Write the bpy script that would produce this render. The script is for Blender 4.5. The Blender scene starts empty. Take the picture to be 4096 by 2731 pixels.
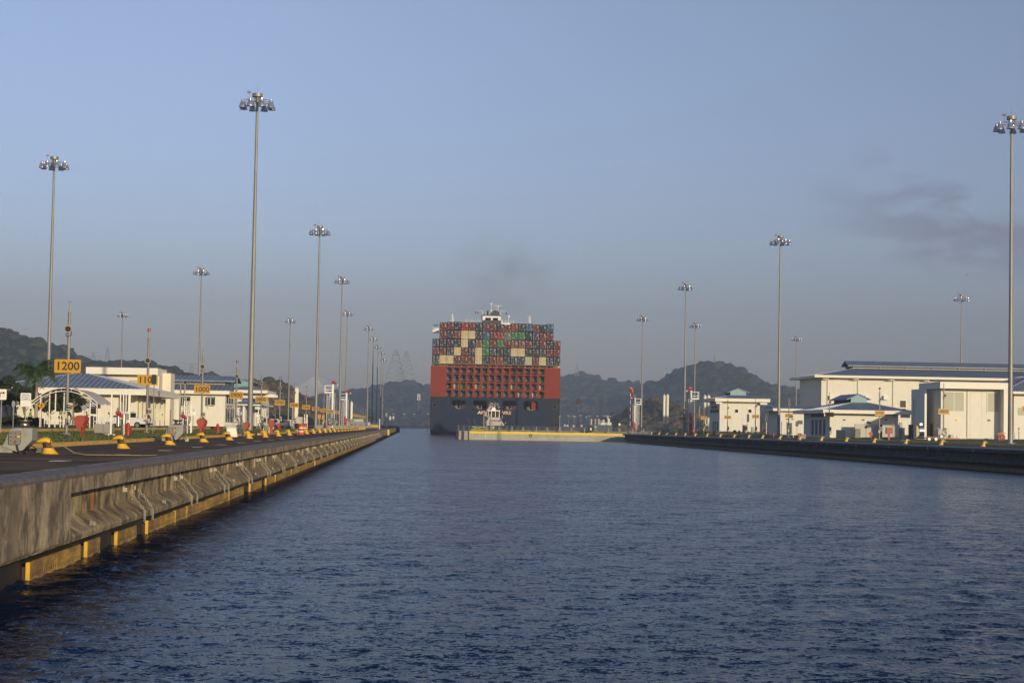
import bpy, math, random, numpy as np
from mathutils import Vector, Matrix, Quaternion, noise
random.seed(7); NR=np.random.default_rng(7)
C=bpy.context.scene.collection
S=bpy.context.scene
R=math.radians; PI=math.pi
# ---------------------------------------------------------------- camera
F=7352.94; YAW,PIT,ROL=0.053,0.0466,0.0169; HC=0.924; PW,PH=4096,2731
FW=Vector((math.sin(YAW)*math.cos(PIT),math.cos(YAW)*math.cos(PIT),math.sin(PIT)))
_r=Vector((math.cos(YAW),-math.sin(YAW),0)); _u=_r.cross(FW)
RT=_r*math.cos(ROL)+_u*math.sin(ROL); UP=-_r*math.sin(ROL)+_u*math.cos(ROL)
cam=bpy.data.cameras.new('camera'); co=bpy.data.objects.new('camera',cam); C.objects.link(co)
cam.sensor_width=36; cam.lens=F/PW*36; cam.clip_end=30000; cam.clip_start=0.5
M=Matrix((RT,UP,-FW)).transposed().to_4x4(); M.translation=Vector((0,0,HC)); co.matrix_world=M
S.camera=co
S.render.resolution_x=1024; S.render.resolution_y=682
def ray(x,y): return FW+RT*((x-PW/2)/F)-UP*((y-PH/2)/F)
def at(x,y,Y):                     # the world point seen at photo pixel x,y at depth Y
    d=ray(x,y); return Vector((0,0,HC))+d*(Y/d.y)
# ---------------------------------------------------------------- world, sun
SUN_EL,SUN_AZ=R(9.5),R(25)         # low morning sun behind the viewer, from the right
w=bpy.data.worlds.new('World'); S.world=w; w.use_nodes=True; nt=w.node_tree; nt.nodes.clear()
N=nt.nodes.new; L=nt.links.new
out=N('ShaderNodeOutputWorld'); bg=N('ShaderNodeBackground'); sky=N('ShaderNodeTexSky')
sky.sky_type='NISHITA'; sky.sun_disc=False; sky.sun_elevation=SUN_EL; sky.sun_rotation=PI-SUN_AZ
sky.altitude=50; sky.air_density=1.2; sky.dust_density=.8; sky.ozone_density=2.2
bg.inputs['Strength'].default_value=0.14
tc=N('ShaderNodeTexCoord')
def vdot(v):
    n=N('ShaderNodeVectorMath'); n.operation='DOT_PRODUCT'; L(tc.outputs['Generated'],n.inputs[0]); n.inputs[1].default_value=v; return n.outputs['Value']
def mth(op,a,b=0.0,c=0.0,clamp=False):
    n=N('ShaderNodeMath'); n.operation=op; n.use_clamp=clamp
    for i,q in enumerate((a,b,c)):
        if hasattr(q,'is_linked') or hasattr(q,'links'): L(q,n.inputs[i])
        else: n.inputs[i].default_value=q
    return n.outputs[0]
# thin dusky clouds low in the east (fixed directions of the sky)
el=vdot((0,0,1)); hx=vdot((1,0,0))
mp=N('ShaderNodeMapping'); mp.inputs['Scale'].default_value=(12,12,38); mp.inputs['Rotation'].default_value=(0,R(10),0); L(tc.outputs['Generated'],mp.inputs['Vector'])
nz=N('ShaderNodeTexNoise'); nz.inputs['Scale'].default_value=1.0; nz.inputs['Detail'].default_value=6; nz.inputs['Roughness'].default_value=.55; L(mp.outputs[0],nz.inputs['Vector'])
cl=mth('MULTIPLY',mth('SUBTRACT',nz.outputs['Fac'],.46),9.0,clamp=True)
mx=mth('MULTIPLY',mth('SUBTRACT',hx,.20),12.0,clamp=True)
ex=mth('MULTIPLY',mth('SUBTRACT',el,.118),1/.045); mz=mth('SUBTRACT',1.0,mth('MULTIPLY',ex,ex),clamp=True)
mask=mth('MULTIPLY',mth('MULTIPLY',cl,mx),mth('MULTIPLY',mz,.7))
tint=N('ShaderNodeMix'); tint.data_type='RGBA'; tint.blend_type='MULTIPLY'; tint.inputs['Factor'].default_value=1
tr=N('ShaderNodeValToRGB'); L(mth('MULTIPLY',el,2.0,clamp=True),tr.inputs['Fac'])
TR=tr.color_ramp; TR.elements[0].position=0; TR.elements[0].color=(.74,.75,1.28,1); TR.elements[1].position=.95; TR.elements[1].color=(.62,.6,.8,1)
q=TR.elements.new(.2); q.color=(.98,.95,1.48,1); q=TR.elements.new(.48); q.color=(1.1,.96,1.2,1)
az=mth('MAXIMUM',mth('MINIMUM',mth('SUBTRACT',1.0,mth('MULTIPLY',hx,.62)),1.06),.72)
azm=N('ShaderNodeVectorMath'); azm.operation='SCALE'; L(tr.outputs[0],azm.inputs[0]); L(az,azm.inputs['Scale'])
L(sky.outputs[0],tint.inputs[6]); L(azm.outputs[0],tint.inputs[7])
cm=N('ShaderNodeMix'); cm.data_type='RGBA'; L(mask,cm.inputs['Factor']); L(tint.outputs[2],cm.inputs[6]); cm.inputs[7].default_value=(1.42,1.3,1.9,1)
L(cm.outputs[2],bg.inputs['Color']); L(bg.outputs[0],out.inputs['Surface'])
sl=bpy.data.lights.new('sun','SUN'); sl.energy=3.8; sl.angle=R(.6); sl.color=(1,.83,.55)
so=bpy.data.objects.new('sun',sl); C.objects.link(so)
sd=Vector((-math.sin(SUN_AZ)*math.cos(SUN_EL),math.cos(SUN_AZ)*math.cos(SUN_EL),-math.sin(SUN_EL)))
so.rotation_euler=sd.to_track_quat('-Z','Y').to_euler(); so.location=(60,-80,60)
S.view_settings.view_transform='Standard'; S.view_settings.look='None'; S.view_settings.exposure=0.0; S.view_settings.gamma=1
S.render.engine='CYCLES'; S.cycles.max_bounces=6; S.cycles.volume_bounces=0; S.cycles.volume_step_rate=4
HAZE_D=0.0002
# ---------------------------------------------------------------- materials
_m={}
def mat(name,col,rough=.6,metal=0.0,var=.12,scale=2.0,bump=0.0,col2=None,mix=.5,stretch=None,soft=.12,coords='Object',emit=None,spec=None,detail=5):
    """base colour with procedural variation: col <-> col2 by a noise, plus a brightness mottle"""
    if name in _m: return _m[name]
    m=bpy.data.materials.new(name); m.use_nodes=True; t=m.node_tree; p=t.nodes['Principled BSDF']
    p.inputs['Roughness'].default_value=rough; p.inputs['Metallic'].default_value=metal
    if spec is not None: p.inputs['Specular IOR Level'].default_value=spec
    c=t.nodes.new('ShaderNodeTexCoord'); mp=t.nodes.new('ShaderNodeMapping'); t.links.new(c.outputs[coords],mp.inputs[0])
    if stretch: mp.inputs['Scale'].default_value=stretch
    n=t.nodes.new('ShaderNodeTexNoise'); n.inputs['Scale'].default_value=scale; n.inputs['Detail'].default_value=detail; n.inputs['Roughness'].default_value=.62
    t.links.new(mp.outputs[0],n.inputs['Vector'])
    def rgb(v): return (v[0],v[1],v[2],1)
    rp=t.nodes.new('ShaderNodeValToRGB'); t.links.new(n.outputs['Fac'],rp.inputs[0])
    if col2 is None:
        rp.color_ramp.elements[0].position=.3; rp.color_ramp.elements[1].position=.7
        rp.color_ramp.elements[0].color=rgb([q*(1-var) for q in col]); rp.color_ramp.elements[1].color=rgb([min(1,q*(1+var)) for q in col])
        t.links.new(rp.outputs[0],p.inputs['Base Color'])
    else:
        rp.color_ramp.elements[0].position=mix-soft; rp.color_ramp.elements[1].position=mix+soft
        rp.color_ramp.elements[0].color=rgb(col2); rp.color_ramp.elements[1].color=rgb(col)
        n2=t.nodes.new('ShaderNodeTexNoise'); n2.inputs['Scale'].default_value=scale*4.3; n2.inputs['Detail'].default_value=4; t.links.new(mp.outputs[0],n2.inputs['Vector'])
        h=t.nodes.new('ShaderNodeMapRange'); h.inputs['From Min'].default_value=.3; h.inputs['From Max'].default_value=.7; h.inputs['To Min'].default_value=1-var; h.inputs['To Max'].default_value=1+var
        t.links.new(n2.outputs['Fac'],h.inputs['Value'])
        mm=t.nodes.new('ShaderNodeMix'); mm.data_type='RGBA'; mm.blend_type='MULTIPLY'; mm.inputs['Factor'].default_value=1
        t.links.new(rp.outputs[0],mm.inputs[6]); t.links.new(h.outputs[0],mm.inputs[7]); t.links.new(mm.outputs[2],p.inputs['Base Color'])
    if bump:
        b=t.nodes.new('ShaderNodeBump'); b.inputs['Strength'].default_value=bump; b.inputs['Distance'].default_value=.05
        t.links.new(n.outputs['Fac'],b.inputs['Height']); t.links.new(b.outputs[0],p.inputs['Normal'])
    if emit: p.inputs['Emission Color'].default_value=rgb(emit); p.inputs['Emission Strength'].default_value=1
    _m[name]=m; return m
W_WALL=mat('white_render',(.69,.67,.6),.8,var=.035,scale=.6,col2=(.62,.6,.53),mix=.33,stretch=(1,1,.25))
W_TRIM=mat('white_trim',(.74,.72,.63),.6,var=.03,scale=.8,col2=(.66,.63,.56),mix=.3)
CREAM=mat('cream_render',(.68,.64,.53),.8,var=.04,scale=.7)
BLUEROOF=mat('blue_metal_roof',(.13,.17,.25),.5,.15,var=.12,scale=.5,col2=(.22,.26,.33),mix=.45,soft=.2)
TEAL=mat('teal_cladding',(.13,.26,.31),.55,var=.08,scale=1)
TEALD=mat('blue_teal_band',(.06,.17,.26),.5,var=.06,scale=1)
LOUV=mat('louvre_panel',(.4,.4,.33),.6,var=.06,scale=2,stretch=(1,1,12))
GLASS=mat('dark_glass',(.015,.02,.025),.08,var=.2,scale=2)
GALV=mat('galvanised_steel',(.24,.235,.22),.5,.35,var=.14,scale=1.4,stretch=(1,1,.3))
STEEL=mat('bright_steel',(.62,.62,.6),.22,.95,var=.05,scale=3)
LAMPM=mat('lamp_reflector_metal',(.5,.52,.58),.28,.75,var=.12,scale=2)
DGREY=mat('dark_grey_paint',(.05,.055,.065),.5,var=.2,scale=2)
NAVYM=mat('dark_navy_paint',(.02,.03,.055),.5,var=.15,scale=2)
MACH=mat('machine_grey_paint',(.27,.28,.25),.5,var=.08,scale=1.5,col2=(.16,.13,.1),mix=.33)
BLACK=mat('black_rubber',(.012,.012,.013),.6,var=.3,scale=4)
BEIGE=mat('beige_cabinet_paint',(.5,.47,.36),.55,var=.05,scale=2)
WHITEP=mat('white_paint',(.8,.79,.75),.4,var=.04,scale=2)
RED=mat('red_paint',(.36,.03,.018),.42,var=.12,scale=2)
HOOD=mat('faded_red_fibreglass',(.3,.048,.022),.5,var=.1,scale=2)
ORANGE=mat('orange_plastic',(.6,.11,.02),.45,var=.08,scale=3)
YSIGN=mat('sign_yellow',(.48,.26,.01),.45,var=.05,scale=2)
YPAINT=mat('yellow_paint',(.72,.42,.02),.5,var=.08,scale=2)
BOLL_W=mat('yellow_bollard_worn',(.5,.26,.03),.6,var=.1,scale=4,col2=(.05,.025,.018),mix=.55,soft=.05,bump=.3)
BOLL_C=mat('yellow_bollard_clean',(.68,.4,.03),.5,var=.06,scale=3,col2=(.4,.2,.03),mix=.3,soft=.05)
BOLL_P=mat('pale_yellow_bollard',(.6,.45,.1),.5,var=.06,scale=3)
KERBM=mat('yellow_kerb_paint',(.62,.38,.09),.7,var=.1,scale=1.2,col2=(.36,.27,.14),mix=.36)
ASPH=mat('apron_asphalt',(.18,.125,.078),.95,var=.35,scale=.22,col2=(.085,.06,.04),mix=.5,soft=.12,spec=.08)
ROADM=mat('road_asphalt',(.055,.052,.055),.95,var=.1,scale=1,spec=.1)
GRASSM=mat('grass_blades',(.06,.085,.022),.9,var=.25,scale=.5,col2=(.1,.09,.035),mix=.42,soft=.15)
SOIL=mat('ground_grass',(.06,.08,.024),.95,var=.2,scale=.25,col2=(.085,.075,.035),mix=.45,soft=.15)
CONC=mat('concrete_grey',(.27,.26,.23),.85,var=.12,scale=1,bump=.2)
GATEP=mat('gate_plate_paint',(.34,.34,.28),.6,var=.08,scale=.35,col2=(.26,.23,.15),mix=.38)
GATEY=mat('gate_yellow_band',(.72,.5,.0),.5,var=.05,scale=.6)
RAIL=mat('railing_grey_metal',(.17,.19,.2),.5,.3,var=.1,scale=2)
HULLB=mat('hull_navy_paint',(.012,.022,.05),.5,var=.07,scale=.12,col2=(.025,.026,.028),mix=.43,stretch=(1,1,.12),soft=.07,spec=.12)  # paint darkened: the dimmer light on the ship is put into the colour
HULLR=mat('hull_red_paint',(.21,.036,.017),.6,var=.06,scale=.15,spec=.12)  # red lowered too, standing in for weaker light on the stern
ANTIF=mat('antifouling_red',(.22,.03,.025),.6,var=.1,scale=.3)
TXTK=mat('sign_black_lettering',(.02,.018,.015),.5,var=.1)
TXTW=mat('white_lettering',(.8,.78,.74),.5,var=.03)
TXTB=mat('blue_lettering',(.05,.08,.25),.5,var=.05)
TXTO=mat('orange_cream_lettering',(.8,.36,.12),.5,var=.05,scale=.3,col2=(.85,.75,.6),mix=.5,soft=.03)  # orange lettering with pale cream patches
NAVYB=mat('banner_navy',(.03,.05,.12),.5,var=.08,scale=1)
TRUNK=mat('tree_bark',(.2,.17,.13),.9,var=.2,scale=3)
LEAF=mat('tree_leaves',(.014,.026,.009),.8,var=.35,scale=.8,col2=(.032,.042,.014),mix=.5)
PALMM=mat('palm_leaves',(.035,.07,.015),.7,var=.3,scale=1.5)
CANOPY=mat('grey_canopy_membrane',(.55,.51,.47),.7,var=.04)
SKIN=mat('skin',(.25,.13,.08),.6,var=.05); HAIR=mat('dark_hair',(.02,.015,.012),.7); SHIRTB=mat('light_blue_shirt',(.4,.48,.6),.8,var=.04); SHIRTR=mat('red_and_white_shirt',(.75,.72,.7),.8,var=.05,scale=5,col2=(.5,.03,.03),mix=.5,soft=.02); PANTS=mat('dark_trousers',(.02,.022,.03),.8); HIVIS=mat('lime_safety_shirt',(.2,.55,.06),.7)
CHROME=mat('wheel_rim_metal',(.55,.55,.54),.3,.8)
TAIL=mat('red_tail_lamp',(.5,.02,.015),.2)
# concrete lock wall: vertical rust and algae streaks, patches
def wallmat(name,base,dark,rust):
    m=bpy.data.materials.new(name); m.use_nodes=True; t=m.node_tree; p=t.nodes['Principled BSDF']; p.inputs['Roughness'].default_value=.85
    c=t.nodes.new('ShaderNodeTexCoord')
    def nz(sc,st,det=6):
        mp=t.nodes.new('ShaderNodeMapping'); mp.inputs['Scale'].default_value=st; t.links.new(c.outputs['Object'],mp.inputs[0])
        n=t.nodes.new('ShaderNodeTexNoise'); n.inputs['Scale'].default_value=sc; n.inputs['Detail'].default_value=det; n.inputs['Roughness'].default_value=.65; t.links.new(mp.outputs[0],n.inputs['Vector']); return n.outputs['Fac']
    def mixc(f,a,b,lo,hi,amt=1.0):
        r=t.nodes.new('ShaderNodeMapRange'); r.inputs['From Min'].default_value=lo; r.inputs['From Max'].default_value=hi; r.inputs['To Max'].default_value=amt; t.links.new(f,r.inputs[0])
        q=t.nodes.new('ShaderNodeMix'); q.data_type='RGBA'; t.links.new(r.outputs[0],q.inputs[0])
        for i,v in ((6,a),(7,b)):
            if isinstance(v,tuple): q.inputs[i].default_value=(*v,1)
            else: t.links.new(v,q.inputs[i])
        return q.outputs[2]
    a=mixc(nz(1.1,(1,1,1)),base,tuple(q*.62 for q in base),.42,.62)
    a=mixc(nz(6.0,(1,1,.09)),a,dark,.52,.72,.6)
    a=mixc(nz(1.7,(1,1,1.2),8),a,dark,.47,.58,.85)
    a=mixc(nz(.8,(1,1,.9),7),a,tuple(q*1.5 for q in base),.55,.68,.7)
    a=mixc(nz(2.2,(1,1,.25)),a,dark,.53,.66,.85)
    a=mixc(nz(1.6,(1,1,.12)),a,rust,.58,.68,.75)
    a=mixc(nz(11.0,(1,1,.05)),a,(.5,.46,.36),.6,.72,.5)
    a=mixc(nz(.45,(1,1,.5),6),a,tuple(q*.45 for q in base),.52,.6,.6)
    a=mixc(nz(23,(1,1,1),3),a,tuple(q*.4 for q in base),.6,.68,.5)
    t.links.new(a,p.inputs['Base Color'])
    b=t.nodes.new('ShaderNodeBump'); b.inputs['Strength'].default_value=.8; b.inputs['Distance'].default_value=.05; t.links.new(nz(5,(1,1,.8),9),b.inputs['Height']); t.links.new(b.outputs[0],p.inputs['Normal'])
    return m
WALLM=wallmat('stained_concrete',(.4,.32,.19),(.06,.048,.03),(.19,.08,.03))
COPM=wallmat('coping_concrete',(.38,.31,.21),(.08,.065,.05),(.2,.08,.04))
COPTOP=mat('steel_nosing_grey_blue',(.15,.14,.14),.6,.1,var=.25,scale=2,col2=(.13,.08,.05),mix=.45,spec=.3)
WALLD=wallmat('dark_shaded_concrete',(.09,.08,.07),(.02,.02,.02),(.05,.03,.02))  # dark copy of the wall concrete, shade mixed into its colour
FEND=mat('yellow_fender_board',(.5,.31,.06),.7,var=.25,scale=1.6,col2=(.2,.13,.06),mix=.5,soft=.12,stretch=(1,.4,2.2),bump=.3)
# ---------------------------------------------------------------- mesh builder
class MB:
    def __init__(s): s.v=[]; s.f=[]; s.mi=[]; s.cur=0
    def mats(s,i): s.cur=i; return s
    def add(s,vs,fs):
        o=len(s.v); s.v+=[tuple(v) for v in vs]; s.f+=[tuple(i+o for i in f) for f in fs]; s.mi+=[s.cur]*len(fs); return s
    def box(s,x0,x1,y0,y1,z0,z1):
        return s.add([(x0,y0,z0),(x1,y0,z0),(x1,y1,z0),(x0,y1,z0),(x0,y0,z1),(x1,y0,z1),(x1,y1,z1),(x0,y1,z1)],[(0,3,2,1),(4,5,6,7),(0,1,5,4),(1,2,6,5),(2,3,7,6),(3,0,4,7)])
    def cbox(s,c,d): return s.box(c[0]-d[0]/2,c[0]+d[0]/2,c[1]-d[1]/2,c[1]+d[1]/2,c[2]-d[2]/2,c[2]+d[2]/2)
    def cyl(s,p0,p1,r0,r1=None,n=10,caps=True):
        r1=r0 if r1 is None else r1; p0=Vector(p0); p1=Vector(p1); d=(p1-p0).normalized()
        a=d.orthogonal().normalized(); b=d.cross(a)
        vs=[p+(a*math.cos(2*PI*i/n)+b*math.sin(2*PI*i/n))*r for p,r in((p0,r0),(p1,r1)) for i in range(n)]
        fs=[(i,(i+1)%n,n+(i+1)%n,n+i) for i in range(n)]
        if caps: fs+=[tuple(range(n))[::-1],tuple(range(n,2*n))]
        return s.add(vs,fs)
    def tube(s,pts,r,n=6):
        rr=r if isinstance(r,(list,tuple)) else [r]*len(pts)
        for i in range(len(pts)-1): s.cyl(pts[i],pts[i+1],rr[i],rr[i+1],n)
        return s
    def lathe(s,prof,c=(0,0,0),n=14):
        vs=[(c[0]+r*math.cos(2*PI*i/n),c[1]+r*math.sin(2*PI*i/n),c[2]+z) for r,z in prof for i in range(n)]
        fs=[(k*n+i,k*n+(i+1)%n,(k+1)*n+(i+1)%n,(k+1)*n+i) for k in range(len(prof)-1) for i in range(n)]
        fs+=[tuple(range(n))[::-1],tuple(range((len(prof)-1)*n,len(prof)*n))]
        return s.add(vs,fs)
    def prism(s,poly,axis,a,b):       # poly of 2D points extruded along axis 'x','y','z' from a to b
        def P(u,v,w): return {'x':(w,u,v),'y':(u,w,v),'z':(u,v,w)}[axis]
        n=len(poly); vs=[P(u,v,a) for u,v in poly]+[P(u,v,b) for u,v in poly]
        return s.add(vs,[tuple(range(n))[::-1],tuple(range(n,2*n))]+[(i,(i+1)%n,n+(i+1)%n,n+i) for i in range(n)])
    def quad(s,*v): return s.add(v,[tuple(range(len(v)))])
    def plate(s,x0,x1,z0,z1,y0,y1,holes):
        """wall in the xz plane between y0 and y1, with rectangular openings and their reveals"""
        xs=sorted({x0,x1,*[h[0] for h in holes],*[h[1] for h in holes]}); zs=sorted({z0,z1,*[h[2] for h in holes],*[h[3] for h in holes]})
        for i in range(len(xs)-1):
            for j in range(len(zs)-1):
                cx=(xs[i]+xs[i+1])/2; cz=(zs[j]+zs[j+1])/2
                if any(h[0]<cx<h[1] and h[2]<cz<h[3] for h in holes): continue
                for y in (y0,y1): s.quad((xs[i],y,zs[j]),(xs[i+1],y,zs[j]),(xs[i+1],y,zs[j+1]),(xs[i],y,zs[j+1]))
        for a,b,c,d in list(holes)+[(x0,x1,z0,z1)]:
            s.quad((a,y0,c),(b,y0,c),(b,y1,c),(a,y1,c)); s.quad((a,y0,d),(b,y0,d),(b,y1,d),(a,y1,d))
            s.quad((a,y0,c),(a,y1,c),(a,y1,d),(a,y0,d)); s.quad((b,y0,c),(b,y1,c),(b,y1,d),(b,y0,d))
        return s
    def mesh(s,name,ms,smooth=False):
        me=bpy.data.meshes.new(name); me.from_pydata(s.v,[],s.f)
        ms=ms if isinstance(ms,(list,tuple)) else [ms]
        for m in ms: me.materials.append(m)
        if len(ms)>1: me.polygons.foreach_set('material_index',s.mi)
        if smooth: me.polygons.foreach_set('use_smooth',[True]*len(me.polygons))
        me.update(); return me
    def parts(s,name,ms,parent=None,smooth=False):
        """each separate piece becomes a part of its own"""
        n=len(s.v); p=list(range(n))
        def f(i):
            while p[i]!=i: p[i]=p[p[i]]; i=p[i]
            return i
        for fc in s.f:
            for q in fc[1:]: p[f(q)]=f(fc[0])
        g={}
        for k,fc in enumerate(s.f): g.setdefault(f(fc[0]),[]).append(k)
        for ks in g.values():
            b=MB(); mp={}
            for k in ks:
                for q in s.f[k]:
                    if q not in mp: mp[q]=len(b.v); b.v.append(s.v[q])
                b.f.append(tuple(mp[q] for q in s.f[k])); b.mi.append(s.mi[k])
            b.build(name,ms,parent,smooth)
    def build(s,name,ms,parent=None,smooth=False,loc=None):
        o=bpy.data.objects.new(name,s.mesh(name,ms,smooth)); C.objects.link(o)
        if parent: o.parent=parent
        if loc is not None: o.location=loc
        return o
def tag(o,label=None,cat=None,group=None,kind=None):
    if label: o['label']=label
    if cat: o['category']=cat
    if group: o['group']=group
    if kind: o['kind']=kind
    return o
def thing(name,label,cat,loc=(0,0,0),rz=0,group=None):
    o=bpy.data.objects.new(name,None); C.objects.link(o); o.empty_display_size=.2
    o.location=loc; o.rotation_euler=(0,0,rz); return tag(o,label,cat,group)
def kids(o): return [c for c in bpy.data.objects if c.parent==o]
def dup(root,loc,label,rz=None,scale=None,_cache={}):
    k=root.name
    if k not in _cache: _cache[k]=[(c,kids(c)) for c in kids(root)]
    r=root.copy(); C.objects.link(r); r.location=loc; r['label']=label
    if rz is not None: r.rotation_euler=(0,0,rz)
    if scale: r.scale=(scale,)*3 if not isinstance(scale,tuple) else scale
    for ch,gs in _cache[k]:
        c=ch.copy(); C.objects.link(c); c.parent=r
        for g in gs: d=g.copy(); C.objects.link(d); d.parent=c
    return r
_tx={}
def text(s,size,mt,parent,loc,rot=(PI/2,0,0),name='lettering',depth=.012,width=None,spacing=1.0):
    k=(s,size,mt.name,width,spacing)
    if k not in _tx:
        cu=bpy.data.curves.new('t','FONT'); cu.body=s; cu.size=size; cu.align_x='CENTER'; cu.align_y='CENTER'; cu.extrude=depth; cu.space_character=spacing; cu.resolution_u=3; cu.offset=size*.018
        o=bpy.data.objects.new('t',cu); C.objects.link(o); dg=bpy.context.evaluated_depsgraph_get()
        me=bpy.data.meshes.new_from_object(o.evaluated_get(dg)); bpy.data.objects.remove(o); bpy.data.curves.remove(cu)
        me.materials.clear(); me.materials.append(mt)
        if width:
            xs=[v.co.x for v in me.vertices]; k2=width/(max(xs)-min(xs))
            for v in me.vertices: v.co.x*=k2
        me.name=name; _tx[k]=me
    o=bpy.data.objects.new(name,_tx[k]); C.objects.link(o); o.parent=parent; o.location=loc; o.rotation_euler=rot; return o
ORD=['nearest','second','third','fourth','fifth','sixth','seventh','eighth','ninth','tenth','eleventh','twelfth','thirteenth','fourteenth','fifteenth','sixteenth','seventeenth','eighteenth','nineteenth','twentieth']
ORD+=['twenty-'+q for q in ['first','second','third','fourth','fifth','sixth','seventh','eighth','ninth']]+['thirtieth']+['thirty-'+q for q in ['first','second','third','fourth','fifth','sixth','seventh','eighth','ninth']]+['fortieth']+['forty-'+q for q in ['first','second','third','fourth','fifth']]
def nth(i): return ORD[i] if i else 'first'
def struct(name,mb,m,smooth=False): return tag(mb.build(name,m,None,smooth),kind='structure')
# ================================================================ SETTING
WZ=-2.05
def water():
    # ripple sheet: real swell near the viewer, bump for the finest ripples
    ys=[13.0]
    while ys[-1]<900: ys.append(ys[-1]+max(.05,ys[-1]*.0052))
    ys=np.array(ys); t=np.linspace(0,1,420)
    X=[];Y=[]
    wl=lambda y:np.maximum(-9.0,-.32*y-6) if True else 0
    for y in ys:
        xl=max(-9.0,-.30*y-2) if y<765 else -60; xr=min(49.2,.42*y+4) if y<470 else 70
        X.append(xl+(xr-xl)*t); Y.append(np.full_like(t,y))
    X=np.array(X);Y=np.array(Y); Z=np.zeros_like(X)
    r=np.random.default_rng(3)
    for i in range(64):
        lam=.16*(1.065**i) if i<44 else r.uniform(.3,1.6); th=r.normal(PI/2*.92,.62); k=2*PI/lam
        a=.0078*lam*(.28 if lam>1.2 else .6 if lam>.6 else 1.15); step=np.maximum(.05,Y*.0052)
        fade=np.clip((lam/step-2.2)/2.5,0,1)
        ph=k*(X*math.cos(th)+Y*math.sin(th))+r.uniform(0,6.28)
        Z+=a*fade*np.sin(ph+.5*np.sin(ph*.31+i))
    # gust patches
    g=.85+.35*np.sin(X*.21+Y*.13+1)*np.sin(Y*.09-X*.05)
    Z=Z*g+WZ
    n,m=X.shape; v=np.stack([X,Y,Z],-1).reshape(-1,3)
    idx=np.arange(n*m).reshape(n,m); f=np.stack([idx[:-1,:-1],idx[:-1,1:],idx[1:,1:],idx[1:,:-1]],-1).reshape(-1,4)
    me=bpy.data.meshes.new('water'); me.vertices.add(len(v)); me.vertices.foreach_set('co',v.ravel()); me.loops.add(f.size); me.loops.foreach_set('vertex_index',f.ravel())
    me.polygons.add(len(f)); me.polygons.foreach_set('loop_start',np.arange(0,f.size,4)); me.polygons.foreach_set('loop_total',np.full(len(f),4)); me.polygons.foreach_set('use_smooth',np.ones(len(f),bool)); me.update(); me.validate()
    m_=bpy.data.materials.new('lock_water'); m_.use_nodes=True; t_=m_.node_tree; p=t_.nodes['Principled BSDF']
    p.inputs['Specular IOR Level'].default_value=.36; p.inputs['Base Color'].default_value=(.004,.016,.055,1); p.inputs['Roughness'].default_value=.2; p.inputs['IOR'].default_value=1.33
    c=t_.nodes.new('ShaderNodeTexCoord'); g_=t_.nodes.new('ShaderNodeNewGeometry'); acc=g_.outputs['Normal']
    # wind lanes: ruffled and calmer stretches
    mp=t_.nodes.new('ShaderNodeMapping'); mp.inputs['Scale'].default_value=(.02,.11,1); t_.links.new(c.outputs['Object'],mp.inputs[0])
    ln=t_.nodes.new('ShaderNodeTexNoise'); ln.inputs['Scale'].default_value=1; ln.inputs['Detail'].default_value=5; t_.links.new(mp.outputs[0],ln.inputs['Vector'])
    lr=t_.nodes.new('ShaderNodeMapRange'); lr.inputs['From Min'].default_value=.35; lr.inputs['From Max'].default_value=.65; lr.inputs['To Min'].default_value=.62; lr.inputs['To Max'].default_value=1.25; t_.links.new(ln.outputs['Fac'],lr.inputs[0])
    for sc,st,amp in ((.55,(1,1.5,1),.45),(2.2,(1,1.4,1),.9),(7,(1,1.3,1),1.5),(21,(1,1,1),1.3)):
        mp=t_.nodes.new('ShaderNodeMapping'); mp.inputs['Scale'].default_value=st; t_.links.new(c.outputs['Object'],mp.inputs[0])
        nz=t_.nodes.new('ShaderNodeTexNoise'); nz.inputs['Scale'].default_value=sc; nz.inputs['Detail'].default_value=2; t_.links.new(mp.outputs[0],nz.inputs['Vector'])
        v1=t_.nodes.new('ShaderNodeVectorMath'); v1.operation='SUBTRACT'; t_.links.new(nz.outputs['Color'],v1.inputs[0]); v1.inputs[1].default_value=(.5,.5,.5)
        v2=t_.nodes.new('ShaderNodeVectorMath'); v2.operation='MULTIPLY'; t_.links.new(v1.outputs[0],v2.inputs[0]); v2.inputs[1].default_value=(amp,amp,0)
        v3=t_.nodes.new('ShaderNodeVectorMath'); v3.operation='SCALE'; t_.links.new(v2.outputs[0],v3.inputs[0]); t_.links.new(lr.outputs[0],v3.inputs['Scale'])
        v4=t_.nodes.new('ShaderNodeVectorMath'); v4.operation='ADD'; t_.links.new(acc,v4.inputs[0]); t_.links.new(v3.outputs[0],v4.inputs[1]); acc=v4.outputs[0]
    nn=t_.nodes.new('ShaderNodeVectorMath'); nn.operation='NORMALIZE'; t_.links.new(acc,nn.inputs[0]); t_.links.new(nn.outputs[0],p.inputs['Normal'])
    me.materials.append(m_)
    o=bpy.data.objects.new('water',me); C.objects.link(o); tag(o,kind='structure')
    b=MB(); z=WZ-.12
    b.quad((-2500,-300,z),(2500,-300,z),(2500,9000,z),(-2500,9000,z)); o2=b.build('water',m_); tag(o2,kind='structure')
water()
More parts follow.
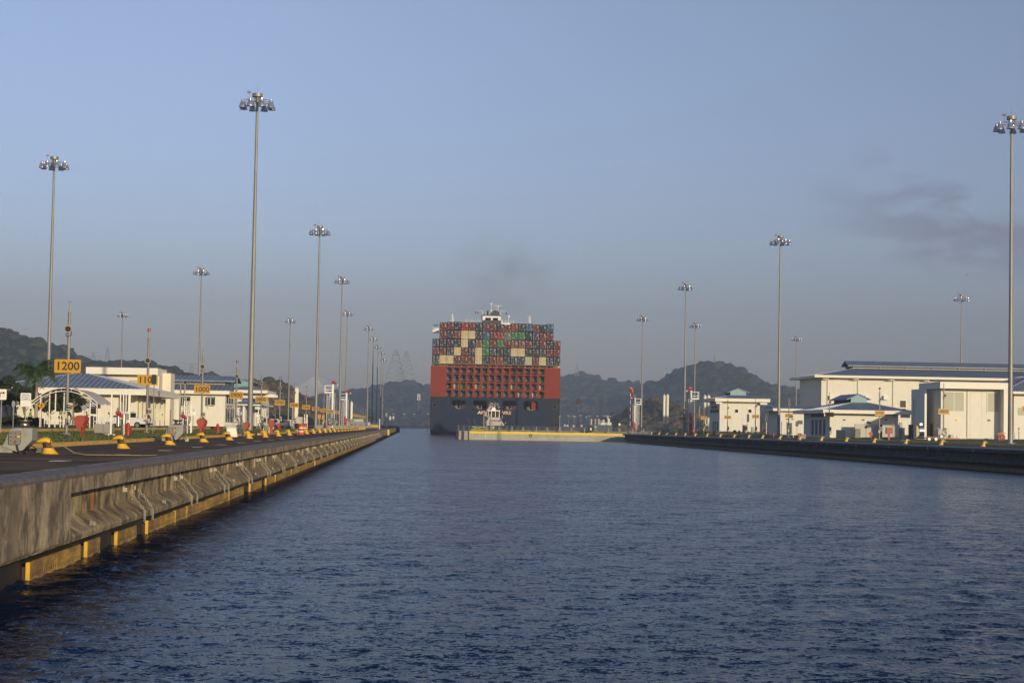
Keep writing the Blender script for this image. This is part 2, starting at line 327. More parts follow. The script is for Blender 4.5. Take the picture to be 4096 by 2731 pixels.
# land: gently rising ground on both sides of the chamber, one sheet each
def gridland(name,xs,ys,zf,m):
    b=MB(); vs=[(x,y,zf(x,y)) for y in ys for x in xs]; n=len(xs)
    b.add(vs,[(j*n+i,j*n+i+1,(j+1)*n+i+1,(j+1)*n+i) for j in range(len(ys)-1) for i in range(n-1)]); return struct(name,b,m)
def zl(x,y):
    return .12 if x>-23.6 and x<=-12 else .0 if x>-28.7 and x<=-23.6 else min(.42,.16+(-28.7-x)*.016)
gridland('ground',[-2500,-600,-200,-100,-60,-45,-35,-28.71],[-40,60,120,200,300,420,600,776],lambda x,y:(.42 if x<-45 else .16+(-28.7-x)*.016),SOIL)
b=MB(); b.quad((-2500,776,-.02),(-28.71,776,-.02),(-60,1010,-.02),(-2500,1500,-.02)); struct('ground',b,SOIL)
b=MB(); b.box(-23.4,-12.34,-40,776,-.3,.12); struct('grass',b,SOIL)
b=MB(); b.box(-12.34,-6.75,-40,776,-.5,-.004); struct('apron',b,ASPH)
b=MB(); b.box(-28.71,-23.4,-40,776,-.5,-.01); struct('road',b,ROADM)
b=MB()
for k in range(30): b.box(-26.1,-25.95,20+k*9,23+k*9,-.01,-.005)
for k in range(12): b.box(-8.1,-7.75,24+k*8.8,24.9+k*8.8,-.004,.001)
struct('road_marking',b,mat('worn_white_marking',(.45,.44,.42),.8,var=.2,scale=5))
b=MB(); b.box(-37.5,-33,60,420,.16,.262); struct('road',b,ROADM)
# yellow kerbs
b=MB(); b.box(-12.34,-12.1,52,136,-.1,.14); b.box(-11.95,-11.75,142.5,380,-.1,.14); b.box(-11.95,-11.75,136,138,-.1,.14)
b.box(-13.6,-12.34,50.2,50.45,-.1,.14); struct('kerb',b,KERBM)
b=MB(); b.box(-28.95,-28.71,40,420,-.1,.2); struct('kerb',b,KERBM)
# right bank
gridland('ground',[66,78,100,200,600,2500],[60,120,200,300,400,520],lambda x,y:.0+min(.45,(x-66)*.035)+(.3*max(0,min(1,(y-330)/60)) if x>66 else 0),SOIL)
b=MB(); b.box(56,66.05,60,520,-1,0.0); struct('grass',b,SOIL)
b=MB(); b.box(48.7,56,60,420,-1,-.105); struct('apron',b,ASPH)
b=MB(); b.box(56.05,66,420,520,-2.5,-.012); struct('apron',b,ASPH)
b=MB(); b.box(55.8,56,60,420,-1,.012); struct('kerb',b,CONC)
# low edge of the far basins
b=MB(); b.box(56,2500,520,521.5,-3,.2); struct('shore',b,CONC)
# grass blades: tufted strip beside the near kerb and along both verges
def tufts(name,rects,n,h,m,seed=1):
    r=random.Random(seed); b=MB()
    A=[(x1-x0)*(y1-y0) for x0,x1,y0,y1,z in rects]; T=sum(A)
    for (x0,x1,y0,y1,z),a in zip(rects,A):
        for _ in range(int(n*a/T)):
            x=r.uniform(x0,x1); u=r.random(); y=y0+(y1-y0)*u**1.5; q=r.uniform(0,PI); s=r.uniform(.6,1.4)
            d=(math.cos(q)*.05*s,math.sin(q)*.05*s); l=(r.uniform(-.03,.03),r.uniform(-.03,.03))
            b.add([(x-d[0],y-d[1],z),(x+d[0],y+d[1],z),(x+l[0],y+l[1],z+h*s)],[(0,1,2)])
    o=b.build(name,m); tag(o,'short green grass covering the verges beside the lock aprons','grass',kind='stuff'); return o
tufts('grass_cover',[(-23.3,-12.4,50,260,.12),(-33,-29,90,300,.17),(56.2,66,120,420,0)],60000,.075,GRASSM)
# ================================================================ LOCK WALLS
def wall_section(side,x0,y0,y1,zt=0.0,solid=False):
    """profile in (x,z), x measured back from the coping face towards the land"""
    if solid: p=[(0,-.1),(.03,-.04),(.1,0),(.7,0),(.7,-1.3),(0,-1.3)]
    else: p=[(.62,-.4),(0,-.4)]
    return p
def lock_wall(name,label,X,side,y0,y1,zt,mats,solids,joint=12.0):
    w_=thing(name,label,'lock wall',(X,y0,zt))
    L_=y1-y0
    def pr(b,poly,a,c): b.prism([(-side*u,v) for u,v in poly],'y',a,c)
    # coping beam in lengths with small steps at the joints
    r=random.Random(5); b=MB(); t=MB(); y=0
    while y<L_:
        e=min(L_,y+joint); j=r.uniform(-.008,.012)
        pr(b,[(j,-.40),(j,-.10),(j+.03,-.045),(.62,-.045),(.62,-.40)],y+.01,e-.012)
        pr(t,[(j-.012,-.13),(j-.012,-.085),(j+.02,-.03),(j+.09,.004),(.32,.006),(.32,-.03),(j+.06,-.05)],y+.006,e-.006)
        pr(b,[(.32,-.04),(.32,.0),(.62,.0),(.62,-.04)],y+.01,e-.012)
        y=e
    b.build('coping',mats[1],w_); t.build('nosing',mats[2],w_)
    # recessed face, sloping toe, lower face
    b=MB(); pr(b,[(.42,-.4),(.44,-.93),(.07,-1.17),(.05,-1.22),(.07,-1.31),(.34,-1.36),(1.7,-1.4),(1.7,-.4)],0,L_)
    b.build('wall_face',mats[0],w_)
    b=MB(); pr(b,[(1.02,-1.38),(1.02,-6),(1.6,-6),(1.6,-1.38)],0,L_); b.build('lower_wall',mat('wet_black_concrete',(.018,.015,.012),.6,var=.3,scale=1.5),w_)
    b=MB(); 
    for a,c in solids: pr(b,[(-.004,-.13),(.008,-.1),(.5,-.1),(.5,-1.34),(.3,-1.36),(.006,-1.26),(-.012,-1.22),(-.014,-.95),(-.004,-.9)],a-y0,c-y0)
    if solids: b.build('solid_pier',mats[1],w_)
    return w_
lw=lock_wall('lock_wall','weathered concrete chamber wall with chains along the left bank','',0,0,0,0,0,0) if False else None
WL=lock_wall('lock_wall','long stained brown concrete lock wall with hanging chains on the left bank',-6.13,1,8,346,0,(WALLM,COPM,COPTOP),[(8,33.6)])
WL2=lock_wall('lock_wall','dim far stretch of lock wall beyond the chained wall, ending at open water',-6.13,1,346.02,774,0,(COPM,COPM,COPTOP),[(346.02,774)],24)
b=MB()
for k in range(60):     # cast ribs of the recessed face
    y=2.2+k*5.55+(k%2)*.2
    b.prism([(-.36,-.4),(-.43,-.4),(-.43,-.92),(-.37,-.92)],'y',y,y+.1)
b.build('wall_rib',WALLM,WL)
b=MB(); r=random.Random(2)
WR=lock_wall('lock_wall','dark shaded lock wall with a smooth coping along the right bank',48.0,-1,60,419,-.1,(WALLD,WALLD,mat('shaded_coping_steel',(.13,.13,.15),.45,.2,var=.15,scale=1)),[])  # shade of the right wall is put into its concrete and coping colours
b=MB()
for k in range(26): b.box(-.02,.05,12+k*13.9,12.32+k*13.9,-.42,-.12)
b.parts('joint_marker',mat('faded_yellow_mark',(.3,.24,.06),.7),WR)
b=MB(); b.box(.6,1.2,0,358,-1.97,-1.62); b.build('fender_ledge',mat('ochre_timber_ledge',(.16,.12,.06),.8,var=.3,scale=2),WR)
# gate recess at the end of the left wall
o=thing('gate_recess_beam','long yellow steel beam lying beyond the end of the left lock wall','steel beam',(-13.5,640,0))
MB().box(-1.5,1.5,0,40,0,1.0).build('beam',YPAINT,o); MB().box(-2,-1.6,0,40,0,.8).build('edge_plate',DGREY,o)
o=thing('wall_end_pier','dark low pier head where the left wall meets open water','pier',(-7.5,770,-2.1)); MB().box(-8,1.6,0,60,0,2.35).build('pier_block',DGREY,o); MB().box(-7.5,1,2,50,2.35,2.6).build('pier_top',WALLD,o)  # dark colours hold the shade lying over the quay end
o=thing('fender_block','upright yellow rubbing block on the far left wall face','fender',(-6.1,444,-1.5)); MB().box(0,.45,0,3,0,1.35).box(-.1,.2,6,12,0,1.35).build('block',YPAINT,o)
# ---------------------------------------------------------------- floating fender boards
segs=[(21,31.5),(34.47,39.69),(40.48,42.15),(44.54,47.63),(49.63,55.19),(55.31,58.01),(58.14,71.15),(71.36,77.55),(80.6,86.62),(89.28,94.98),(95.35,107.55),(107.82,132.37),(133.82,160),(160.3,190),(190.4,222),(222.3,260),(260.4,300),(300.4,352)]
for i,(a,c) in enumerate(segs):
    if i==0: continue
    o=thing('fender_board',['dark shadowed yellow fender board beneath the solid pier of the left wall, nearest the viewer','nearest yellow fender board floating below the solid pier of the left wall'][i] if i<2 else f'floating yellow fender board, {ORD[i-1]} from the viewer along the left wall foot','fender',(-7.0-(.28 if i==0 else 0),a,WZ-.3),0,'yellow fender boards along the left wall')
    b=MB(); l=c-a; q=0; r=random.Random(i)
    while q<l-.01:
        e=min(l,q+r.uniform(2.5,3.1)) if l-q>4 else l; dz=r.uniform(-.02,.02); b.box(-.06,0,q,e-.02,0,.62+dz); b.box(-.055,-.005,q+.02,e-.04,.62+dz,.632+dz)
        q=e
    b.build('board',FEND,o)
    b=MB(); q=.25
    while q<l: b.box(-.01,.004,q,q+.03,.36,.43); q+=.22 if a<80 else .6
    b.build('bolt_slot',BLACK,o)
    b=MB(); b.box(-.075,.004,-.014,.0,0,.635); b.build('end_edge',mat('sunlit_yellow_edge',(.6,.36,.03),.6,var=.2,scale=4),o); MB().box(-.3,-.06,0.02,.14,.05,.55).box(-.3,-.06,l-.14,l,.05,.55).parts('end_stiffener',mat('dark_wet_timber',(.04,.03,.02),.8),o)  # end plate coloured brighter to carry the sunlight on the board end
# ---------------------------------------------------------------- wall chains
def chain_mesh(y):
    b=MB(); P0=Vector((-.28,y,-.70)); P1=Vector((.09,y-.02,-1.12)); P2=Vector((.11,y-.03,-1.36)); n=15
    pts=[P0.lerp(P1,i/8) for i in range(8)]+[P1.lerp(P2,i/7) for i in range(8)]
    pts=[p+Vector((.03,.30*(-i/15)+.32,0)) for i,p in enumerate(pts)]
    for i in range(len(pts)-1):
        a,c=pts[i],pts[i+1]; d=(c-a); m=(a+c)/2; t=d.normalized(); s=Vector((0,1,0)) if i%2 else t.cross(Vector((0,1,0))).normalized()
        rg=[m+t*math.cos(q*PI/4)*d.length*.72+s*math.sin(q*PI/4)*.024 for q in range(9)]
        b.tube(rg,.0085,4)
    return b
o=thing('wall_chain','pair of galvanised brackets with mooring chains hanging on the left wall, nearest pair','chain set',(-6.2,42.4,0),0,'bracket and chain pairs on the left wall')
for dy in (0,1.3):
    b=MB(); b.prism([(-.055,-.7),(.055,-.7),(.055,-.58),(.03,-.5),(-.03,-.5),(-.055,-.58)],'x',-.37,-.335)
    b.box(-.335,-.27,-.02,.02,-.69,-.6); b.box(-.38,-.37,-.07,.07,-.72,-.48)
    for v in range(len(b.v)): b.v[v]=(b.v[v][0],b.v[v][1]+dy,b.v[v][2])
    b.build('bracket',mat('galvanised_bracket',(.34,.33,.29),.6,.1,var=.25,scale=6),o)
    chain_mesh(dy).build('chain',mat('chain_steel',(.38,.36,.31),.55,.4,var=.25,scale=6),o)
ch0=o
ring=MB()
for q in (-.28,-.1,.12,.25):
    ring.tube([(.03,q+.045*math.cos(t*PI/4),-1.06+.05*math.sin(t*PI/4)-.03*(q>0)) for t in range(9)],.006,4)
def rings(y,i):
    o=thing('mooring_ring',f'{nth(i)} cluster of small rings from the viewer, bolted to the left wall toe','ring bolts',(-6.2,y,0),0,'ring bolts on the wall toe'); ring.build('ring',_m['chain_steel'],o)
rings(36.2,0)
for i in range(36):
    y=42.4+8.93*i
    if i: dup(ch0,(-6.2,y,0),f'{ORD[i]} pair of galvanised brackets with chains from the viewer, left wall')
    if i<14 and i!=1: rings(y+4.1,i+1)
# ================================================================ BOLLARDS
def bollard_mesh(m,name='horn_body',neck=None):
    """flared foot, leaning neck, beak pointing to -x"""
    rings=[((.10,0,0),.26,.24),((.10,0,.03),.25,.23),((.07,0,.10),.2,.19),((.035,0,.2),.155,.155),((0,0,.3),.135,.145),((-.03,0,.38),.13,.15)]
    n=16; vs=[];fs=[]
    for c,rx,ry in rings: vs+=[(c[0]+rx*math.cos(2*PI*i/n),c[1]+ry*math.sin(2*PI*i/n),c[2]) for i in range(n)]
    for k in range(len(rings)-1): fs+=[(k*n+i,k*n+(i+1)%n,(k+1)*n+(i+1)%n,(k+1)*n+i) for i in range(n)]
    b=MB(); b.add(vs,fs+[tuple(range((len(rings)-1)*n,len(rings)*n))])
    if neck: b.mi=[1 if i//n>=3 else 0 for i in range(len(b.mi))]
    # head: horizontal lozenge running to the beak
    hs=[(.115,.395,.05,.11),(.08,.405,.085,.15),(0,.425,.1,.17),(-.1,.425,.095,.17),(-.2,.405,.08,.155),(-.28,.385,.062,.12),(-.325,.372,.035,.07)]
    vs=[];fs=[]
    for x,z,rz_,ry in hs: vs+=[(x,ry*math.cos(2*PI*i/n),z+rz_*math.sin(2*PI*i/n)) for i in range(n)]
    for k in range(len(hs)-1): fs+=[(k*n+i,k*n+(i+1)%n,(k+1)*n+(i+1)%n,(k+1)*n+i) for i in range(n)]
    fs+=[tuple(range(n)),tuple(range((len(hs)-1)*n,len(hs)*n))]
    b.add(vs,fs); return b.mesh(name,[m,neck] if neck else m,True)
bm_w=bollard_mesh(BOLL_C,neck=BOLL_W); bm_c=bollard_mesh(BOLL_C); bm_p=bollard_mesh(BOLL_P)
bm_f=MB().lathe([(.3,0),(.3,.015),(.27,.03)],(.1,0,0),18).mesh('foot_flange',mat('rusty_flange',(.12,.06,.03),.8,var=.3,scale=4))
def bollard(x,y,z,rz,me,label,group,s=1):
    o=thing('mooring_bollard',label,'bollard',(x,y,z),rz,group); o.scale=(s,s,s)
    for m in (me,bm_f):
        c=bpy.data.objects.new(m.name,m); C.objects.link(c); c.parent=o
by=[49.04+11.62*k for k in range(28)]; i=0
for k,y in enumerate(by):
    x=-9.5 if k else -9.6
    me=bm_w if k<5 or 15<k<24 else bm_c
    lab=('nearest yellow horn bollard, neck worn black and a thin rope trailing from it' if k==0 else
         f'yellow horn bollard with rope-blackened neck on the left apron, {ORD[k]} from the viewer' if me is bm_w else
         f'clean yellow horn bollard on the left apron, {ORD[k]} from the viewer')
    bollard(x,y,0,R(random.uniform(-8,8)),me,lab,'yellow bollards along the left apron',.88)
o=MB(); pts=[Vector((-9.5,49.0,.3)),Vector((-9.2,49.1,.24)),Vector((-8.9,49.1,.06)),Vector((-8.6,49.0,.015)),Vector((-7.9,49.4,.012)),Vector((-7.2,49.5,.012)),Vector((-6.9,50.2,.012))]
tag(o.tube(pts,.011,6).build('mooring_rope',mat('worn_rope',(.3,.22,.12),.9,var=.2,scale=20)),'thin tan rope trailing from the nearest bollard across the apron','rope')
yr=[162.1,175.2,188.0,201.1,214.2,227.4,240.2,253.5,266.3,277.3,290.05,303.2,317,330.4,342.8,355,368,379.6,391.8,418.9]
for k,y in enumerate(yr):
    if y>415: continue
    bollard(51,y,-.105,PI+R(random.uniform(-8,8)),bm_p,f'pale yellow horn bollard on the right bank, {nth(k) if k else "nearest"} counted away from the viewer','pale bollards along the right bank',1.0)
# ================================================================ NUMBER SIGNS on speaker poles
def rrect(w,h,r,n=4):
    return [(sx*(w/2-r)+r*math.cos(a),sz*(h/2-r)+r*math.sin(a)) for sx,sz,a0 in ((1,1,0),(-1,1,PI/2),(-1,-1,PI),(1,-1,1.5*PI)) for a in [a0+PI/2*i/n for i in range(n+1)]]
SM={}
def sm(k,f):
    if k not in SM: SM[k]=f()
    return SM[k]
def put(me,parent,name=None,loc=None,rz=None):
    c=bpy.data.objects.new(name or me.name,me); C.objects.link(c); c.parent=parent
    if loc: c.location=loc
    if rz: c.rotation_euler=(0,0,rz)
    return c
def foot():
    b=MB(); b.lathe([(.62,-.05),(.6,.06),(.5,.1),(.3,.14),(.26,.16)],(0,0,0),12); b.cyl((0,0,.14),(0,0,.18),.2,n=10)
    for a in range(6): b.cyl((.15*math.cos(a),.15*math.sin(a),.16),(.15*math.cos(a),.15*math.sin(a),.25),.02,n=5)
    return b.mesh('footing',CONC)
def speaker(s):
    b=MB(); b.cyl((.02*s,-.12,0),(0.02*s,-.42,0),.07,.2,16); b.cyl((.02*s,-.42,0),(.02*s,-.44,0),.21,.21,16); b.cyl((0,0,0),(0.02,-.12,0),.07,n=8)
    b.mats(1); b.cyl((.02*s,-.441,0),(.02*s,-.445,0),.15,n=14); b.tube([(.12,-.05,-.1),(.15,-.1,-.3),(-.08,-.12,-.4),(-.16,-.1,-.3),(-.1,-.05,-.18)],.018,5)
    return b.mesh('loudspeaker',[mat('weathered_horn_grey',(.3,.28,.25),.6,var=.15,scale=4),BLACK])
def cbox():
    b=MB(); b.box(-.19,.06,-.24,-.08,1.0,1.36); b.box(.06,.3,-.12,.05,1.15,1.8); b.mats(1)
    for i,(z0,z1) in enumerate(((1.7,1.55),(1.6,1.45),(1.35,.9),(1.3,.8),(1.25,.75),(1.2,.7))):
        b.tube([(.02,-.2,z0),(.2,-.24,z0-.02),(.33-.03*(i%3),-.24,(z0+z1)/2),(.22,-.24,z1),(.05,-.2,z1-.02)],.016,5)
    b.mats(2).box(-.12,-.02,-.245,-.24,1.24,1.3)
    return b.mesh('control_box',[BEIGE,BLACK,DGREY])
bulb=lambda:MB().lathe([(.1,0),(.12,.02),(.12,.16),(.105,.2),(.03,.22)],(0,0,6.97),12).mesh('beacon',RED)
bulbd=lambda:MB().lathe([(.12,0),(.125,.03),(.125,.22),(.1,.25)],(0,0,6.97),12).mesh('beacon',mat('dark_red_lens',(.09,.01,.01),.3))
def number_sign(num,x,y,side,label,beacon,far=False,plate=None):
    o=thing('distance_sign',label,'distance sign',(x,y,0),0,f'numbered yellow distance signs on the {side} bank')
    put(sm('ft',foot),o)
    put(sm('pl',lambda:MB().cyl((0,0,0),(0,0,6.5),.088,.082,12).cyl((0,0,6.48),(0,0,6.5),.12,n=12).cyl((0,0,6.5),(0,0,6.97),.042,n=8).mesh('pole',GALV)),o)
    if beacon: put(sm('bc',bulb) if num in('1100','0300','0100') else sm('bd',bulbd),o)
    else: put(sm('an',lambda:MB().cyl((0,0,6.9),(0,0,7.1),.03,n=6).cyl((0,0,7.05),(0,0,7.07),.1,n=8).mesh('antenna',GALV)),o)
    put(sm('sp',lambda:speaker(1)),o,loc=(0,0,5.62 if num!='1100' else 5.0)); put(sm('cb',cbox),o)
    bd=put(sm('sb',lambda:MB().prism(rrect(1.36,.7,.06),'y',-.17,-.13).mesh('sign_board',YSIGN)),o,loc=(.0,0,3.7))
    sm('br',lambda:1)
    text(num,.6,TXTK,bd,(0,-.176,-.012),width=1.12,name='number',depth=.004)
    return o
for n_ in range(12,0,-1):
    number_sign('%02d00'%n_,-17.95,96.6+30.48*(12-n_)-(1.7 if n_==11 else 0),'left','yellow sign reading %02d00 on a grey speaker pole, left bank'%n_,n_%2==1)
for i,n_ in enumerate(range(14,4,-1)):
    number_sign('%02d00'%n_,-17.6,560+30.48*i,'far left','tiny far yellow sign reading %02d00 in the receding row beyond the chamber'%n_,False)
for n_ in range(9,0,-1):
    number_sign('%02d00'%n_,63.8,96.6+30.48*(12-n_),'right','yellow sign reading %02d00 on a grey speaker pole, right bank'%n_,n_ in(3,5,7))
# ================================================================ HIGH MAST LIGHTS
def mast_parts():
    P={}
    P['mast_pole']=MB().cyl((0,0,0),(0,0,35.2),.29,.13,18).cyl((0,0,0),(0,0,.12),.62,n=16).mesh('mast_pole',GALV)
    b=MB(); b.cyl((0,0,35.4),(0,0,36.1),1.05,n=20); b.cyl((0,0,34.0),(0,0,35.4),.33,n=12)
    for a in range(8): b.cyl((.3*math.cos(a*PI/4),.3*math.sin(a*PI/4),34.1),(.75*math.cos(a*PI/4),.75*math.sin(a*PI/4),35.4),.05,n=5)
    P['crown_drum']=b.mesh('crown_drum',GALV)
    b=MB()
    for q in range(24):
        a,c=q*PI/12,(q+1)*PI/12; b.cyl((3.1*math.cos(a),3.1*math.sin(a),34.5),(3.1*math.cos(c),3.1*math.sin(c),34.5),.05,n=5)
        if q%3==0: b.cyl((0,0,34.5),(3.1*math.cos(a),3.1*math.sin(a),34.5),.05,n=5)
    P['lamp_ring']=b.mesh('lamp_ring',GALV)
    P['lightning_rod']=MB().cyl((0,0,36.1),(0,0,38.1),.03,n=5).mesh('lightning_rod',GALV)
    P['warning_light']=MB().cyl((-1.7,-.3,34.5),(-1.7,-.3,36.1),.03,n=5).cyl((-1.95,-.3,36.1),(-1.45,-.3,36.1),.04,n=5).lathe([(.12,0),(.15,.1),(.14,.4),(.08,.48)],(-1.9,-.3,36.1),8).lathe([(.12,0),(.15,.1),(.14,.4),(.08,.48)],(-1.5,-.3,36.1),8).mesh('warning_light',mat('dull_red_lens',(.25,.06,.07),.3))
    b=MB(); b.lathe([(.3,0),(.34,-.35),(.42,-.5),(.62,-.95),(.74,-1.35),(.76,-1.5),(.7,-1.5),(.5,-1.1)],(0,0,.45),14); b.cyl((0,0,.3),(0,0,.62),.28,n=10)
    P['lamp']=b.mesh('floodlight',LAMPM)
    for n_,me in P.items():          # the crown is compact beside the tall pole
        for v in me.vertices:
            if n_=='floodlight': continue
            k=.52
            if n_=='lamp': v.co*=.55
            elif n_!='mast_pole': v.co=Vector((v.co.x*k,v.co.y*k,36.1+(v.co.z-36.1)*k))
    return P
MP=mast_parts()
def mast(x,y,label,h=36.4,far=False):
    o=thing('floodlight_mast',label,'floodlight mast',(x,y,0),0,'tall floodlight masts beside the locks'); k=h/36.4; o.scale=(k,k,k)
    for n_ in ('mast_pole','crown_drum','lamp_ring','lightning_rod','warning_light'): put(MP[n_],o)
    for a in range(8):
        t=a*PI/4+.39; put(MP['lamp'],o,'floodlight',(1.62*math.cos(t),1.62*math.sin(t),35.05),t)
    return o
ML=[(-17.3,196.6,'tallest-looking floodlight mast, beside the steel stairs on the left bank'),(-17.2,327,'floodlight mast behind the orange drum on the left bank'),(-17.5,439,'floodlight mast between the two white monitor towers on the left bank'),
(-48.7,248.1,'floodlight mast rising behind the palm tree at far left'),(-48.9,422,'floodlight mast behind the long clerestory building, above the 1000 sign'),(-94.8,602,'small distant floodlight mast above the flat-roofed block'),
(-41.5,615.6,'small distant floodlight mast standing just right of the 0700 sign pole'),(-20.9,569.7,'floodlight mast immediately right of the one between the white towers'),(-16.3,654.4,'far floodlight mast, tallest of the receding group left of the ship'),
(-16.4,733.9,'far floodlight mast, second of the receding group left of the ship'),(-16.1,810.5,'far floodlight mast, third of the receding group left of the ship'),(-15.7,878.7,'far floodlight mast, fourth of the receding group left of the ship'),(-16.2,969,'lowest far floodlight mast, last of the receding group left of the ship'),
(65.36,198.4,'floodlight mast cut by the right edge of the picture'),(65.36,326.4,'tall floodlight mast between the two small hip-roofed buildings on the right bank'),(64.8,437.3,'floodlight mast beside the red and white monitor tower on the right bank'),
(70.5,566,'slim floodlight mast beside the windsock'),(91.7,597,'slim floodlight mast just right of the one by the monitor tower'),(140.4,669.4,'small distant floodlight mast left of the big white hall'),(137.1,454.4,'distant floodlight mast standing behind the big white hall')]
for x,y,l in ML: mast(x,y,l)
# ================================================================ CONTAINER SHIP (stern view), Y=640
SY=640.0
def sq(x,y): p=at(1680+x/2.613,1180+y/2.613,SY); return p.x,p.z
X0=sq(108,1058)[0]; PXM=640/7352.94/2.613; SW=45.2
ZB=sq(112,1058)[1]; ZR=sq(112,737)[1]      # paint line, top of red
def lx(x): return (x-108)*PXM                # zoom px -> local x (roll removed)
def lz(x,y): return sq(x,y)[1]
ship=thing('container_ship','huge container ship seen from astern, navy and red hull stacked high with containers','container ship',(X0,SY,WZ))
def Z(z): return z-WZ
# hull body behind the transom: lofted sections
secs=[]
def hsec(y,hw,zk,zt,rr):    # half width, keel-ish z, top z, bilge radius
    c=SW/2; pts=[]
    for i in range(9):
        a=PI/2*i/8; pts.append((c-hw+rr*(1-math.sin(a)) if 0 else c-hw+rr-rr*math.cos(a-0)*1.0 if 0 else c-hw+rr*(1-math.cos(PI/2-a)),zk+rr*.55*(1-math.sin(PI/2-a)) if 0 else zk+rr*.6*(1-math.cos(PI/2-a)) if 0 else zk+rr*.55*(1-math.sin(a))))
    return y,hw,zk,zt,rr
b=MB(); n=0; ys=[1.0,6,14,26,300,330,346]; hws=[SW/2]*5+[17,1.5]; zks=[-.6,-1.5,-4,-8,-8,-8,-6]
prof=[]
for y,hw,zk in zip(ys,hws,zks):
    c=SW/2; rr=13 if y<30 else 6; row=[(c-hw,y,Z(ZB)),(c-hw,y,Z(2.6 if y<20 else -1))]
    for i in range(1,7):
        a=PI/2*i/6; row.append((c-hw+rr*(1-math.cos(a)),y,Z(zk)+(Z(2.6 if y<20 else -1)-Z(zk))*(1-math.sin(a))))
    row=[(min(p[0],c),p[1],p[2]) for p in row]
    row+= [(SW-p[0],p[1],p[2]) for p in row[::-1]]
    row=[(p[0]+.0125*p[1]+.02,p[1],p[2]) for p in row]      # heading a touch to the right
    prof.append(row)
m=len(prof[0]); vs=[p for r_ in prof for p in r_]
fs=[(k*m+i,k*m+i+1,(k+1)*m+i+1,(k+1)*m+i) for k in range(len(prof)-1) for i in range(m-1)]
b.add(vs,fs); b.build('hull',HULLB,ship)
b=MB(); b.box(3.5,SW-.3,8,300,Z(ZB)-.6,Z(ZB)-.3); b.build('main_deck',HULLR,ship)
# transom plate: navy part with four mooring openings, two small ports
ops=[(lx(330),lx(478),Z(ZB)-(1187-1064)*PXM,Z(ZB)-(1095-1063)*PXM),(lx(553),lx(702),Z(ZB)-(1190-1068)*PXM,Z(ZB)-(1098-1068)*PXM),(lx(865),lx(1010),Z(ZB)-(1195-1071)*PXM,Z(ZB)-(1103-1072)*PXM),(lx(1087),lx(1235),Z(ZB)-(1203-1076)*PXM,Z(ZB)-(1107-1076)*PXM)]
ports=[(lx(137),lx(167),Z(ZB)-3.35,Z(ZB)-2.45),(lx(1398),lx(1428),Z(ZB)-3.35,Z(ZB)-2.45)]
z26=Z(2.7)
b=MB(); b.plate(0,SW,z26,Z(ZB),0,.5,ops+ports)
def corners(b,ops,r,y0,y1):
    for a,c,d,e in ops:
        for cx,cz,sx,sz in ((a,d,1,1),(c,d,-1,1),(a,e,1,-1),(c,e,-1,-1)):
            poly=[(cx,cz)]+[(cx+sx*r*(1-math.sin(t)),cz+sz*r*(1-math.cos(t))) for t in (0,PI/8,PI/4,3*PI/8,PI/2)]
            b.prism(poly,'y',y0+.002,y1-.002)
corners(b,ops,.75,0,.5)
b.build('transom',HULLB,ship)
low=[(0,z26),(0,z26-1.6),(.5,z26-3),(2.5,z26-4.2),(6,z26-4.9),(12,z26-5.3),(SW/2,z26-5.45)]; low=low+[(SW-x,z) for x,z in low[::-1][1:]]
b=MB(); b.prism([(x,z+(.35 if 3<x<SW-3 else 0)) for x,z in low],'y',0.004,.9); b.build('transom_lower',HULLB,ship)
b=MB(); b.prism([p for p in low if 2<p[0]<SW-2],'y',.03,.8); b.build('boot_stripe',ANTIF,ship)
# mooring deck inside the openings
b=MB(); b.box(.6,SW-.6,.5,9,ops[0][2]-.35,ops[0][2]-.1); b.box(.6,SW-.6,8.6,9,ops[0][2]-.3,Z(ZB)-.5); b.build('mooring_deck',mat('dark_deck_paint',(.06,.02,.018),.7,var=.3,scale=.5),ship)
for k,(a,c,d,e) in enumerate(ops):
    b=MB(); r=random.Random(k)
    for q in (.35,.62): x=a+(c-a)*q; b.cyl((x,.9,d),(x,.9,d+1.1),.14,n=8); b.cyl((x,.9,d+1.1),(x,.9,d+1.2),.2,n=8)
    b.box(a+(c-a)*.32,a+(c-a)*.66,.75,1.0,d,d+.25); b.cyl((a+1,2.5,d+.6),(a+2.2,2.5,d+.6),.55,n=10); b.parts('mooring_bitts',mat('pale_deck_fitting',(.2,.17,.14),.6,var=.2,scale=3),ship)
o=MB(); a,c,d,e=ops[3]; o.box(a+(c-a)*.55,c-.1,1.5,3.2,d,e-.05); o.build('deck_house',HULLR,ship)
b=MB()
for a,c,d,e in ports: b.box(a-.12,c+.12,-.03,0,d-.12,d); b.box(a-.12,c+.12,-.03,0,e,e+.12); b.box(a-.12,a,-.03,0,d,e); b.box(c,c+.12,-.03,0,d,e)
b.parts('port_frame',mat('weathered_port_frame',(.1,.09,.06),.6),ship)
# name on the transom
tn=text('APL LE HAVRE',1.55,TXTO,ship,(lx(781),-.04,Z(ZB)-(1229-1069)*PXM),width=(957-605)*PXM,name='ship_name',depth=.02)
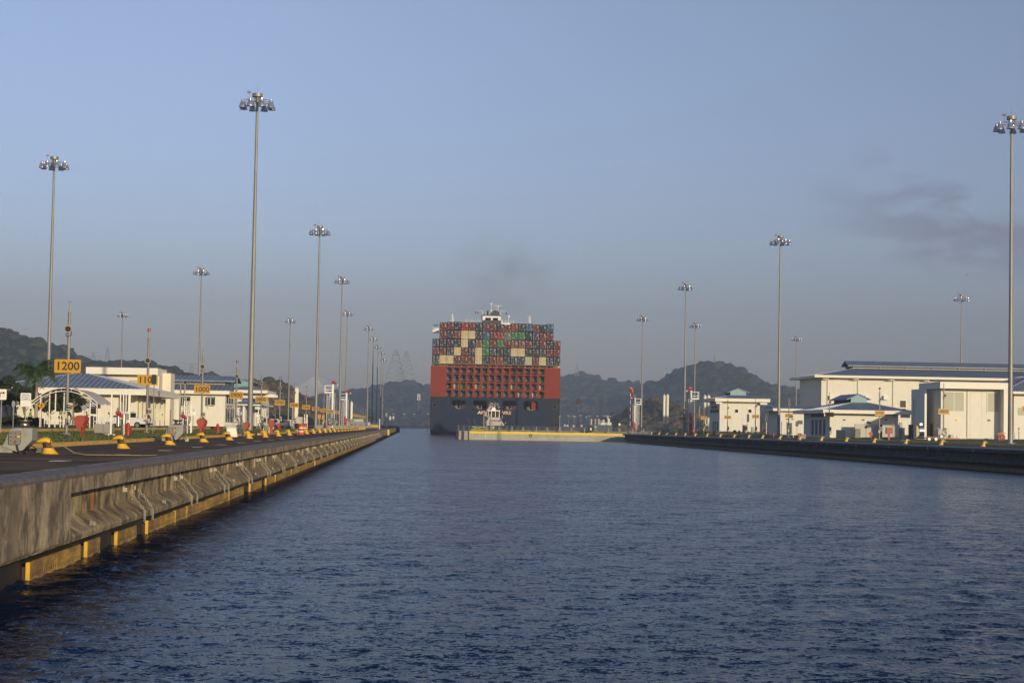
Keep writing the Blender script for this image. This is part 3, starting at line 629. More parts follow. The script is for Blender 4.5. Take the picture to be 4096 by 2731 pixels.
# red upper works: frame with a 14 by 4 lattice of openings
cols=14; px0=272; pitch=74.7; holes=[]; fr=[]
rows=[(757,815),(827,902),(914,977),(992,1060)]
for r_,(ya,yb) in enumerate(rows):
    for c_ in range(cols):
        xa=px0+c_*pitch; tilt=(xa-272)*.0169*.75+(0)
        holes.append((lx(xa),lx(xa+56),Z(ZB)-(yb-1062)*PXM if r_<3 else Z(ZB)+.05,Z(ZB)-(ya-1062)*PXM))
b=MB(); b.plate(0,SW,Z(ZB),Z(ZR),0.01,.9,holes); corners(b,holes[:42],.38,0.01,.9)
for a,c,d,e in holes[42:]:
    for sx,x in ((1,a),(-1,c)): b.prism([(x,d),(x+sx*.42,d),(x,d+.9)],'y',.02,.88); b.prism([(x,e),(x+sx*.38,e),(x,e-.38)],'y',.02,.88)
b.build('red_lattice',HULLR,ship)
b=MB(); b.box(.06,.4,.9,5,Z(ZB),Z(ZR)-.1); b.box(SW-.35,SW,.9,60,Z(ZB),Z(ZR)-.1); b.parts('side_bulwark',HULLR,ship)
b=MB()
for r_ in range(4):
    z=holes[r_*14][2]; 
    for dz in (.45,.8): b.cyl((holes[0][0],1.0,z+dz),(holes[13][1],1.0,z+dz),.035,n=4)
b.cyl((0,.2,Z(ZR)+.85),(SW,.2,Z(ZR)+.85),.06,n=5); b.box(0,SW,.1,.9,Z(ZR)+.70,Z(ZR)+.76)
for k in range(19): b.cyl((k*2.5+.1,.2,Z(ZR)),(k*2.5+.1,.2,Z(ZR)+.85),.04,n=4)
b.build('catwalk_rail',mat('tan_rail_paint',(.4,.28,.12),.6),ship)
b=MB()
for h in holes: b.box(h[0]+.85,h[0]+1.5,1.1,1.2,h[3]-.16,h[3]-.08)
b.build('lattice_lamp_tubes',WHITEP,ship)
# superstructure, funnel, masts rising above the stacks
def rodz(x0,y0): return at(1680+x0/2.613,1180+y0/2.613,SY+30).z-WZ
def lxx(x): return at(1680+x/2.613,1250,SY+30).x-X0

TZ=rodz(655,215)     # top of funnel house
xb0,xb1=lxx(655),lxx(845)
dz=rodz(750,290)
b=MB(); b.plate(xb0,xb1,dz-14,TZ-1.7,30,42,[]); b.plate(xb0,xb1,TZ-2.0,TZ,30,42,[(lxx(683),lxx(742),TZ-1.9,TZ-.7),(lxx(760),lxx(818),TZ-1.9,TZ-.7)]); b.build('funnel_house',WHITEP,ship)
b=MB(); b.box(xb0-.1,xb1+.1,29.6,42,TZ,TZ+.32); b.box(xb0-.06,xb1+.06,29.8,30,dz-.4,TZ-1.6); b.box(lxx(683),lxx(818),36,36.3,TZ-2,TZ-.5)
x=lxx(790); n=12
b.prism([(lxx(752),TZ+.3)]+[(x-math.cos(PI*i/n)*lxx(752+40-0)*0-math.cos(PI*i/n)*1.36,TZ+.9+math.sin(PI*i/n)*1.2) for i in range(n+1)]+[(lxx(829),TZ+.3)],'y',31,38)
b.cyl((lxx(709),31,TZ),(lxx(709),31,TZ+1.9),.3,n=12); b.build('funnel',NAVYM,ship)
b=MB(); zt=TZ+.3
b.cyl((lxx(747),32,zt),(lxx(748),32,rodz(748,80)),.09,n=6); b.box(lxx(730),lxx(760),31.9,32.1,rodz(748,92),rodz(748,88)); b.box(lxx(738),lxx(757),31.9,32.1,rodz(748,122),rodz(748,118)); b.box(lxx(740),lxx(756),31.7,32.3,rodz(748,160),rodz(748,153)); b.cyl((lxx(732),32,rodz(748,92)),(lxx(730),32,rodz(748,78)),.05,n=4); b.cyl((lxx(759),32,rodz(748,92)),(lxx(759),32,rodz(748,65)),.05,n=4)
b.cyl((lxx(740),32,zt),(lxx(744),32,rodz(748,165)),.12,n=6)
b.cyl((lxx(815),33,zt),(lxx(818),33,rodz(818,110)),.12,n=6); b.box(lxx(775),lxx(864),32.9,33.1,rodz(818,107),rodz(818,103)); b.cyl((lxx(818),33,rodz(818,125)),(lxx(818),33,rodz(818,113)),.25,n=8)
b.cyl((lxx(800),33,zt),(lxx(800),33,rodz(800,125)),.06,n=5)
for x_,d_ in ((655,-1),(842,1)):
    b.cyl((lxx(x_),30,TZ),(lxx(x_),30,rodz(x_,162)),.1,n=6); b.box(min(lxx(x_),lxx(x_+d_*56)),max(lxx(x_),lxx(x_+d_*56)),29.95,30.05,rodz(x_,164),rodz(x_,161))
b.build('signal_mast',WHITEP,ship)
b=MB(); zt2=rodz(900,295)
b.box(lxx(845),lxx(945),30,36,zt2-9,zt2+.1); b.cyl((lxx(926),30,zt2),(lxx(926),30,rodz(926,240)),.12,n=6); b.cyl((lxx(857),30,zt2),(lxx(857),30,rodz(857,262)),.25,n=8); b.cyl((lxx(893),30,zt2),(lxx(893),30,rodz(893,260)),.08,n=5); b.box(lxx(885),lxx(990),30,30.05,rodz(940,277),rodz(940,275)); b.cyl((lxx(979),30,zt2),(lxx(979),30,rodz(979,255)),.06,n=5)
b.cyl((lxx(543),30,rodz(543,284)),(lxx(543),30,rodz(543,240)),.09,n=5); b.box(lxx(480),lxx(655),30,30.05,rodz(560,266),rodz(560,264)); b.cyl((lxx(478),30,rodz(478,284)),(lxx(478),30,rodz(478,252)),.07,n=5); b.box(lxx(430),lxx(655),30,36,rodz(560,292)-9,rodz(560,292))
for q in range(490,650,22): b.cyl((lxx(q),30,rodz(560,285)),(lxx(q),30,rodz(560,265)),.025,n=4)
b.build('bridge_roof',WHITEP,ship)
MB().lathe([(.1,-.55),(.42,-.35),(.5,0),(.42,.35),(.2,.5)],(lxx(927),30,rodz(927,226)),14).build('satellite_dome',WHITEP,ship,True)
for x_ in (341,1149):
    b=MB(); z0=rodz(x_,300); z1=rodz(x_,195 if x_<500 else 212); b.cyl((lxx(x_),30,z0-1),(lxx(x_),30,z1),.16,n=8); b.cyl((lxx(x_+8),30,z0-1),(lxx(x_+8),30,z1-1.2),.06,n=5)
    for q in (.25,.5,.75): z=z0+(z1-z0)*q; b.box(lxx(x_-16),lxx(x_+14),29.9,30.1,z,z+.07); b.box(lxx(x_-18),lxx(x_-13),29.8,30.1,z-.12,z+.2)
    b.build('deck_light_post',WHITEP,ship)
# port bridge wing with lifebuoy and blue awning
b=MB(); a,z0,z1=lxx(136),rodz(136,390),rodz(136,345); b.box(a,lxx(203),30,34,z0,z1); b.cyl((a+.1,30,z1),(a+.1,30,rodz(136,310)),.05,n=4); b.cyl((lxx(195),30,z1),(lxx(195),30,rodz(196,310)),.05,n=4); b.build('bridge_wing',WHITEP,ship)
MB().box(a,lxx(203),30,34,rodz(136,315),rodz(136,307)).build('wing_awning',mat('blue_awning',(.05,.2,.5),.7),ship)
b=MB(); cx,cz=lxx(151),rodz(151,352); b.tube([(cx+.3*math.cos(t*PI/5),29.9,cz+.3*math.sin(t*PI/5)) for t in range(11)],.08,5); b.build('lifebuoy',mat('faded_orange_ring',(.5,.25,.1),.6),ship)
for i,(x_,y_,m_) in enumerate(((580,182,'r'),(605,186,'b'),(903,193,'b'))):
    b=MB(); cx=lxx(x_); cz=rodz(x_,y_); b.prism([(cx-.25,cz-.4),(cx+.1,cz-.45),(cx+.25,cz+.4),(cx-.1,cz+.42)],'y',30,30.04); tag(b.build('signal_flag',HULLR if m_=='r' else mat('maroon_flag',(.12,.03,.05),.8),None,loc=(X0,SY,WZ)),['red and white signal flag flying left of the funnel','dark signal flag beside the red and white one, left of the funnel','dark signal flag flying right of the funnel'][i],'flag')
# ---------------------------------------------------------------- containers
CC=dict(b=(.2,.055,.04),n=(.025,.045,.085),N=(.02,.035,.085),r=(.42,.04,.04),d=(.05,.065,.075),u=(.27,.085,.045),B=(.05,.15,.32),c=(.62,.55,.36),g=(.05,.27,.09),G=(.2,.28,.22),C=(.5,.49,.35),W=(.2,.055,.045),y=(.6,.4,.05))
CN=dict(b='brown',n='navy',N='navy white-barred',r='bright red',d='dark slate',u='rust orange',B='blue',c='cream',g='green',G='grey-green',C='pale greenish cream',W='brown white-barred',y='yellow')
CW,CH,CL=2.36,2.78,12.19
def cmesh():
    b=MB(); b.box(.0,CW,.06,CL,0,CH)
    for a,c,d,e in ((0,.11,0,CH),(CW-.11,CW,0,CH),(.11,CW-.11,0,.15),(.11,CW-.11,CH-.13,CH),(1.185,1.255,.15,CH-.13)): b.box(a,c,0,.06,d,e)
    for k in range(8):
        x=.16+k*.29; 
        if abs(x-1.22)>.15: b.box(x,x+.1,.035,.06,.18,CH-.16)
    return b
_cm=cmesh()
CB={k:_cm.mesh('container_body',mat('container_'+CN[k].replace(' ','_').replace('-','_'),tuple(q*(.9 if k in 'cC' else .6) for q in v),.65,var=.13,scale=.9,spec=.15)) for k,v in CC.items()}  # colours scaled down to hold the dimmer light on the ship
def bars(m,nm,hv):
    b=MB()
    for x in (.35,.85,1.55,2.05): b.cyl((x,-.03,.12),(x,-.03,CH-.1),.028*hv,n=5); b.box(x-.06,x+.06,-.045,.0,1.1,1.2)
    return b.mesh('locking_bars',m)
WB=mat('white_container_bar',(.75,.75,.74),.5); GB=mat('grey_container_bar',(.2,.2,.2),.5); YB=mat('tan_container_bar',(.22,.18,.1),.5)
BARS={'w':bars(mat('dull_white_bar',(.5,.5,.5),.5),'w',1.35),'g':bars(GB,'g',1),'y':bars(YB,'y',1)}
MK=[]
for s_ in range(6):
    r=random.Random(s_+40); b=MB()
    for q in range(5): x=1.45+r.random()*.35; z=2.3-q*.16*(1+r.random()); b.box(x,x+r.uniform(.2,.55),-.012,-.006,z,z+.07)
    for q in range(4): x=r.choice((.2,.6,.95,1.9,2.15)); z=r.uniform(.35,1.7); b.box(x,x+r.uniform(.08,.2),-.012,-.006,z,z+r.uniform(.08,.2))
    x=.25; b.box(x,x+.4,-.012,-.006,2.3,2.3+.14)
    b.mats(1); x=r.choice((.2,2.05,1.75)); z=r.choice((.35,.5,1.3)); b.box(x,x+.22,-.012,-.006,z,z+.26)
    MK.append(b.mesh('placards',[WB,mat('amber_placard',(.8,.42,.06),.5)]))
b=MB(); b.box(.25,.85,-.012,-.006,2.2,2.42); b.mats(1).box(.7,.95,-.012,-.006,1.55,1.85).box(1.5,2.2,-.012,-.006,2.0,2.06); b.mats(2).box(.28,.5,-.012,-.006,1.0,1.28)
MKC=b.mesh('placards',[mat('red_panel_mark',(.6,.07,.05),.5),_m['amber_placard'],DGREY])
def container(k,x,y,z,label,group,i):
    o=thing('shipping_container',label,'shipping container',(x,y,z),0,group)
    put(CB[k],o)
    put(BARS['w' if k in 'NW' else 'y' if k in 'cC' else 'g'],o)
    put(MKC if k=='c' else MK[i%6],o)
R1='bbnrbdbbdbudBbnB'; R2='bducc dBbrGggnNbb'.replace(' ','') ; R3='NdddcnWgbgbWWbdbdb'; R4='bbNcbNcgNddccddNbb'; R5='NccbbbcdbudNdCbcNd'
vz=[2,-7.3,-7.5,-4.8,-4,-3.3,2.4,-4.8,6.9,13.6,-1.6,-1.9,-4,4.6,7.3,-3.9]
zb=lambda c_:Z(sq(195,712)[1])
base=Z(sq(122,710)[1])+.02; xs0=lx(122)
tiers=['lowest','second','third','fourth','top']
TH=2.876
for t,row in enumerate((R5,R4,R3,R2,R1)):
    off=0 if t<3 else 1
    for c_,k in enumerate(row):
        q=c_+off; z=base+t*TH-(vz[c_]*PXM*.9 if t>=3 else 0)*(1 if t==4 else .55)
        container(k,X0+xs0+q*2.487,SY+(.15 if t%2 else .1)+random.uniform(0,.12),WZ+z,f'{CN[k]} container in the {tiers[t]} deck tier of the stern, {nth(c_)} from left','containers stacked on the stern deck',random.randrange(6))
I1='BBnNddbrbbbdbg'; I2='NBdnduNddbubbg'; I3='dcgbcguddcdudc'; I4='dBggbNbNgbcNcb'
for r_,row in enumerate((I1,I2,I3,I4)):
    z=Z(ZR)+.67-2.86*(r_+1)
    for c_,k in enumerate(row):
        container(k,X0+lx(268)+c_*2.487,SY+2.4,WZ+z,f'{CN[k]} container behind the red lattice, {["top","second","third","bottom"][r_]} row of openings, {nth(c_)} from the left','containers behind the red lattice',random.randrange(6))
for k,c_ in (('g',0),('y',1),('n',16),('c',17)):
    container(k,X0+xs0+c_*2.487,SY+2.4,WZ+Z(ZR)+.67-2.86,f'{CN[k]} container peeping over the red side plate, {["far left","second from left","second from right","far right"][(0,1,16,17).index(c_)]} of the lattice top','containers behind the red lattice',c_)
b=MB(); b.box(.6,SW-.6,15,15.3,Z(ZB)-.3,Z(ZR)+.1); b.build('cargo_bulkhead',DGREY,ship)
b=MB(); b.box(xs0+2.4,xs0+44.4,12.8,120,base,base+3*TH); b.box(xs0+4.4,xs0+42,12.8,120,base+3*TH,base+4.8*TH); 
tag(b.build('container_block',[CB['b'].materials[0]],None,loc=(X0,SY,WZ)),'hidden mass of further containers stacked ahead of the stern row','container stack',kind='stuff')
# ================================================================ ROLLING LOCK GATE
GY=424.0
gx0=at(1880,1740,GY).x; gx1=62.0; gzt=at(1880,1724,GY).z
gate=thing('lock_gate','grey steel rolling lock gate with a yellow top band, partly drawn across the chamber','lock gate',(gx0,GY,WZ))
GL=gx1-gx0; h=gzt-WZ
MB().box(0,GL,0,9.5,-4,h-.5).build('gate_body',GATEP,gate)
b=MB(); b.box(0,GL,-.03,9.5,h-.5,h); b.box(0,15.5,-.03,.4,h,h+.06); b.box(24,29,-.03,.4,h,h+.06); b.build('yellow_band',GATEY,gate)
b=MB(); b.box(.05,GL-.2,.5,9,h,h+.05); b.box(.05,GL-.2,2.0,3.2,h+.35,h+.45); b.box(.2,GL-.2,1.9,2.1,h+.05,h+.35); b.build('walkway',mat('walkway_grating',(.2,.2,.19),.7,.2),gate)
b=MB(); q=-2.6
while q<GL-.3:
    for y in (.3,3.4,8.8): b.cyl((q,y,h+.05),(q,y,h+1.32),.035,n=5)
    q+=1.25
for y in (.3,3.4,8.8):
    for z in (.5,.85,1.3): b.cyl((-2.7,y,h+z),(GL,y,h+z),.032,n=5)
b.build('railing',RAIL,gate)
b=MB(); q=1.0
while q<GL-1: b.box(q,q+.45,2.2,2.8,h+.45,h+1.15); b.box(q+3,q+3.2,.25,.5,h,h+1.3); q+=5.6
b.parts('railing_plate',RAIL,gate)
# end posts with fenders
b=MB(); 
for a,c in ((-2.6,-2.0),(-1.4,-.5)): b.box(a,c,.1,1.2,-4,h+.1)
b.box(-.25,0,-.05,1.5,-4,h+.1); b.parts('guide_post',mat('speckled_end_post',(.33,.29,.24),.8,var=.25,scale=3),gate)
b=MB(); b.box(-1.95,-1.45,.2,1.4,-4,h+.05); b.box(-.45,-.28,.1,1.4,-4,h+.05); b.box(-3.0,-2.62,.4,1.6,-4,h*.35); b.box(-3.1,0,.5,9,-4,h-.3); b.parts('end_fender',BLACK,gate)
b=MB(); b.box(-3.1,.3,0,3.6,h+.05,h+.12); b.build('end_platform',RAIL,gate)
b=MB()
for s_ in (0,1): b.cyl((-.1+s_*1.3,.2,h+1.75),(-.5+s_*1.3,.2,h+2.9),.03,n=4)
b.parts('whip_antenna',GALV,gate)
b=MB()
for x in (3.15,4.7): b.cyl((x,1,h+.1),(x,1,h+4.05),.13,n=8); b.cyl((x+.05,1,h+2.9),(x+.75,1,h+1.2),.05,n=5)
b.parts('stop_post',GALV,gate)
b=MB(); 
for z in (1.05,.35): b.cyl((.4,.2,h+z),(3.2,.2,h+z),.05,n=5)
b.cyl((.2,.2,h+.4),(3.1,.2,h+1.0),.035,n=4); b.cyl((.4,.2,h+1.0),(3.1,.2,h+.35),.035,n=4); b.build('yellow_barrier',mat('lime_yellow_paint',(.6,.65,.08),.5),gate)
b=MB(); b.cyl((14,-.12,1.15),(14,0,1.15),.4,n=14); b.mats(1).box(13.85,14.15,-.14,-.12,.95,1.3).box(13.7,14.25,-.14,-.12,1.25,1.35); b.build('gate_hub',[BLACK,GATEP],gate)
b=MB(); x=at(2363,1715,GY).x-gx0; z=at(2363,1715,GY).z-WZ; b.cyl((x,-.6,z),(x,-.1,z),.76,n=20); b.mats(1).box(x-.22,x+.16,-.63,-.6,z-.1,z+.2).box(x-.1,x+.1,-.63,-.6,z-.35,z-.1); b.build('round_fender',[BLACK,WHITEP],gate)
b=MB(); 
for q in range(8): b.box(3.6,3.7,-.036,-.03,.3+q*.22,.36+q*.22)
b.box(3.56,3.6,-.036,-.03,.3,h-.6); b.build('draught_scale',TXTW,gate)
text('J',.34,TXTW,gate,(4.1,-.036,1.75),name='lettering'); 
for k,(x_,y_,w_,h_) in enumerate(((1940,1712,.8,1.2),(1970,1707,.9,1.3),(1951,1697,.9,.5))):
    p=at(x_,y_,GY+4); tag(MB().box(-w_/2,w_/2,0,.5,0,h_).box(-w_/2-.02,w_/2+.02,-.02,.52,h_-.06,h_).build('equipment_cabinet',BEIGE,None,loc=(p.x,p.y,gzt+.05)),['left cream cabinet on the gate walkway in front of the tug','tall cream cabinet on the gate walkway below the tug wheelhouse','small cream box behind the gate cabinets'][k],'cabinet')
# ================================================================ TUG behind the gate
TY=600.0
def tq(x,y): p=at(1720+x/5.88,1560+y/5.88,TY); return p
TXc=tq(1500,700).x
tug=thing('tugboat','white tugboat with slanting black and tan mast legs in front of the ship stern','tugboat',(TXc,TY,WZ))
PM=TY/7352.94/5.88
def tx(x): return (x-1500)*PM
def tz(y): return tq(1500,y).z-WZ
hullp=[(-5,0),(-5.3,2.2),(-4.4,2.9),(4.4,2.9),(5.3,2.2),(5,0)]
b=MB(); b.prism([(x,z) for x,z in hullp],'y',0,24); b.build('hull',BLACK,tug)
b=MB(); b.prism([(tx(1330),tz(815)),(tx(1330),tz(740)),(tx(1390),tz(640)),(tx(1640),tz(640)),(tx(1700),tz(740)),(tx(1750),tz(800)),(tx(1750),tz(830)),(tx(1330),tz(830))],'y',.5,14); b.build('deckhouse',mat('grey_white_tug_paint',(.42,.41,.39),.5,var=.12,scale=1.5),tug)
b=MB(); b.box(tx(1395),tx(1440),.46,.5,tz(800),tz(752)); b.box(tx(1390),tx(1650),.46,.5,tz(728),tz(712)); b.build('deckhouse_opening',DGREY,tug)
b=MB(); b.prism([(tx(1385),tz(632)),(tx(1362),tz(492)),(tx(1640),tz(492)),(tx(1625),tz(632))],'y',1.5,5); b.build('wheelhouse_glass',GLASS,tug)
b=MB(); b.box(tx(1350),tx(1650),1.2,5.3,tz(492),tz(470)); b.prism([(tx(1440),tz(470)),(tx(1470),tz(400)),(tx(1530),tz(400)),(tx(1560),tz(470))],'y',2,4.5)
for x in (1378,1448,1540,1628):
    xx=x-(8 if x<1500 else -8)*(1 if x in(1378,1628) else 0); b.prism([(tx(x-7),tz(635)),(tx(xx-7),tz(490)),(tx(xx+7),tz(490)),(tx(x+7),tz(635))],'y',1.44,1.5)
b.build('wheelhouse_frame',WHITEP,tug)
for m_,nm,a,c,r_ in ((mat('tan_exhaust_leg',(.5,.36,.24),.5),'mast_leg',(1310,620),(1310,535),.5),(_m['tan_exhaust_leg'],'mast_leg',(1310,545),(1440,360),.42),(BLACK,'mast_leg',(1705,655),(1705,575),.42),(BLACK,'mast_leg',(1705,590),(1560,360),.36)):
    MB().cyl((tx(a[0]),2.5,tz(a[1])),(tx(c[0]),2.5,tz(c[1])),r_,n=8).build(nm,m_,tug)
b=MB(); r=random.Random(8)
for x,y0,y1 in ((1420,400,270),(1470,400,300),(1515,400,275),(1550,400,290),(1600,430,310),(1395,400,330),(1630,480,350)): b.cyl((tx(x),2.4,tz(y0)),(tx(x-6),2.4,tz(y1)),.07,n=5)
for x,y,s in ((1455,310,.32),(1600,320,.3),(1555,310,.2),(1420,340,.22),(1500,350,.25),(1530,370,.25),(1625,400,.3)): b.cbox((tx(x),2.3,tz(y)),(s,s,s*1.3))
b.build('fire_monitor_mast',_m['grey_white_tug_paint'],tug)
b=MB(); cx,cz=tx(1652),tz(706); b.tube([(cx+.33*math.cos(t*PI/6),.3,cz+.33*math.sin(t*PI/6)) for t in range(13)],.09,5); b.box(tx(1490),tx(1570),.3,.5,tz(722),tz(700)); b.build('lifebuoy',RED,tug)
b=MB()
for x in (1265,1350,1372,1400,1640,1700): b.cyl((tx(x),.8,tz(650)),(tx(x),.8,tz(590)),.05,n=4)
for x0,x1 in ((1380,1700),): b.cyl((tx(x0),.4,tz(660)),(tx(x1),.4,tz(660)),.03,n=4); b.cyl((tx(x0),.4,tz(690)),(tx(x1),.4,tz(690)),.03,n=4)
b.build('tug_railing',WHITEP,tug)
b=MB(); b.prism([(tx(1210),tz(770)),(tx(1260),tz(730)),(tx(1330),tz(735)),(tx(1330),tz(800)),(tx(1220),tz(790))],'y',1,3); b.box(tx(1250),tx(1330),1,3,tz(715),tz(650)); b.build('winch_house',NAVYM,tug)
# ================================================================ BUILDINGS
def hip_roof(x0,x1,y0,y1,z,rise,ix,iy,parent,m=BLUEROOF,seam=.6,fascia=.6,name='roof',top=True):
    b=MB(); a=(x0,y0,z);c=(x1,y0,z);d=(x1,y1,z);e=(x0,y1,z); A=(x0+ix,y0+iy,z+rise);B=(x1-ix,y0+iy,z+rise);Cc=(x1-ix,y1-iy,z+rise);D=(x0+ix,y1-iy,z+rise)
    b.quad(a,c,B,A); b.quad(c,d,Cc,B); b.quad(d,e,D,Cc); b.quad(e,a,A,D); b.quad(A,B,Cc,D); b.quad(a,e,d,c)
    o=b.build(name,m,parent)
    s=MB(); q=x0+seam/2
    while q<x1:
        t=min(1,(q-x0)/max(ix,.01),(x1-q)/max(ix,.01)); s.cyl((q,y0,z+.02),(q,y0+t*iy,z+t*rise+.02),.07,n=4,caps=False); q+=seam
    q=y0+seam/2
    while q<y1:
        t=min(1,(q-y0)/max(iy,.01),(y1-q)/max(iy,.01))
        for xx,sg in((x0,1),(x1,-1)): s.cyl((xx,q,z+.02),(xx+sg*t*ix,q,z+t*rise+.02),.07,n=4,caps=False)
        q+=seam
    for p,r_ in ((a,A),(c,B)): s.cyl(p,r_,.09,n=5)
    s.build('roof_seams',mat('roof_seam_metal',(.36,.4,.48),.45,.2),o)
    if fascia:
        f=MB(); g=.12; zz=z+.06
        f.box(x0-g,x1+g,y0-g,y0,zz-fascia,zz); f.box(x0-g,x0,y0,y1,zz-fascia,zz); f.box(x1,x1+g,y0,y1,zz-fascia,zz); f.box(x0-g,x1+g,y1,y1+g,zz-fascia,zz)
        f.box(x0-g-.05,x1+g+.05,y0-g-.05,y0-g,zz-.18,zz); f.box(x1+g,x1+g+.05,y0,y1,zz-.18,zz); f.box(x0-g-.05,x0-g,y0,y1,zz-.18,zz)
        f.build('fascia',W_TRIM,parent)
        MB().box(x0,x1,y0,y1,z-fascia+.1,z-fascia+.16).build('soffit',W_TRIM,parent)
    return o
def win(parent,x0,x1,z0,z1,y,fr=.1,m=None,name='window',div=0):
    f=MB(); f.box(x0-fr,x0,y-.07,y+.04,z0-fr,z1+fr); f.box(x1,x1+fr,y-.07,y+.04,z0-fr,z1+fr); f.box(x0,x1,y-.07,y+.04,z1,z1+fr); f.box(x0,x1,y-.07,y+.04,z0-fr,z0)
    for k in range(1,div): x=x0+(x1-x0)*k/div; f.box(x-.04,x+.04,y-.06,y+.03,z0,z1)
    o=f.build(name,W_TRIM,parent); MB().box(x0,x1,y-.025,y+.02,z0,z1).build('pane',m or GLASS,o); return o
def sconce(parent,x,z,y,m=DGREY): MB().box(x-.16,x+.16,y-.18,y,z-.1,z+.1).build('wall_lamp',m,parent)
def joints(parent,xs,z0,z1,y,h=[]):
    b=MB()
    for x in xs: b.box(x-.012,x+.012,y-.006,y,z0,z1)
    for x0,x1,z in h: b.box(x0,x1,y-.006,y,z-.012,z+.012)
    b.build('wall_joint',mat('joint_line_grey',(.35,.34,.3),.8),parent)  # thin grey joint lines on the wall face
def bx_at(px,Y): return at(px,1700,Y).x
# ---- left bank: station with broad blue hip roof
YA=215.0; z0=.34; xr=at(581,1560,YA).x; xl=at(150,1560,YA).x-6
ez=at(500,1200+848/2.376,YA).z; fb=at(500,1200+905/2.376,YA).z
A=thing('station_building','low cream station building with broad blue hip roof behind the arched canopy','building',(xl,YA,z0))
Wd=xr-xl; D=30.0; e_=ez-z0; fz=ez-fb
ridge=at(700,1200+715/2.376,YA+9).z
rx=xr-at(349,1502,YA+9).x
hip_roof(0,Wd,0,D,e_,ridge-ez,rx,9.5,A,fascia=fz)
b=MB(); w1=Wd-3.3; b.plate(3,w1,0,e_-fz+.1,1.6,1.9,[(at(350,1650,YA).x-xl,at(382,1650,YA).x-xl,0,3.0)]); b.box(w1-.3,w1,1.9,9,0,e_-fz+.1); b.build('wall',CREAM,A)
b=MB(); 
for q in (4.5,8,11.5,14.2,19,23.5,28): b.box(Wd-2.4,Wd-1.5,q,q+1.1,0,e_-fz)
b.box(Wd-6,Wd-5.8,6,28,0,e_-fz); b.parts('entrance_column',CREAM,A)
b=MB()
for q in (16.2,20.5): b.box(Wd-5.78,Wd-5.7,q,q+1.6,.1,2.4)
b.parts('glazed_door',GLASS,A)
b=MB(); xa,xb=at(350,1650,YA).x-xl,at(382,1650,YA).x-xl; b.box(xa,xb,1.95,2.0,0,3.0); b.build('window_band',GLASS,A)
b=MB(); b.box(xa,xb,1.7,1.94,1.95,2.12); b.box(xa,xb,1.7,1.94,1.1,1.3); b.box(xa-.1,xa,1.5,1.9,0,3.1); b.box(xb,xb+.1,1.5,1.9,0,3.1); b.box(xa-.1,xb+.1,1.5,1.9,3.0,3.1); b.build('window_frame',W_TRIM,A)
xa,xb=at(318,1600,YA).x-xl,at(394,1600,YA).x-xl; za,zc=at(350,1631,YA).z-z0,at(350,1593.5,YA).z-z0
bn=MB().box(xa,xb,1.5,1.58,za,zc).build('banner',NAVYB,A)
hx=(xa+xb)/2
text('Por tu familia,',.17,TXTW,bn,(xa+.42,1.492,zc-.17),width=.65,depth=.004); text('elige tu seguridad',.17,TXTW,bn,(xa+.52,1.492,zc-.33),width=.85,depth=.004)
text('La seguridad depende',.2,TXTW,bn,(xa+.87,1.492,zc-.62),width=1.5,depth=.006); text('de mí, depende de ti.',.2,TXTW,bn,(xa+.83,1.492,zc-.82),width=1.4,depth=.006)
joints(A,[w1*.72],0,e_-fz,1.6)
# ---- flat-roofed block behind it
YB=248.0; T=thing('flat_roofed_block','two-storey cream block with a flat overhanging parapet above the station roof','building',(at(343,1500,YB).x,YB,.34))
Wd=at(631,1500,YB).x-at(343,1500,YB).x; ht=at(500,1470,YB).z-.34; hp=at(500,1470+65/2.376,YB).z-.34
b=MB(); b.box(0,Wd,0,9,hp,ht); b.build('parapet',W_TRIM,T)
b=MB(); b.box(.9,Wd,1.6,9,0,hp); b.box(Wd-.02,Wd+1.1,5,9,0,hp+.4); b.build('wall',CREAM,T)
xa=at(511,1530,YB).x-at(343,1500,YB).x; MB().box(xa,Wd-1.2,1.5,1.6,3.2,hp-.7).build('louvre_window',LOUV,T); MB().box(1.6,4.2,1.5,1.6,3.8,hp-.7).build('louvre_window',LOUV,T)
MB().box(1.2,1.6,.9,1.6,hp-.5,hp-.2).build('wall_lamp',DGREY,T)
# ---- long clerestory building
YC=262.0; xl=at(600,1600,YC).x; xc=at(901,1600,YC).x; B=thing('clerestory_building','cream building with a teal clerestory band and louvre strip windows behind the 1000 sign','building',(xl,YC,.34))
Wd=xc-xl; er=at(921,1565,YC).x-xl; zt=at(850,1350+740/3.484,YC).z-.34; zb=at(850,1350+790/3.484,YC).z-.34; zc0=at(850,1350+685/3.484,YC+3).z-.34; zc1=at(850,1350+598/3.484,YC+3).z-.34; zc2=at(850,1350+548/3.484,YC+3).z-.34
b=MB(); b.box(0,Wd,0,14,0,zb+.1); b.build('wall',W_WALL,B)
b=MB(); b.box(-2,er,-1.3,-1.2,zb,zt); b.box(er-.1,er,-1.2,15,zb,zt); b.box(-2,er,-1.2,15,zb+.1,zb+.16); b.build('fascia',W_TRIM,B)
b=MB(); b.prism([(-1.2,zt-.02),(3,zc0+.35),(3,zt-.6),(-1.2,zt-.2)],'x',-2,er-.1); o=b.build('lower_roof',BLUEROOF,B)
s=MB(); q=-1.8
while q<er: s.cyl((q,-1.2,zt+.02),(q,3,zc0+.38),.045,n=4); q+=.62
s.build('roof_seams',_m['roof_seam_metal'],o)
xe=at(915,1540,YC+3).x-xl; b=MB(); b.box(0,xe,3,11,zc0-1,zc1+.1); b.build('clerestory_band',TEALD,B)
for pa,pb in ((600,733),(749,897)):
    win(B,max(.3,at(pa,1540,YC+3).x-xl),at(pb,1540,YC+3).x-xl,at(800,1350+668/3.484,YC+3).z-.34,at(800,1350+622/3.484,YC+3).z-.34,2.98,.07,LOUV,'strip_window',4 if pa>700 else 3)
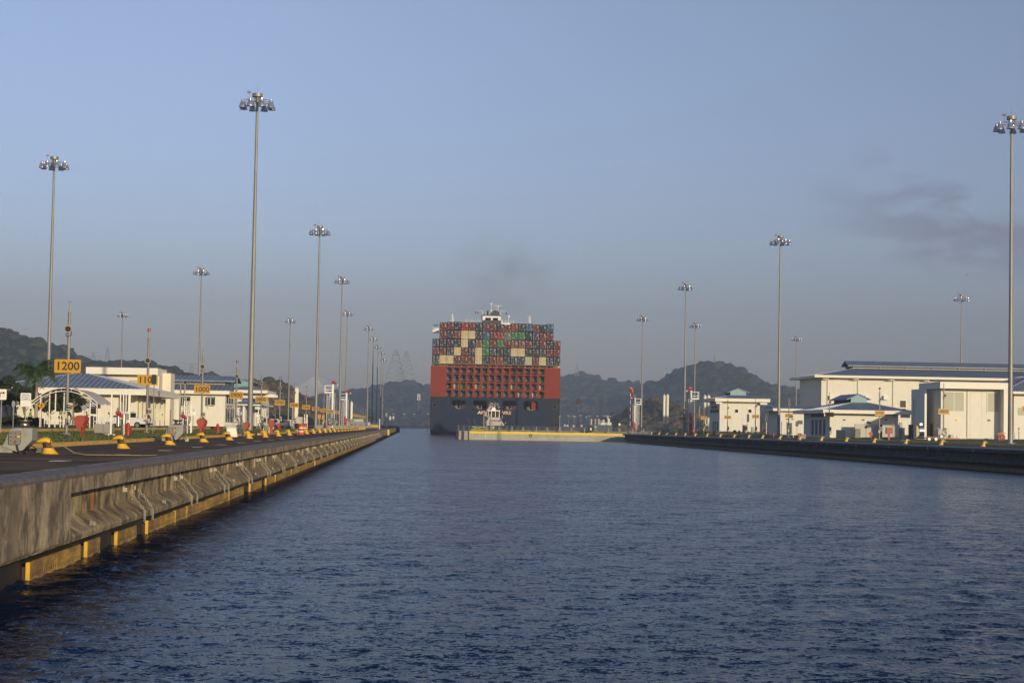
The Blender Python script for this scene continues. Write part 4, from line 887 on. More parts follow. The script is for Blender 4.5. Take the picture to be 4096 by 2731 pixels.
xe2=at(944,1520,YC+3).x-xl; b=MB(); b.prism([(1.6,zc1),(6.5,zc2+.25),(11.5,zc1),(11.5,zc1-.2),(6.5,zc2),(1.6,zc1-.2)],'x',-1,xe2); o=b.build('upper_roof',BLUEROOF,B)
s=MB(); q=-.8
while q<xe2: s.cyl((q,1.6,zc1+.03),(q,6.5,zc2+.28),.04,n=4); q+=.62
s.build('roof_seams',_m['roof_seam_metal'],o)
for px0_,px1_ in ((731,760),(829,859)):
    xa,xb=at(px0_,1600,YC).x-xl,at(px1_,1600,YC).x-xl; za,zc=at(840,1350+940/3.484,YC).z-.34,at(840,1350+838/3.484,YC).z-.34
    b=MB(); b.box(xa-.05,xb+.05,-.5,0,zc,zc+.12); b.box(xa-.05,xa,-.5,0,za,zc); b.box(xb,xb+.05,-.5,0,za,zc); b.box(xa,xb,-.48,-.02,za-.05,za); o=b.build('window_hood',DGREY,B); win(o,xa+.06,xb-.06,za+.05,zc-.05,-.3,.05,GLASS,'window',2)
sconce(B,at(757,1700,YC).x-xl,at(800,1693,YC).z-.2,-.02); sconce(B,at(835,1628,YC).x-xl,at(835,1628,YC).z-.34,-.02,W_TRIM); sconce(B,at(681,1636,YC).x-xl,at(681,1636,YC).z-.34,-.02)
b=MB(); 
for q in (1.5,4.5,8,11): b.box(Wd,Wd+.05,q,q+1.4,.1,2.6)
b.parts('side_door',DGREY,B)
b=MB()
for q in (2,5.5,9): b.box(Wd,Wd+.06,q,q+1.5,3.3,4.4)
b.parts('side_window',GLASS,B); sconce(B,Wd+.1,2.9,3); sconce(B,Wd+.1,2.9,7)
# ---- two-storey building beyond, with teal gable monitor and porch roof
YD=380.0; xl=at(925,1620,YD).x; D_=thing('gabled_building','farther cream building with a teal roof monitor beside the 0800 sign','building',(xl,YD,.3))
Wd=at(1046,1600,YD).x-xl; er=at(1071,1562,YD).x-xl; zt=at(1000,1350+738/3.484,YD).z-.3; zb=at(1000,1350+780/3.484,YD).z-.3
hip_roof(-3,er,-2.5,22,zt,at(1000,1350+683/3.484,YD+5).z-.3-zt,5,7,D_,fascia=zt-zb)
b=MB(); b.box(-1,Wd,0,20,0,zb+.1); b.build('wall',W_WALL,D_)
zm0=at(960,1350+680/3.484,YD+5).z-.3; zm1=at(960,1350+620/3.484,YD+5).z-.3; zm2=at(960,1350+592/3.484,YD+5).z-.3; xa,xm,xb=at(936,1540,YD+5).x-xl,at(968,1540,YD+5).x-xl,at(1010,1540,YD+5).x-xl
b=MB(); b.prism([(xa,zm0-1),(xa,zm1),(xm,zm2),(xb,zm1),(xb,zm0-1)],'y',5,18); b.build('roof_monitor',mat('monitor_teal_green',(.17,.33,.33),.55),D_)
b=MB(); b.prism([(xa-.4,zm1-.05),(xm,zm2+.25),(xb+1.2,zm1-.1),(xb+1.2,zm1-.25),(xm,zm2+.05),(xa-.4,zm1-.2)],'y',4.6,18); b.build('monitor_roof',BLUEROOF,D_)
b=MB()
for q in (2,6,10,14): b.box(Wd,Wd+.06,q,q+1.2,.1,3.0)
b.parts('side_door',DGREY,D_)
b=MB()
for q in (3,9,15): b.box(Wd,Wd+2.2,q,q+.15,zb-.5,zb)
b.parts('eave_bracket',W_TRIM,D_)
YP=352.0; P=thing('porch_building','low cream annex with a sloping blue porch roof and white posts by the tall mast','building',(at(931,1620,YP).x,YP,.3)); xl=at(931,1620,YP).x
zt=at(990,1350+940/3.484,YP).z-.3; zr=at(990,1350+850/3.484,YP+6).z-.3; er=at(1052,1600,YP).x-xl
hip_roof(-1,er,-.6,24,zt+.1,zr-zt,5.5,6,P,fascia=.25)
b=MB(); b.box(0,er-3.4,1.2,22,0,zt); b.build('wall',W_WALL,P)
b=MB()
for q in (0,4.2,8.4,12.6,17): b.box(er-.9,er-.7,q,q+.2,0,zt-.1)
for x in (.2,er-3.8): b.box(x,x+.35,.0,.35,0,zt-.1)
b.parts('porch_post',W_TRIM,P)
b=MB()
for q in (.9,2.0,3.1): b.box(q,q+.12,1.15,1.2,.1,2.6)
b.box(4.2,5.4,1.12,1.2,2.3,3.2); b.parts('door_frame',DGREY,P)
# ---------------------------------------------------------------- right bank
def right_house(name,label,Y,pxw,pxe,yb,ye0,ye1,yr,mon,z0,back,mpx,dep):
    """pxw wall left/right px, pxe eave left/right px, yb wall bottom y, ye0/ye1 fascia y, yr ridge y"""
    xl=at(pxw[0],1700,Y).x; o=thing(name,label,'building',(xl,Y,z0)); X=lambda px,dy=0:at(px,1700,Y+dy).x-xl; Zz=lambda px,y,dy=0:at(px,y,Y+dy).z-z0
    Wd=X(pxw[1]); e0,e1=X(pxe[0]),X(pxe[1]); zt=Zz(sum(pxe)/2,ye0); zb=Zz(sum(pxe)/2,ye1)
    ix=mpx; hip_roof(e0,e1,-1.8,dep+2,zt-.06,Zz(sum(pxe)/2,yr,4.5)-zt,ix,6,o,fascia=zt-zb)
    b=MB(); b.box(0,Wd,0,dep,-.6,zb+.12); b.build('wall',W_WALL,o)
    (ma,mm,mb_,my0,my1,my2)=mon
    b=MB(); b.prism([(X(ma,4.5),zt),(X(ma,4.5),Zz(ma,my1,4.5)),(X(mm,4.5),Zz(mm,my0,4.5)),(X(mb_,4.5),Zz(mb_,my1,4.5)),(X(mb_,4.5),zt)],'y',4.5,dep-3); b.build('roof_monitor',mat('monitor_teal_grey',(.2,.34,.36),.55,var=.05),o)
    b=MB(); b.prism([(X(ma,4.5)-.7,Zz(ma,my1,4.5)-.1),(X(mm,4.5),Zz(mm,my0,4.5)+.2),(X(mb_,4.5)+.7,Zz(mb_,my1,4.5)-.1),(X(mb_,4.5)+.7,Zz(mb_,my1,4.5)-.25),(X(mm,4.5),Zz(mm,my0,4.5)),(X(ma,4.5)-.7,Zz(ma,my1,4.5)-.25)],'y',4.3,dep-2.5); b.build('monitor_roof',BLUEROOF,o)
    b=MB(); b.box(X(ma,4.5)-.06,X(ma,4.5),5,dep-3.5,zt+.9,Zz(ma,my1,4.5)-.25); b.build('monitor_louvre',mat('brown_louvre',(.1,.06,.05),.7,stretch=(1,1,10)),o)
    b=MB(); g=1.5; b.box(e1-1.9,e1-.35,-1.2,-.9,zb-.55,zb); b.box(e0+.2,e0+1.6,-1.2,-.9,zb-.5,zb); b.parts('eave_bracket',W_TRIM,o)
    return o,Wd,X,Zz,zb
s38=lambda x,y:(2700+x/3.92,1450+y/3.92); s34=lambda x,y:(3150+x/3.484,1400+y/3.484); s31=lambda x,y:(3600+x/3.135,1400+y/3.135)
g1,Wd,X,Zz,zb=right_house('pump_house','white house with two small square windows behind the 0300 and 0400 signs',400,(2878,3039),(2856,3070.5),1725,1594,1607,1580,(2919.5,2950,2983,1556,1567,1580),.83,0,4.6,14)
for px in (2945.5,2999): win(g1,X(px-6.3),X(px+6.3),Zz(px,1450+783/3.92),Zz(px,1450+733/3.92),0,.12)
joints(g1,[X(2895),X(2925),X(2970),X(2985)],1.5,zb,0,[(0,Wd,Zz(2950,1675))])
b=MB()
for q in (1.5,4.5,7.5,10.5): b.box(-.25,0,q,q+1.2,Zz(2850,1640)-.5,Zz(2850,1640)+.2)
for q in (2,5,8): b.box(-.06,0,q,q+1,.1,2.2)
b.box(-.05,0,3,11,5.0,5.6); b.parts('side_vent',DGREY,g1)
MB().box(X(2820),X(3060),-2.6,-2.4,-.85,.02).build('plinth_wall',WALLD,g1)
g2,Wd,X,Zz,zb=right_house('control_house','white single-storey house with teal roof monitor behind the 0600 and 0700 signs',300,(3318,3592.5),(3285,3641),1743,1641,1655,1609,(3403,3435,3466,1579,1593,1607),.4,0,6.2,20)
for px in (3377,3453,3544): MB().box(X(px-4),X(px+4),-.2,0,Zz(px,1681),Zz(px,1676)).build('wall_lamp',DGREY,g2)
b=MB(); b.box(X(3401),X(3564),-3.2,-2.9,-.2,Zz(3500,1696)); b.box(X(3490),X(3564),-5.4,-5.1,-.2,Zz(3500,1697)); b.box(X(3490),X(3490)+.25,-5.4,-2.9,-.2,Zz(3500,1697)); b.build('screen_wall',mat('grey_screen_wall',(.5,.49,.45),.8,var=.04),g2)
b=MB()
for q in (3,6,9,12): b.box(-.06,0,q,q+1.6,.1,2.7)
b.box(-.08,0,3,14,3.1,3.8); b.parts('garage_door',DGREY,g2)
MB().box(X(3470),X(3480),-.3,-.02,1.4,Zz(3475,1684)).build('wall_cabinet',DGREY,g2)
# small low building between
Y=345; xl=at(3110,1700,Y).x; g3=thing('low_annex','low white annex with a ribbed pale roof between the two hip-roofed houses','building',(xl,Y,.45)); X=lambda px:at(px,1700,Y).x-xl; zz=lambda y:at(3200,y,Y).z-.45
hip_roof(-1,X(3330),-1.2,12,zz(1636),zz(1622)-zz(1636),.5,5,g3,fascia=zz(1636)-zz(1646))
MB().box(.5,X(3320),0,11,-.5,zz(1646)+.2).build('wall',W_WALL,g3)
b=MB(); b.box(X(3149),X(3151)+.8,-.06,0,0,2.2); b.box(X(3190),X(3210),-.1,0,2.0,2.7); b.parts('door_frame',DGREY,g3); sconce(g3,X(3149),2.9,0); sconce(g3,X(3170),2.9,0)
# big hall
Y=392; xl=at(3284,1700,Y).x; H=thing('large_hall','large high white hall with a long blue roof and ridge monitor','building',(xl,Y,.6)); X=lambda px,dy=0:at(px,1700,Y+dy).x-xl; zz=lambda px,y,dy=0:at(px,y,Y+dy).z-.6
zt=zz(3252,1500); zb=zz(3252,1509.5)
hip_roof(X(3252)-.1,58,-2.2,24,zt-.06,zz(3420,1400+250/3.484,9)-zt,11.5,11,H,seam=.75,fascia=zt-zb)
MB().box(0,56,0,22,-.3,zb+.1).build('wall',W_WALL,H)
m0=X(3400,9); b=MB(); b.box(m0,47,9,13,zt+1,zz(3450,1460,9)); b.build('monitor_wall',DGREY,H)
b=MB(); q=m0+.8
while q<46: b.box(q,q+5.4,8.9,8.98,zz(3480,1473,9),zz(3480,1462,9)); q+=5.9
b.parts('strip_window',LOUV,H)
b=MB(); b.box(m0+.6,47,8.86,8.95,zz(3480,1475,9)-.1,zz(3480,1475,9)+.12); q=m0+.6
while q<47: b.box(q,q+.2,8.84,8.9,zz(3480,1475,9),zz(3480,1462,9)); q+=5.9
b.build('strip_window_frame',W_TRIM,H)
zr0=zz(3480,1463,9); zr1=zz(3480,1449,9); xm=m0-.9
b=MB(); b.prism([(7.6,zr0),(10.8,zr1+.3),(14,zr0),(14,zr0-.2),(10.8,zr1),(7.6,zr0-.2)],'x',xm,48); o=b.build('monitor_roof',BLUEROOF,H)
b=MB(); b.prism([(8.2,zt+.8),(8.2,zr0-.2),(10.8,zr1),(13.4,zr0-.2),(13.4,zt+.8)],'x',m0-.05,m0); b.build('monitor_gable',DGREY,H)
s=MB(); q=xm+.3
while q<48: s.cyl((q,7.6,zr0+.03),(q,10.8,zr1+.33),.045,n=4); q+=.75
s.build('roof_seams',_m['roof_seam_metal'],o)
for px in (3323,3466,3540): MB().box(X(px-9),X(px+9),-.75,0,zz(px,1598),zz(px,1582)).build('wall_fan_hood',mat('hood_galvanised',(.5,.52,.52),.5,.2),H)
MB().box(X(3660),X(3686),-.75,0,zz(3670,1601),zz(3670,1586)).build('wall_fan_hood',_m['hood_galvanised'],H)
win(H,X(3599),X(3623),zz(3610,1629),zz(3610,1602),0,.18); win(H,X(3599),X(3623),zz(3610,1644),zz(3610,1634),0,.12)
b=MB()
for px in (3297,3418,3559,3700): b.box(X(px-12),X(px+12),-1.4,-1.3,zb-.35,zb-.2); b.box(X(px+10),X(px+12),-1.4,-.1,zb-.35,zb)
b.parts('gutter_bracket',W_TRIM,H)
b=MB()
for px in (3297,3418,3559,3700): b.cyl((X(px+11),-.12,0),(X(px+11),-.12,zb-.3),.09,n=6)
b.parts('downpipe',mat('weathered_downpipe',(.5,.48,.4),.6),H)
joints(H,[6*k+1 for k in range(9)],0,zb,0); MB().box(-.05,0,6,7.4,3,5).build('side_window',GLASS,H)
# white cube building
Y=255; xl=at(3763,1700,Y).x; K=thing('white_block','white cube-like block with projecting parapet and two large louvres behind the 0800 sign','building',(xl,Y,.34)); X=lambda px,dy=0:at(px,1700,Y+dy).x-xl; zz=lambda px,y,dy=0:at(px,y,Y+dy).z-.34
zt=zz(3880,1530); zb=zz(3880,1556)
MB().box(X(3745),X(4018.5),-1.8,9,zb,zt).build('parapet',W_TRIM,K)
MB().box(0,X(3999),0,9,-.4,zb).build('wall',W_WALL,K)
MB().box(X(3999),X(4018),-1.75,9,-.4,zb).build('end_pier',W_TRIM,K)
b=MB(); b.box(-1.75,-1.45,2,9,-.4,zb); b.build('side_pier',W_TRIM,K)
win(K,X(3776),X(3853.5),zz(3810,1644),zz(3810,1568),0,.09,LOUV,'louvre_window',2); win(K,X(3949),X(3993),zz(3970,1647),zz(3970,1572),0,.09,LOUV,'louvre_window')
sconce(K,X(3956),zz(3956,1680),0); o=MB(); o.box(X(3826),X(3836),-.25,0,zz(3830,1681),zz(3830,1676)); o.build('wall_lamp',mat('amber_lamp_glass',(.7,.3,.08),.2,emit=(.9,.4,.08)),K)
MB().box(-.06,0,4,5.2,-.2,2.1).build('side_door',DGREY,K)
joints(K,[X(3880),X(3925)],0,zb,0)
MB().cyl((X(3868),-.08,zb-.1),(X(3868),-.08,.2),.05,n=6).build('downpipe',_m['weathered_downpipe'],K)
# building at the right edge
Y=270; xl=at(4055,1700,Y).x; E_=thing('edge_building','white building with a dark blue hip roof cut by the right edge of the picture','building',(xl,Y,.3)); X=lambda px:at(px,1700,Y).x-xl; zz=lambda y:at(4070,y,Y).z-.3
hip_roof(X(3995),16,-1.6,20,zz(1568),2.6,7,7,E_,fascia=.35); MB().box(0,15,0,18,-.3,zz(1575)).build('wall',W_WALL,E_)
MB().box(X(4072),3,-.06,0,zz(1660),zz(1630)).build('wall_panel',LOUV,E_)
# ================================================================ QUAY EQUIPMENT
def winch(x,y,label,paint,rz=0,k=1.0):
    o=thing('capstan_winch',label,'winch',(x,y,0),rz,'capstan winches on the left apron'); o.scale=(k,k,k)
    b=MB(); b.prism([(-.53,.2),(-.1,.05),(.06,.1),(.33,.4),(.33,.76),(-.14,.76),(-.33,.7)],'y',-.3,.45); b.box(-.62,-.25,-.25,.35,.02,.2); b.build('housing',paint,o)
    b=MB(); b.box(-.33,.0,-.4,-.3,.27,.68); b.mats(1)
    r=random.Random(3)
    for i in range(3):
        for j in range(3): b.cyl((-.27+i*.14,-.4,.6-j*.11),(-.27+i*.14,-.425,.6-j*.11),.018,n=8)
    b.mats(2).box(.0-.08,.0,-.43,-.4,.48,.53); b.mats(3).cyl((-.14,-.4,.34),(-.14,-.44,.34),.035,n=10)
    b.build('control_panel',[mat('panel_steel',(.24,.23,.2),.4,.5,var=.1),DGREY,YPAINT,RED],o)
    b=MB(); b.lathe([(.3,.72),(.27,.76),(.16,.8),(.13,.86),(.15,.92),(.22,.97),(.22,1.0),(.18,1.0)],(.02,.08,0),18); b.build('capstan_drum',mat('brown_capstan_metal',(.14,.11,.08),.4,.5,var=.3,scale=5),o)
    b=MB(); b.lathe([(.131,.83),(.133,.86),(.131,.89)],(.02,.08,0),18).build('polished_band',STEEL,o)
    b=MB(); b.tube([(.3,-.32,.25),(.42,-.4,.2),(.5,-.38,.12),(.42,-.33,.08),(.32,-.3,.16)],.015,5); b.tube([(-.1,-.38,.27),(-.05,-.4,.1),(.05,-.35,.03),(.2,-.4,.02)],.02,5)
    for s_ in (-.1,.1): b.cyl((s_,.05,0),(s_,.05,.12),.06,n=8)
    b.build('cable',BLACK,o); return o
winch(at(92,1750,50.2).x,50.2,'large grey capstan winch with a control panel at the left edge of the apron',MACH,0,.9)
winch(at(706,1750,86).x,86,'grey capstan winch standing left of the hanging-basket pole base, below the 1000 sign',MACH,0,1.02)
winch(at(1077,1720,153).x,153,'cream-green capstan winch in front of the orange cabinet',mat('cream_machine_paint',(.5,.48,.34),.5,var=.08),0,1.1)
winch(-11.9,262,'farther grey capstan winch beyond the orange drum',MACH); winch(-11.9,360,'far grey capstan winch near the end of the apron bollards',MACH)
def small_box(px,py,Y,w_,d,h_,m,label,cat='cabinet',name='equipment_cabinet',z=None,lid=True,leg=False):
    p=at(px,py,Y); zz_=z if z is not None else p.z
    o=thing(name,label,cat,(p.x,Y,zz_)); MB().box(-w_/2,w_/2,0,d,0,h_).build('case',m,o)
    b=MB(); b.box(-w_/2-.02,w_/2+.02,-.02,d+.02,h_,h_+.03); b.box(-w_/2+.04,w_/2-.04,-.012,0,.05,h_-.05); b.build('door',m,o)
    MB().box(w_*.25,w_*.32,-.03,-.012,h_*.45,h_*.6).build('handle',DGREY,o)
    if leg: MB().box(-.12,.12,d*.3,d*.7,-leg,0).build('stand',m,o)
    return o
small_box(155,1805,52,.16,.2,.11,mat('green_grey_box',(.1,.13,.11),.6),'small green-grey junction box on the asphalt beside the near winch','box','junction_box',0)
small_box(747,1765,88,.16,.15,.12,mat('pale_green_box',(.4,.5,.42),.6),'small pale green box on the asphalt right of the second winch','box','junction_box',0)
small_box(1084.5,1714,150,.47,.3,.55,HOOD,'square orange-red cabinet on a stand behind the cream winch','cabinet','fire_cabinet',.62,leg=.6)
small_box(3557.5,1735,250,.86,.5,.86,HOOD,'square orange-red cabinet on a single post right of the 0700 sign, right bank','cabinet','fire_cabinet',.9,leg=.9)
# red hoods over hose reels
def hood_mesh():
    b=MB(); n=12; pr=[(-.34,.46),(-.3,.56),(-.2,.64),(-.05,.68),(.12,.68),(.2,.63),(.27,.54),(.3,.44),(.22,.22),(.12,.04),(.02,-.1),(-.06,-.14),(-.14,-.06),(-.25,.2)]
    b.prism([(x,z) for x,z in pr],'y',-.02,.02)
    m=len(pr); back=[(x*.75+.22,z*.9+.02) for x,z in pr]
    vs=[(x,.02,z) for x,z in pr]+[(x,.5,z) for x,z in back]
    b.add(vs,[(i,i+1,m+i+1,m+i) for i in range(0,9)]); return b.mesh('hood',HOOD)
HM=hood_mesh()
def reel(x,y,z,label,k=1,rz=0):
    o=thing('hose_reel_hood',label,'hose reel',(x,y,z),rz,'red hooded hose reels'); o.scale=(k,k,k)
    put(HM,o,loc=(0,0,.52))
    put(sm('reel',lambda:MB().tube([(.12,.1,.5),(.14,.02,.62),(.2,.02,.5),(.18,.05,.3),(.1,.05,.22)],.06,7).cyl((.05,.25,.5),(.25,.25,.5),.16,n=12).mesh('hose_reel',mat('dark_red_iron',(.28,.035,.025),.5,var=.2,scale=4))),o)
    put(sm('rst',lambda:MB().cyl((.06,.1,0),(.08,.1,.5),.035,n=7).cyl((.2,.2,0),(.2,.2,.4),.03,n=6).mesh('stand',RED)),o)
for i,(px,Y,l) in enumerate(((318,90,'large red hose-reel hood leaning beside the 1200 sign pole'),(803,118,'red hose-reel hood at the foot of the 1000 sign pole'),(984,150,'red hose-reel hood half hidden behind the big mast base'),(1115,200,'red hose-reel hood at the foot of the 0700 sign pole'),(1218,235,'red hose-reel hood just behind the orange drum'),(1306,360,'red hose-reel hood below the 0300 sign'),(1452,590,'tiny red hose-reel hood near the far 1400 sign'),(2776,400,'red hose-reel hood beside the tall red hydrant stack, right bank'),(2939,345,'red hose-reel hood below the 0300 sign, right bank'),(3484,262,'red hose-reel hood left of the 0700 sign, right bank'))):
    p=at(px,1700,Y); reel(p.x,Y,.12 if px<2000 else 0,l,.86 if Y<130 else .72 if px<2000 else .95)
def hydrant(x,y,z,label):
    o=thing('fire_hydrant',label,'fire hydrant',(x,y,z),0,'red fire hydrants'); 
    put(sm('hy',lambda:MB().lathe([(.14,0),(.12,.03),(.12,.45),(.17,.47),(.17,.52),(.12,.54),(.11,.62),(.06,.7),(.03,.74)],(0,0,0),14).mesh('barrel',RED)),o)
    put(sm('hyo',lambda:MB().cyl((-.22,0,.38),(.2,0,.38),.06,n=8).cyl((0,-.2,.38),(0,0,.38),.07,n=8).cyl((-.26,0,.38),(-.2,0,.38),.08,n=8).mesh('outlet',RED)),o)
for px,Y,l in((511,100,'red fire hydrant beside the stainless pipe cabinet, left bank'),(870,137,'red fire hydrant on the grass left of the steel stairs'),(3093,280,'red fire hydrant behind the pale bollard near the 0500 sign, right bank')): p=at(px,1740,Y); hydrant(p.x,Y,.1,l)
small_box(3200,1750,262,.5,.4,.75,HOOD,'low red box beside a grey concrete block, right of the 0500 sign','box','fire_box',0)
small_box(3214,1757,258,.66,.5,.62,CONC,'grey concrete block beside the low red box, right bank','block','concrete_block',0)
# stainless pipe cabinets
def pipeset(x,y,z,label,h=2.2,ladder=True):
    o=thing('pipe_cabinet',label,'pipe cabinet',(x,y,z),0,'stainless pipe cabinets'); 
    MB().box(-.3,-.16,-.05,.15,.5,1.5).box(.05,.36,-.1,.2,.85,1.2).cyl((.1,0,.0),(.05,0,.9),.1,.16,8).build('case',mat('dull_stainless',(.25,.25,.23),.45,.5,var=.25,scale=3),o)
    b=MB()
    for x_ in (-.1,.06,.2): b.cyl((x_,-.12,1.25),(x_,-.12,h),.055,n=10)
    b.cyl((-.18,-.12,.5),(-.18,-.12,1.05),.05,n=8); b.cyl((.12,-.2,.6),(.12,-.2,1.15),.06,n=8); b.build('steel_pipe',STEEL,o)
    b=MB(); b.box(.3,.42,0,.1,0,h); b.box(-.62,-.54,-.04,.04,0,h); b.box(-.85,-.35,-.25,.2,0,.08); b.build('support_post',W_TRIM,o)
    MB().tube([(-.3,-.2,1.25),(-.05,-.22,1.15),(.05,-.2,.95)],[.1,.1,.07],7).build('red_valve',RED,o)
p=at(487,1740,100); pipeset(p.x,100,.12,'tall stainless pipe cabinet with a red valve left of the 1100 sign pole')
p=at(742,1734,125); pipeset(p.x,125,.12,'stainless pipe cabinet with ladder-like posts left of the 1000 sign pole')
def post(px,py0,py1,Y,r,m,label,cat='post',name='service_post',z=None,extra=None):
    p=at(px,py0,Y); q=at(px,py1,Y); z0=z if z is not None else p.z; o=thing(name,label,cat,(p.x,Y,z0)); h_=q.z-z0
    MB().cyl((0,0,0),(0,0,h_),r,n=10).build('shaft',m,o)
    b=MB(); b.cyl((0,0,0),(0,0,.06),r*2.2,n=10); b.cyl((0,0,h_),(0,0,h_+.05),r*1.25,n=8); b.parts('collar',m,o)
    return o,h_
# ladder column at 1000 sign
o,h_=post(718,1735,1535,126,.05,GALV,'slim galvanised ladder column with a hooked top left of the 1000 sign','ladder','ladder_column',.12)
b=MB(); b.cyl((.28,0,0),(.28,0,h_),.05,n=8); 
for k in range(14): b.cyl((0,0,.2+k*.23),(.28,0,.2+k*.23),.012,n=4)
b.tube([(0,0,h_),(-.02,0,h_+.12),(.08,0,h_+.2),(.16,0,h_+.1)],.03,6); b.build('ladder_rung',GALV,o)
# steel stairs
p=at(930,1746,120); o=thing('steel_stairs','white steel access stairs with tall handrails standing at the apron edge','stairs',(p.x,120,0))
b=MB(); 
for k in range(3): b.box(-.34+k*.06,.24+k*.07,-.6+k*.3,-.2+k*.3,0,.2+k*.0) if 0 else None
b.box(-.2,.36,-.62,-.3,0,.18); b.box(-.3,.3,-.3,0,0,.37); b.box(-.38,.22,0,.35,0,.55); b.parts('step',W_TRIM,o)
b=MB(); b.prism([(-.5,.72),(.34,.72),(.3,.9),(-.55,.95)],'y',.2,1.4); b.box(-.45,.25,.3,1.3,.55,.72); b.build('platform',mat('pale_grey_deck',(.5,.49,.44),.6),o)
b=MB(); b.prism([(.3,.8),(.42,.8),(.78,0),(.62,0)],'y',.0,.06); b.build('stringer',DGREY,o)
b=MB()
def rail(p0,p1,n,h2):
    p0=Vector(p0);p1=Vector(p1)
    for k in range(n): q=p0.lerp(p1,k/(n-1)); b.cyl(q,q+Vector((0,0,h2)),.017,n=5)
    for z in (h2,h2*.55): b.cyl(p0+Vector((0,0,z)),p1+Vector((0,0,z)),.017,n=5)
rail((-.55,1.3,1.25),(-.0,.2,.75),6,.45); rail((.3,1.2,1.3),(.78,-.3,.05),8,.55); b.build('handrail',GALV,o)
b=MB(); b.box(.8,1.55,.3,.9,.0,.06) ; 
# orange drum on its dolly
def drum(px,Y,label,k=1,dolly=True):
    p=at(px,1740,Y); o=thing('traffic_drum',label,'traffic drum',(p.x,Y,0),0,'orange and white traffic drums'); o.scale=(k,k,k)
    z=.09
    for i,(a,c,m_,nm) in enumerate(((0,.2,ORANGE,'drum_body'),(.2,.29,WHITEP,'reflective_band'),(.29,.47,ORANGE,'drum_body'),(.47,.56,WHITEP,'reflective_band'),(.56,.74,ORANGE,'drum_body'))):
        MB().lathe([(.24-.012*i,z+a),(.24-.012*i,z+c),(.235-.012*i,z+c)],(0,0,0),20).build(nm,m_,o,True)
    MB().lathe([(.19,z+.74),(.16,z+.8),(.05,z+.82)],(0,0,0),16).build('lid',RED,o)
    b=MB(); b.box(-.26,.26,-.26,.26,.06,.09)
    for sx in (-.2,.2):
        for sy in (-.2,.2): b.cyl((sx-.02,sy,.035),(sx+.02,sy,.035),.035,n=8)
    b.build('dolly',DGREY,o)
drum(1203.5,143,'orange and white striped drum on a wheeled dolly among the bollards'); drum(1218,170,'second orange and white drum, mostly hidden behind the front one',.9)
# road signs
def sign(px,yc,Y,w_,h_,zg,label,shape='rect',face=WHITEP,post_m=GALV,back=False,ybase=None):
    p=at(px,yc,Y); o=thing('road_sign',label,'sign',(p.x,Y,zg)); h0=p.z-zg
    MB().cyl((0,.03,0),(0,.03,h0-h_*.3 if shape!='rect' else h0-h_/2+.05),.03,n=8).build('post',post_m,o)
    if shape=='rect': poly=rrect(w_,h_,.05)
    elif shape=='dia': poly=[(w_/2,0),(0,h_/2),(-w_/2,0),(0,-h_/2)]
    else: poly=[(w_/2*math.cos(PI/8+i*PI/4),h_/2*math.sin(PI/8+i*PI/4)) for i in range(8)]
    bd=MB().prism([(x,z+h0) for x,z in poly],'y',-.02,.0).build('plate',face,o)
    return o,bd,h0
sgrey=mat('sign_back_grey',(.3,.31,.31),.45,.4,var=.08)
o,bd,h0=sign(103,1599,112,.62,.82,.12,'white staff-only notice in two panels on a post beside the near winch')
for k,s in enumerate(('PERSONAL','AUTORIZADO','SOLAMENTE')): text(s,.115,TXTB,bd,(0,-.026,h0+.3-k*.12),width=.5,depth=.003)
MB().box(-.31,.31,-.024,-.02,h0-.045,h0-.02).build('divider',DGREY,bd)
b=MB()
for k in range(3): b.box(-.22,.22,-.024,-.02,h0-.2-k*.09,h0-.17-k*.09)
b.build('faint_line',mat('faded_cream_line',(.62,.52,.36),.6),bd)
o,bd,h0=sign(6,1577,104,.56,.58,.05,'white no-right-turn sign with a black arrow, cut by the left edge')
b=MB(); b.box(-.11,-.05,-.026,-.02,h0-.17,h0+.06); b.box(-.11,.1,-.026,-.02,h0+.06,h0+.12); b.prism([(.08,h0+.0),(.22,h0+.09),(.08,h0+.18)],'y',-.026,-.02); b.build('arrow',TXTK,bd)
b=MB(); b.tube([(.2*math.cos(t*PI/10),-.03,h0+.2*math.sin(t*PI/10)) for t in range(21)],.012,4); b.cyl((-.14,-.03,h0+.14),(.14,-.03,h0-.14),.012,n=4); b.build('ban_ring',mat('faded_ring_tan',(.6,.4,.22),.6),bd)
def walker(bd,h0,k=1):
    b=MB(); b.cyl((.01,-.03,h0+.15*k),(.01,-.024,h0+.15*k),.03*k,n=8)
    for a,c,r_ in (((.0,.12),(-.01,-.0),.028),((-.01,.0),(.06,-.16),.018),((-.01,.0),(-.07,-.16),.018),((0,.1),(.08,.0),.013),((0,.1),(-.08,.02),.013)): b.cyl((a[0]*k,-.027,h0+a[1]*k),(c[0]*k,-.027,h0+c[1]*k),r_*k,n=5)
    b.build('walking_figure',TXTK,bd)
o,bd,h0=sign(166.6,1622,150,.58,.62,.3,'yellow diamond pedestrian sign in front of the arched canopy',shape='dia',face=YSIGN); walker(bd,h0)
o,bd,h0=sign(3464,1708,285,.6,.6,.1,'yellow diamond pedestrian sign beside the control house, right bank',shape='dia',face=mat('dull_sign_yellow',(.4,.36,.05),.5)); walker(bd,h0)
sign(337,1630,165,.5,.52,.3,'grey back of an octagonal stop sign in front of the navy banner',shape='oct',face=sgrey); sign(54,1615,140,.27,.5,.2,'narrow grey back of an octagonal sign near the left trees',shape='oct',face=sgrey)
o,bd,h0=sign(773,1645,150,.42,.6,.12,'small white two-panel notice right of the stainless pipes, behind the 1000 pole')
for k in range(3): text(('PERSONAL','AUTORIZADO','SOLAMENTE')[k],.08,TXTB,bd,(0,-.026,h0+.22-k*.09),width=.34,depth=.003)
o,bd,h0=sign(1026,1658,240,.46,.5,.1,'small white right-turn arrow sign left of the 0800 pole',)
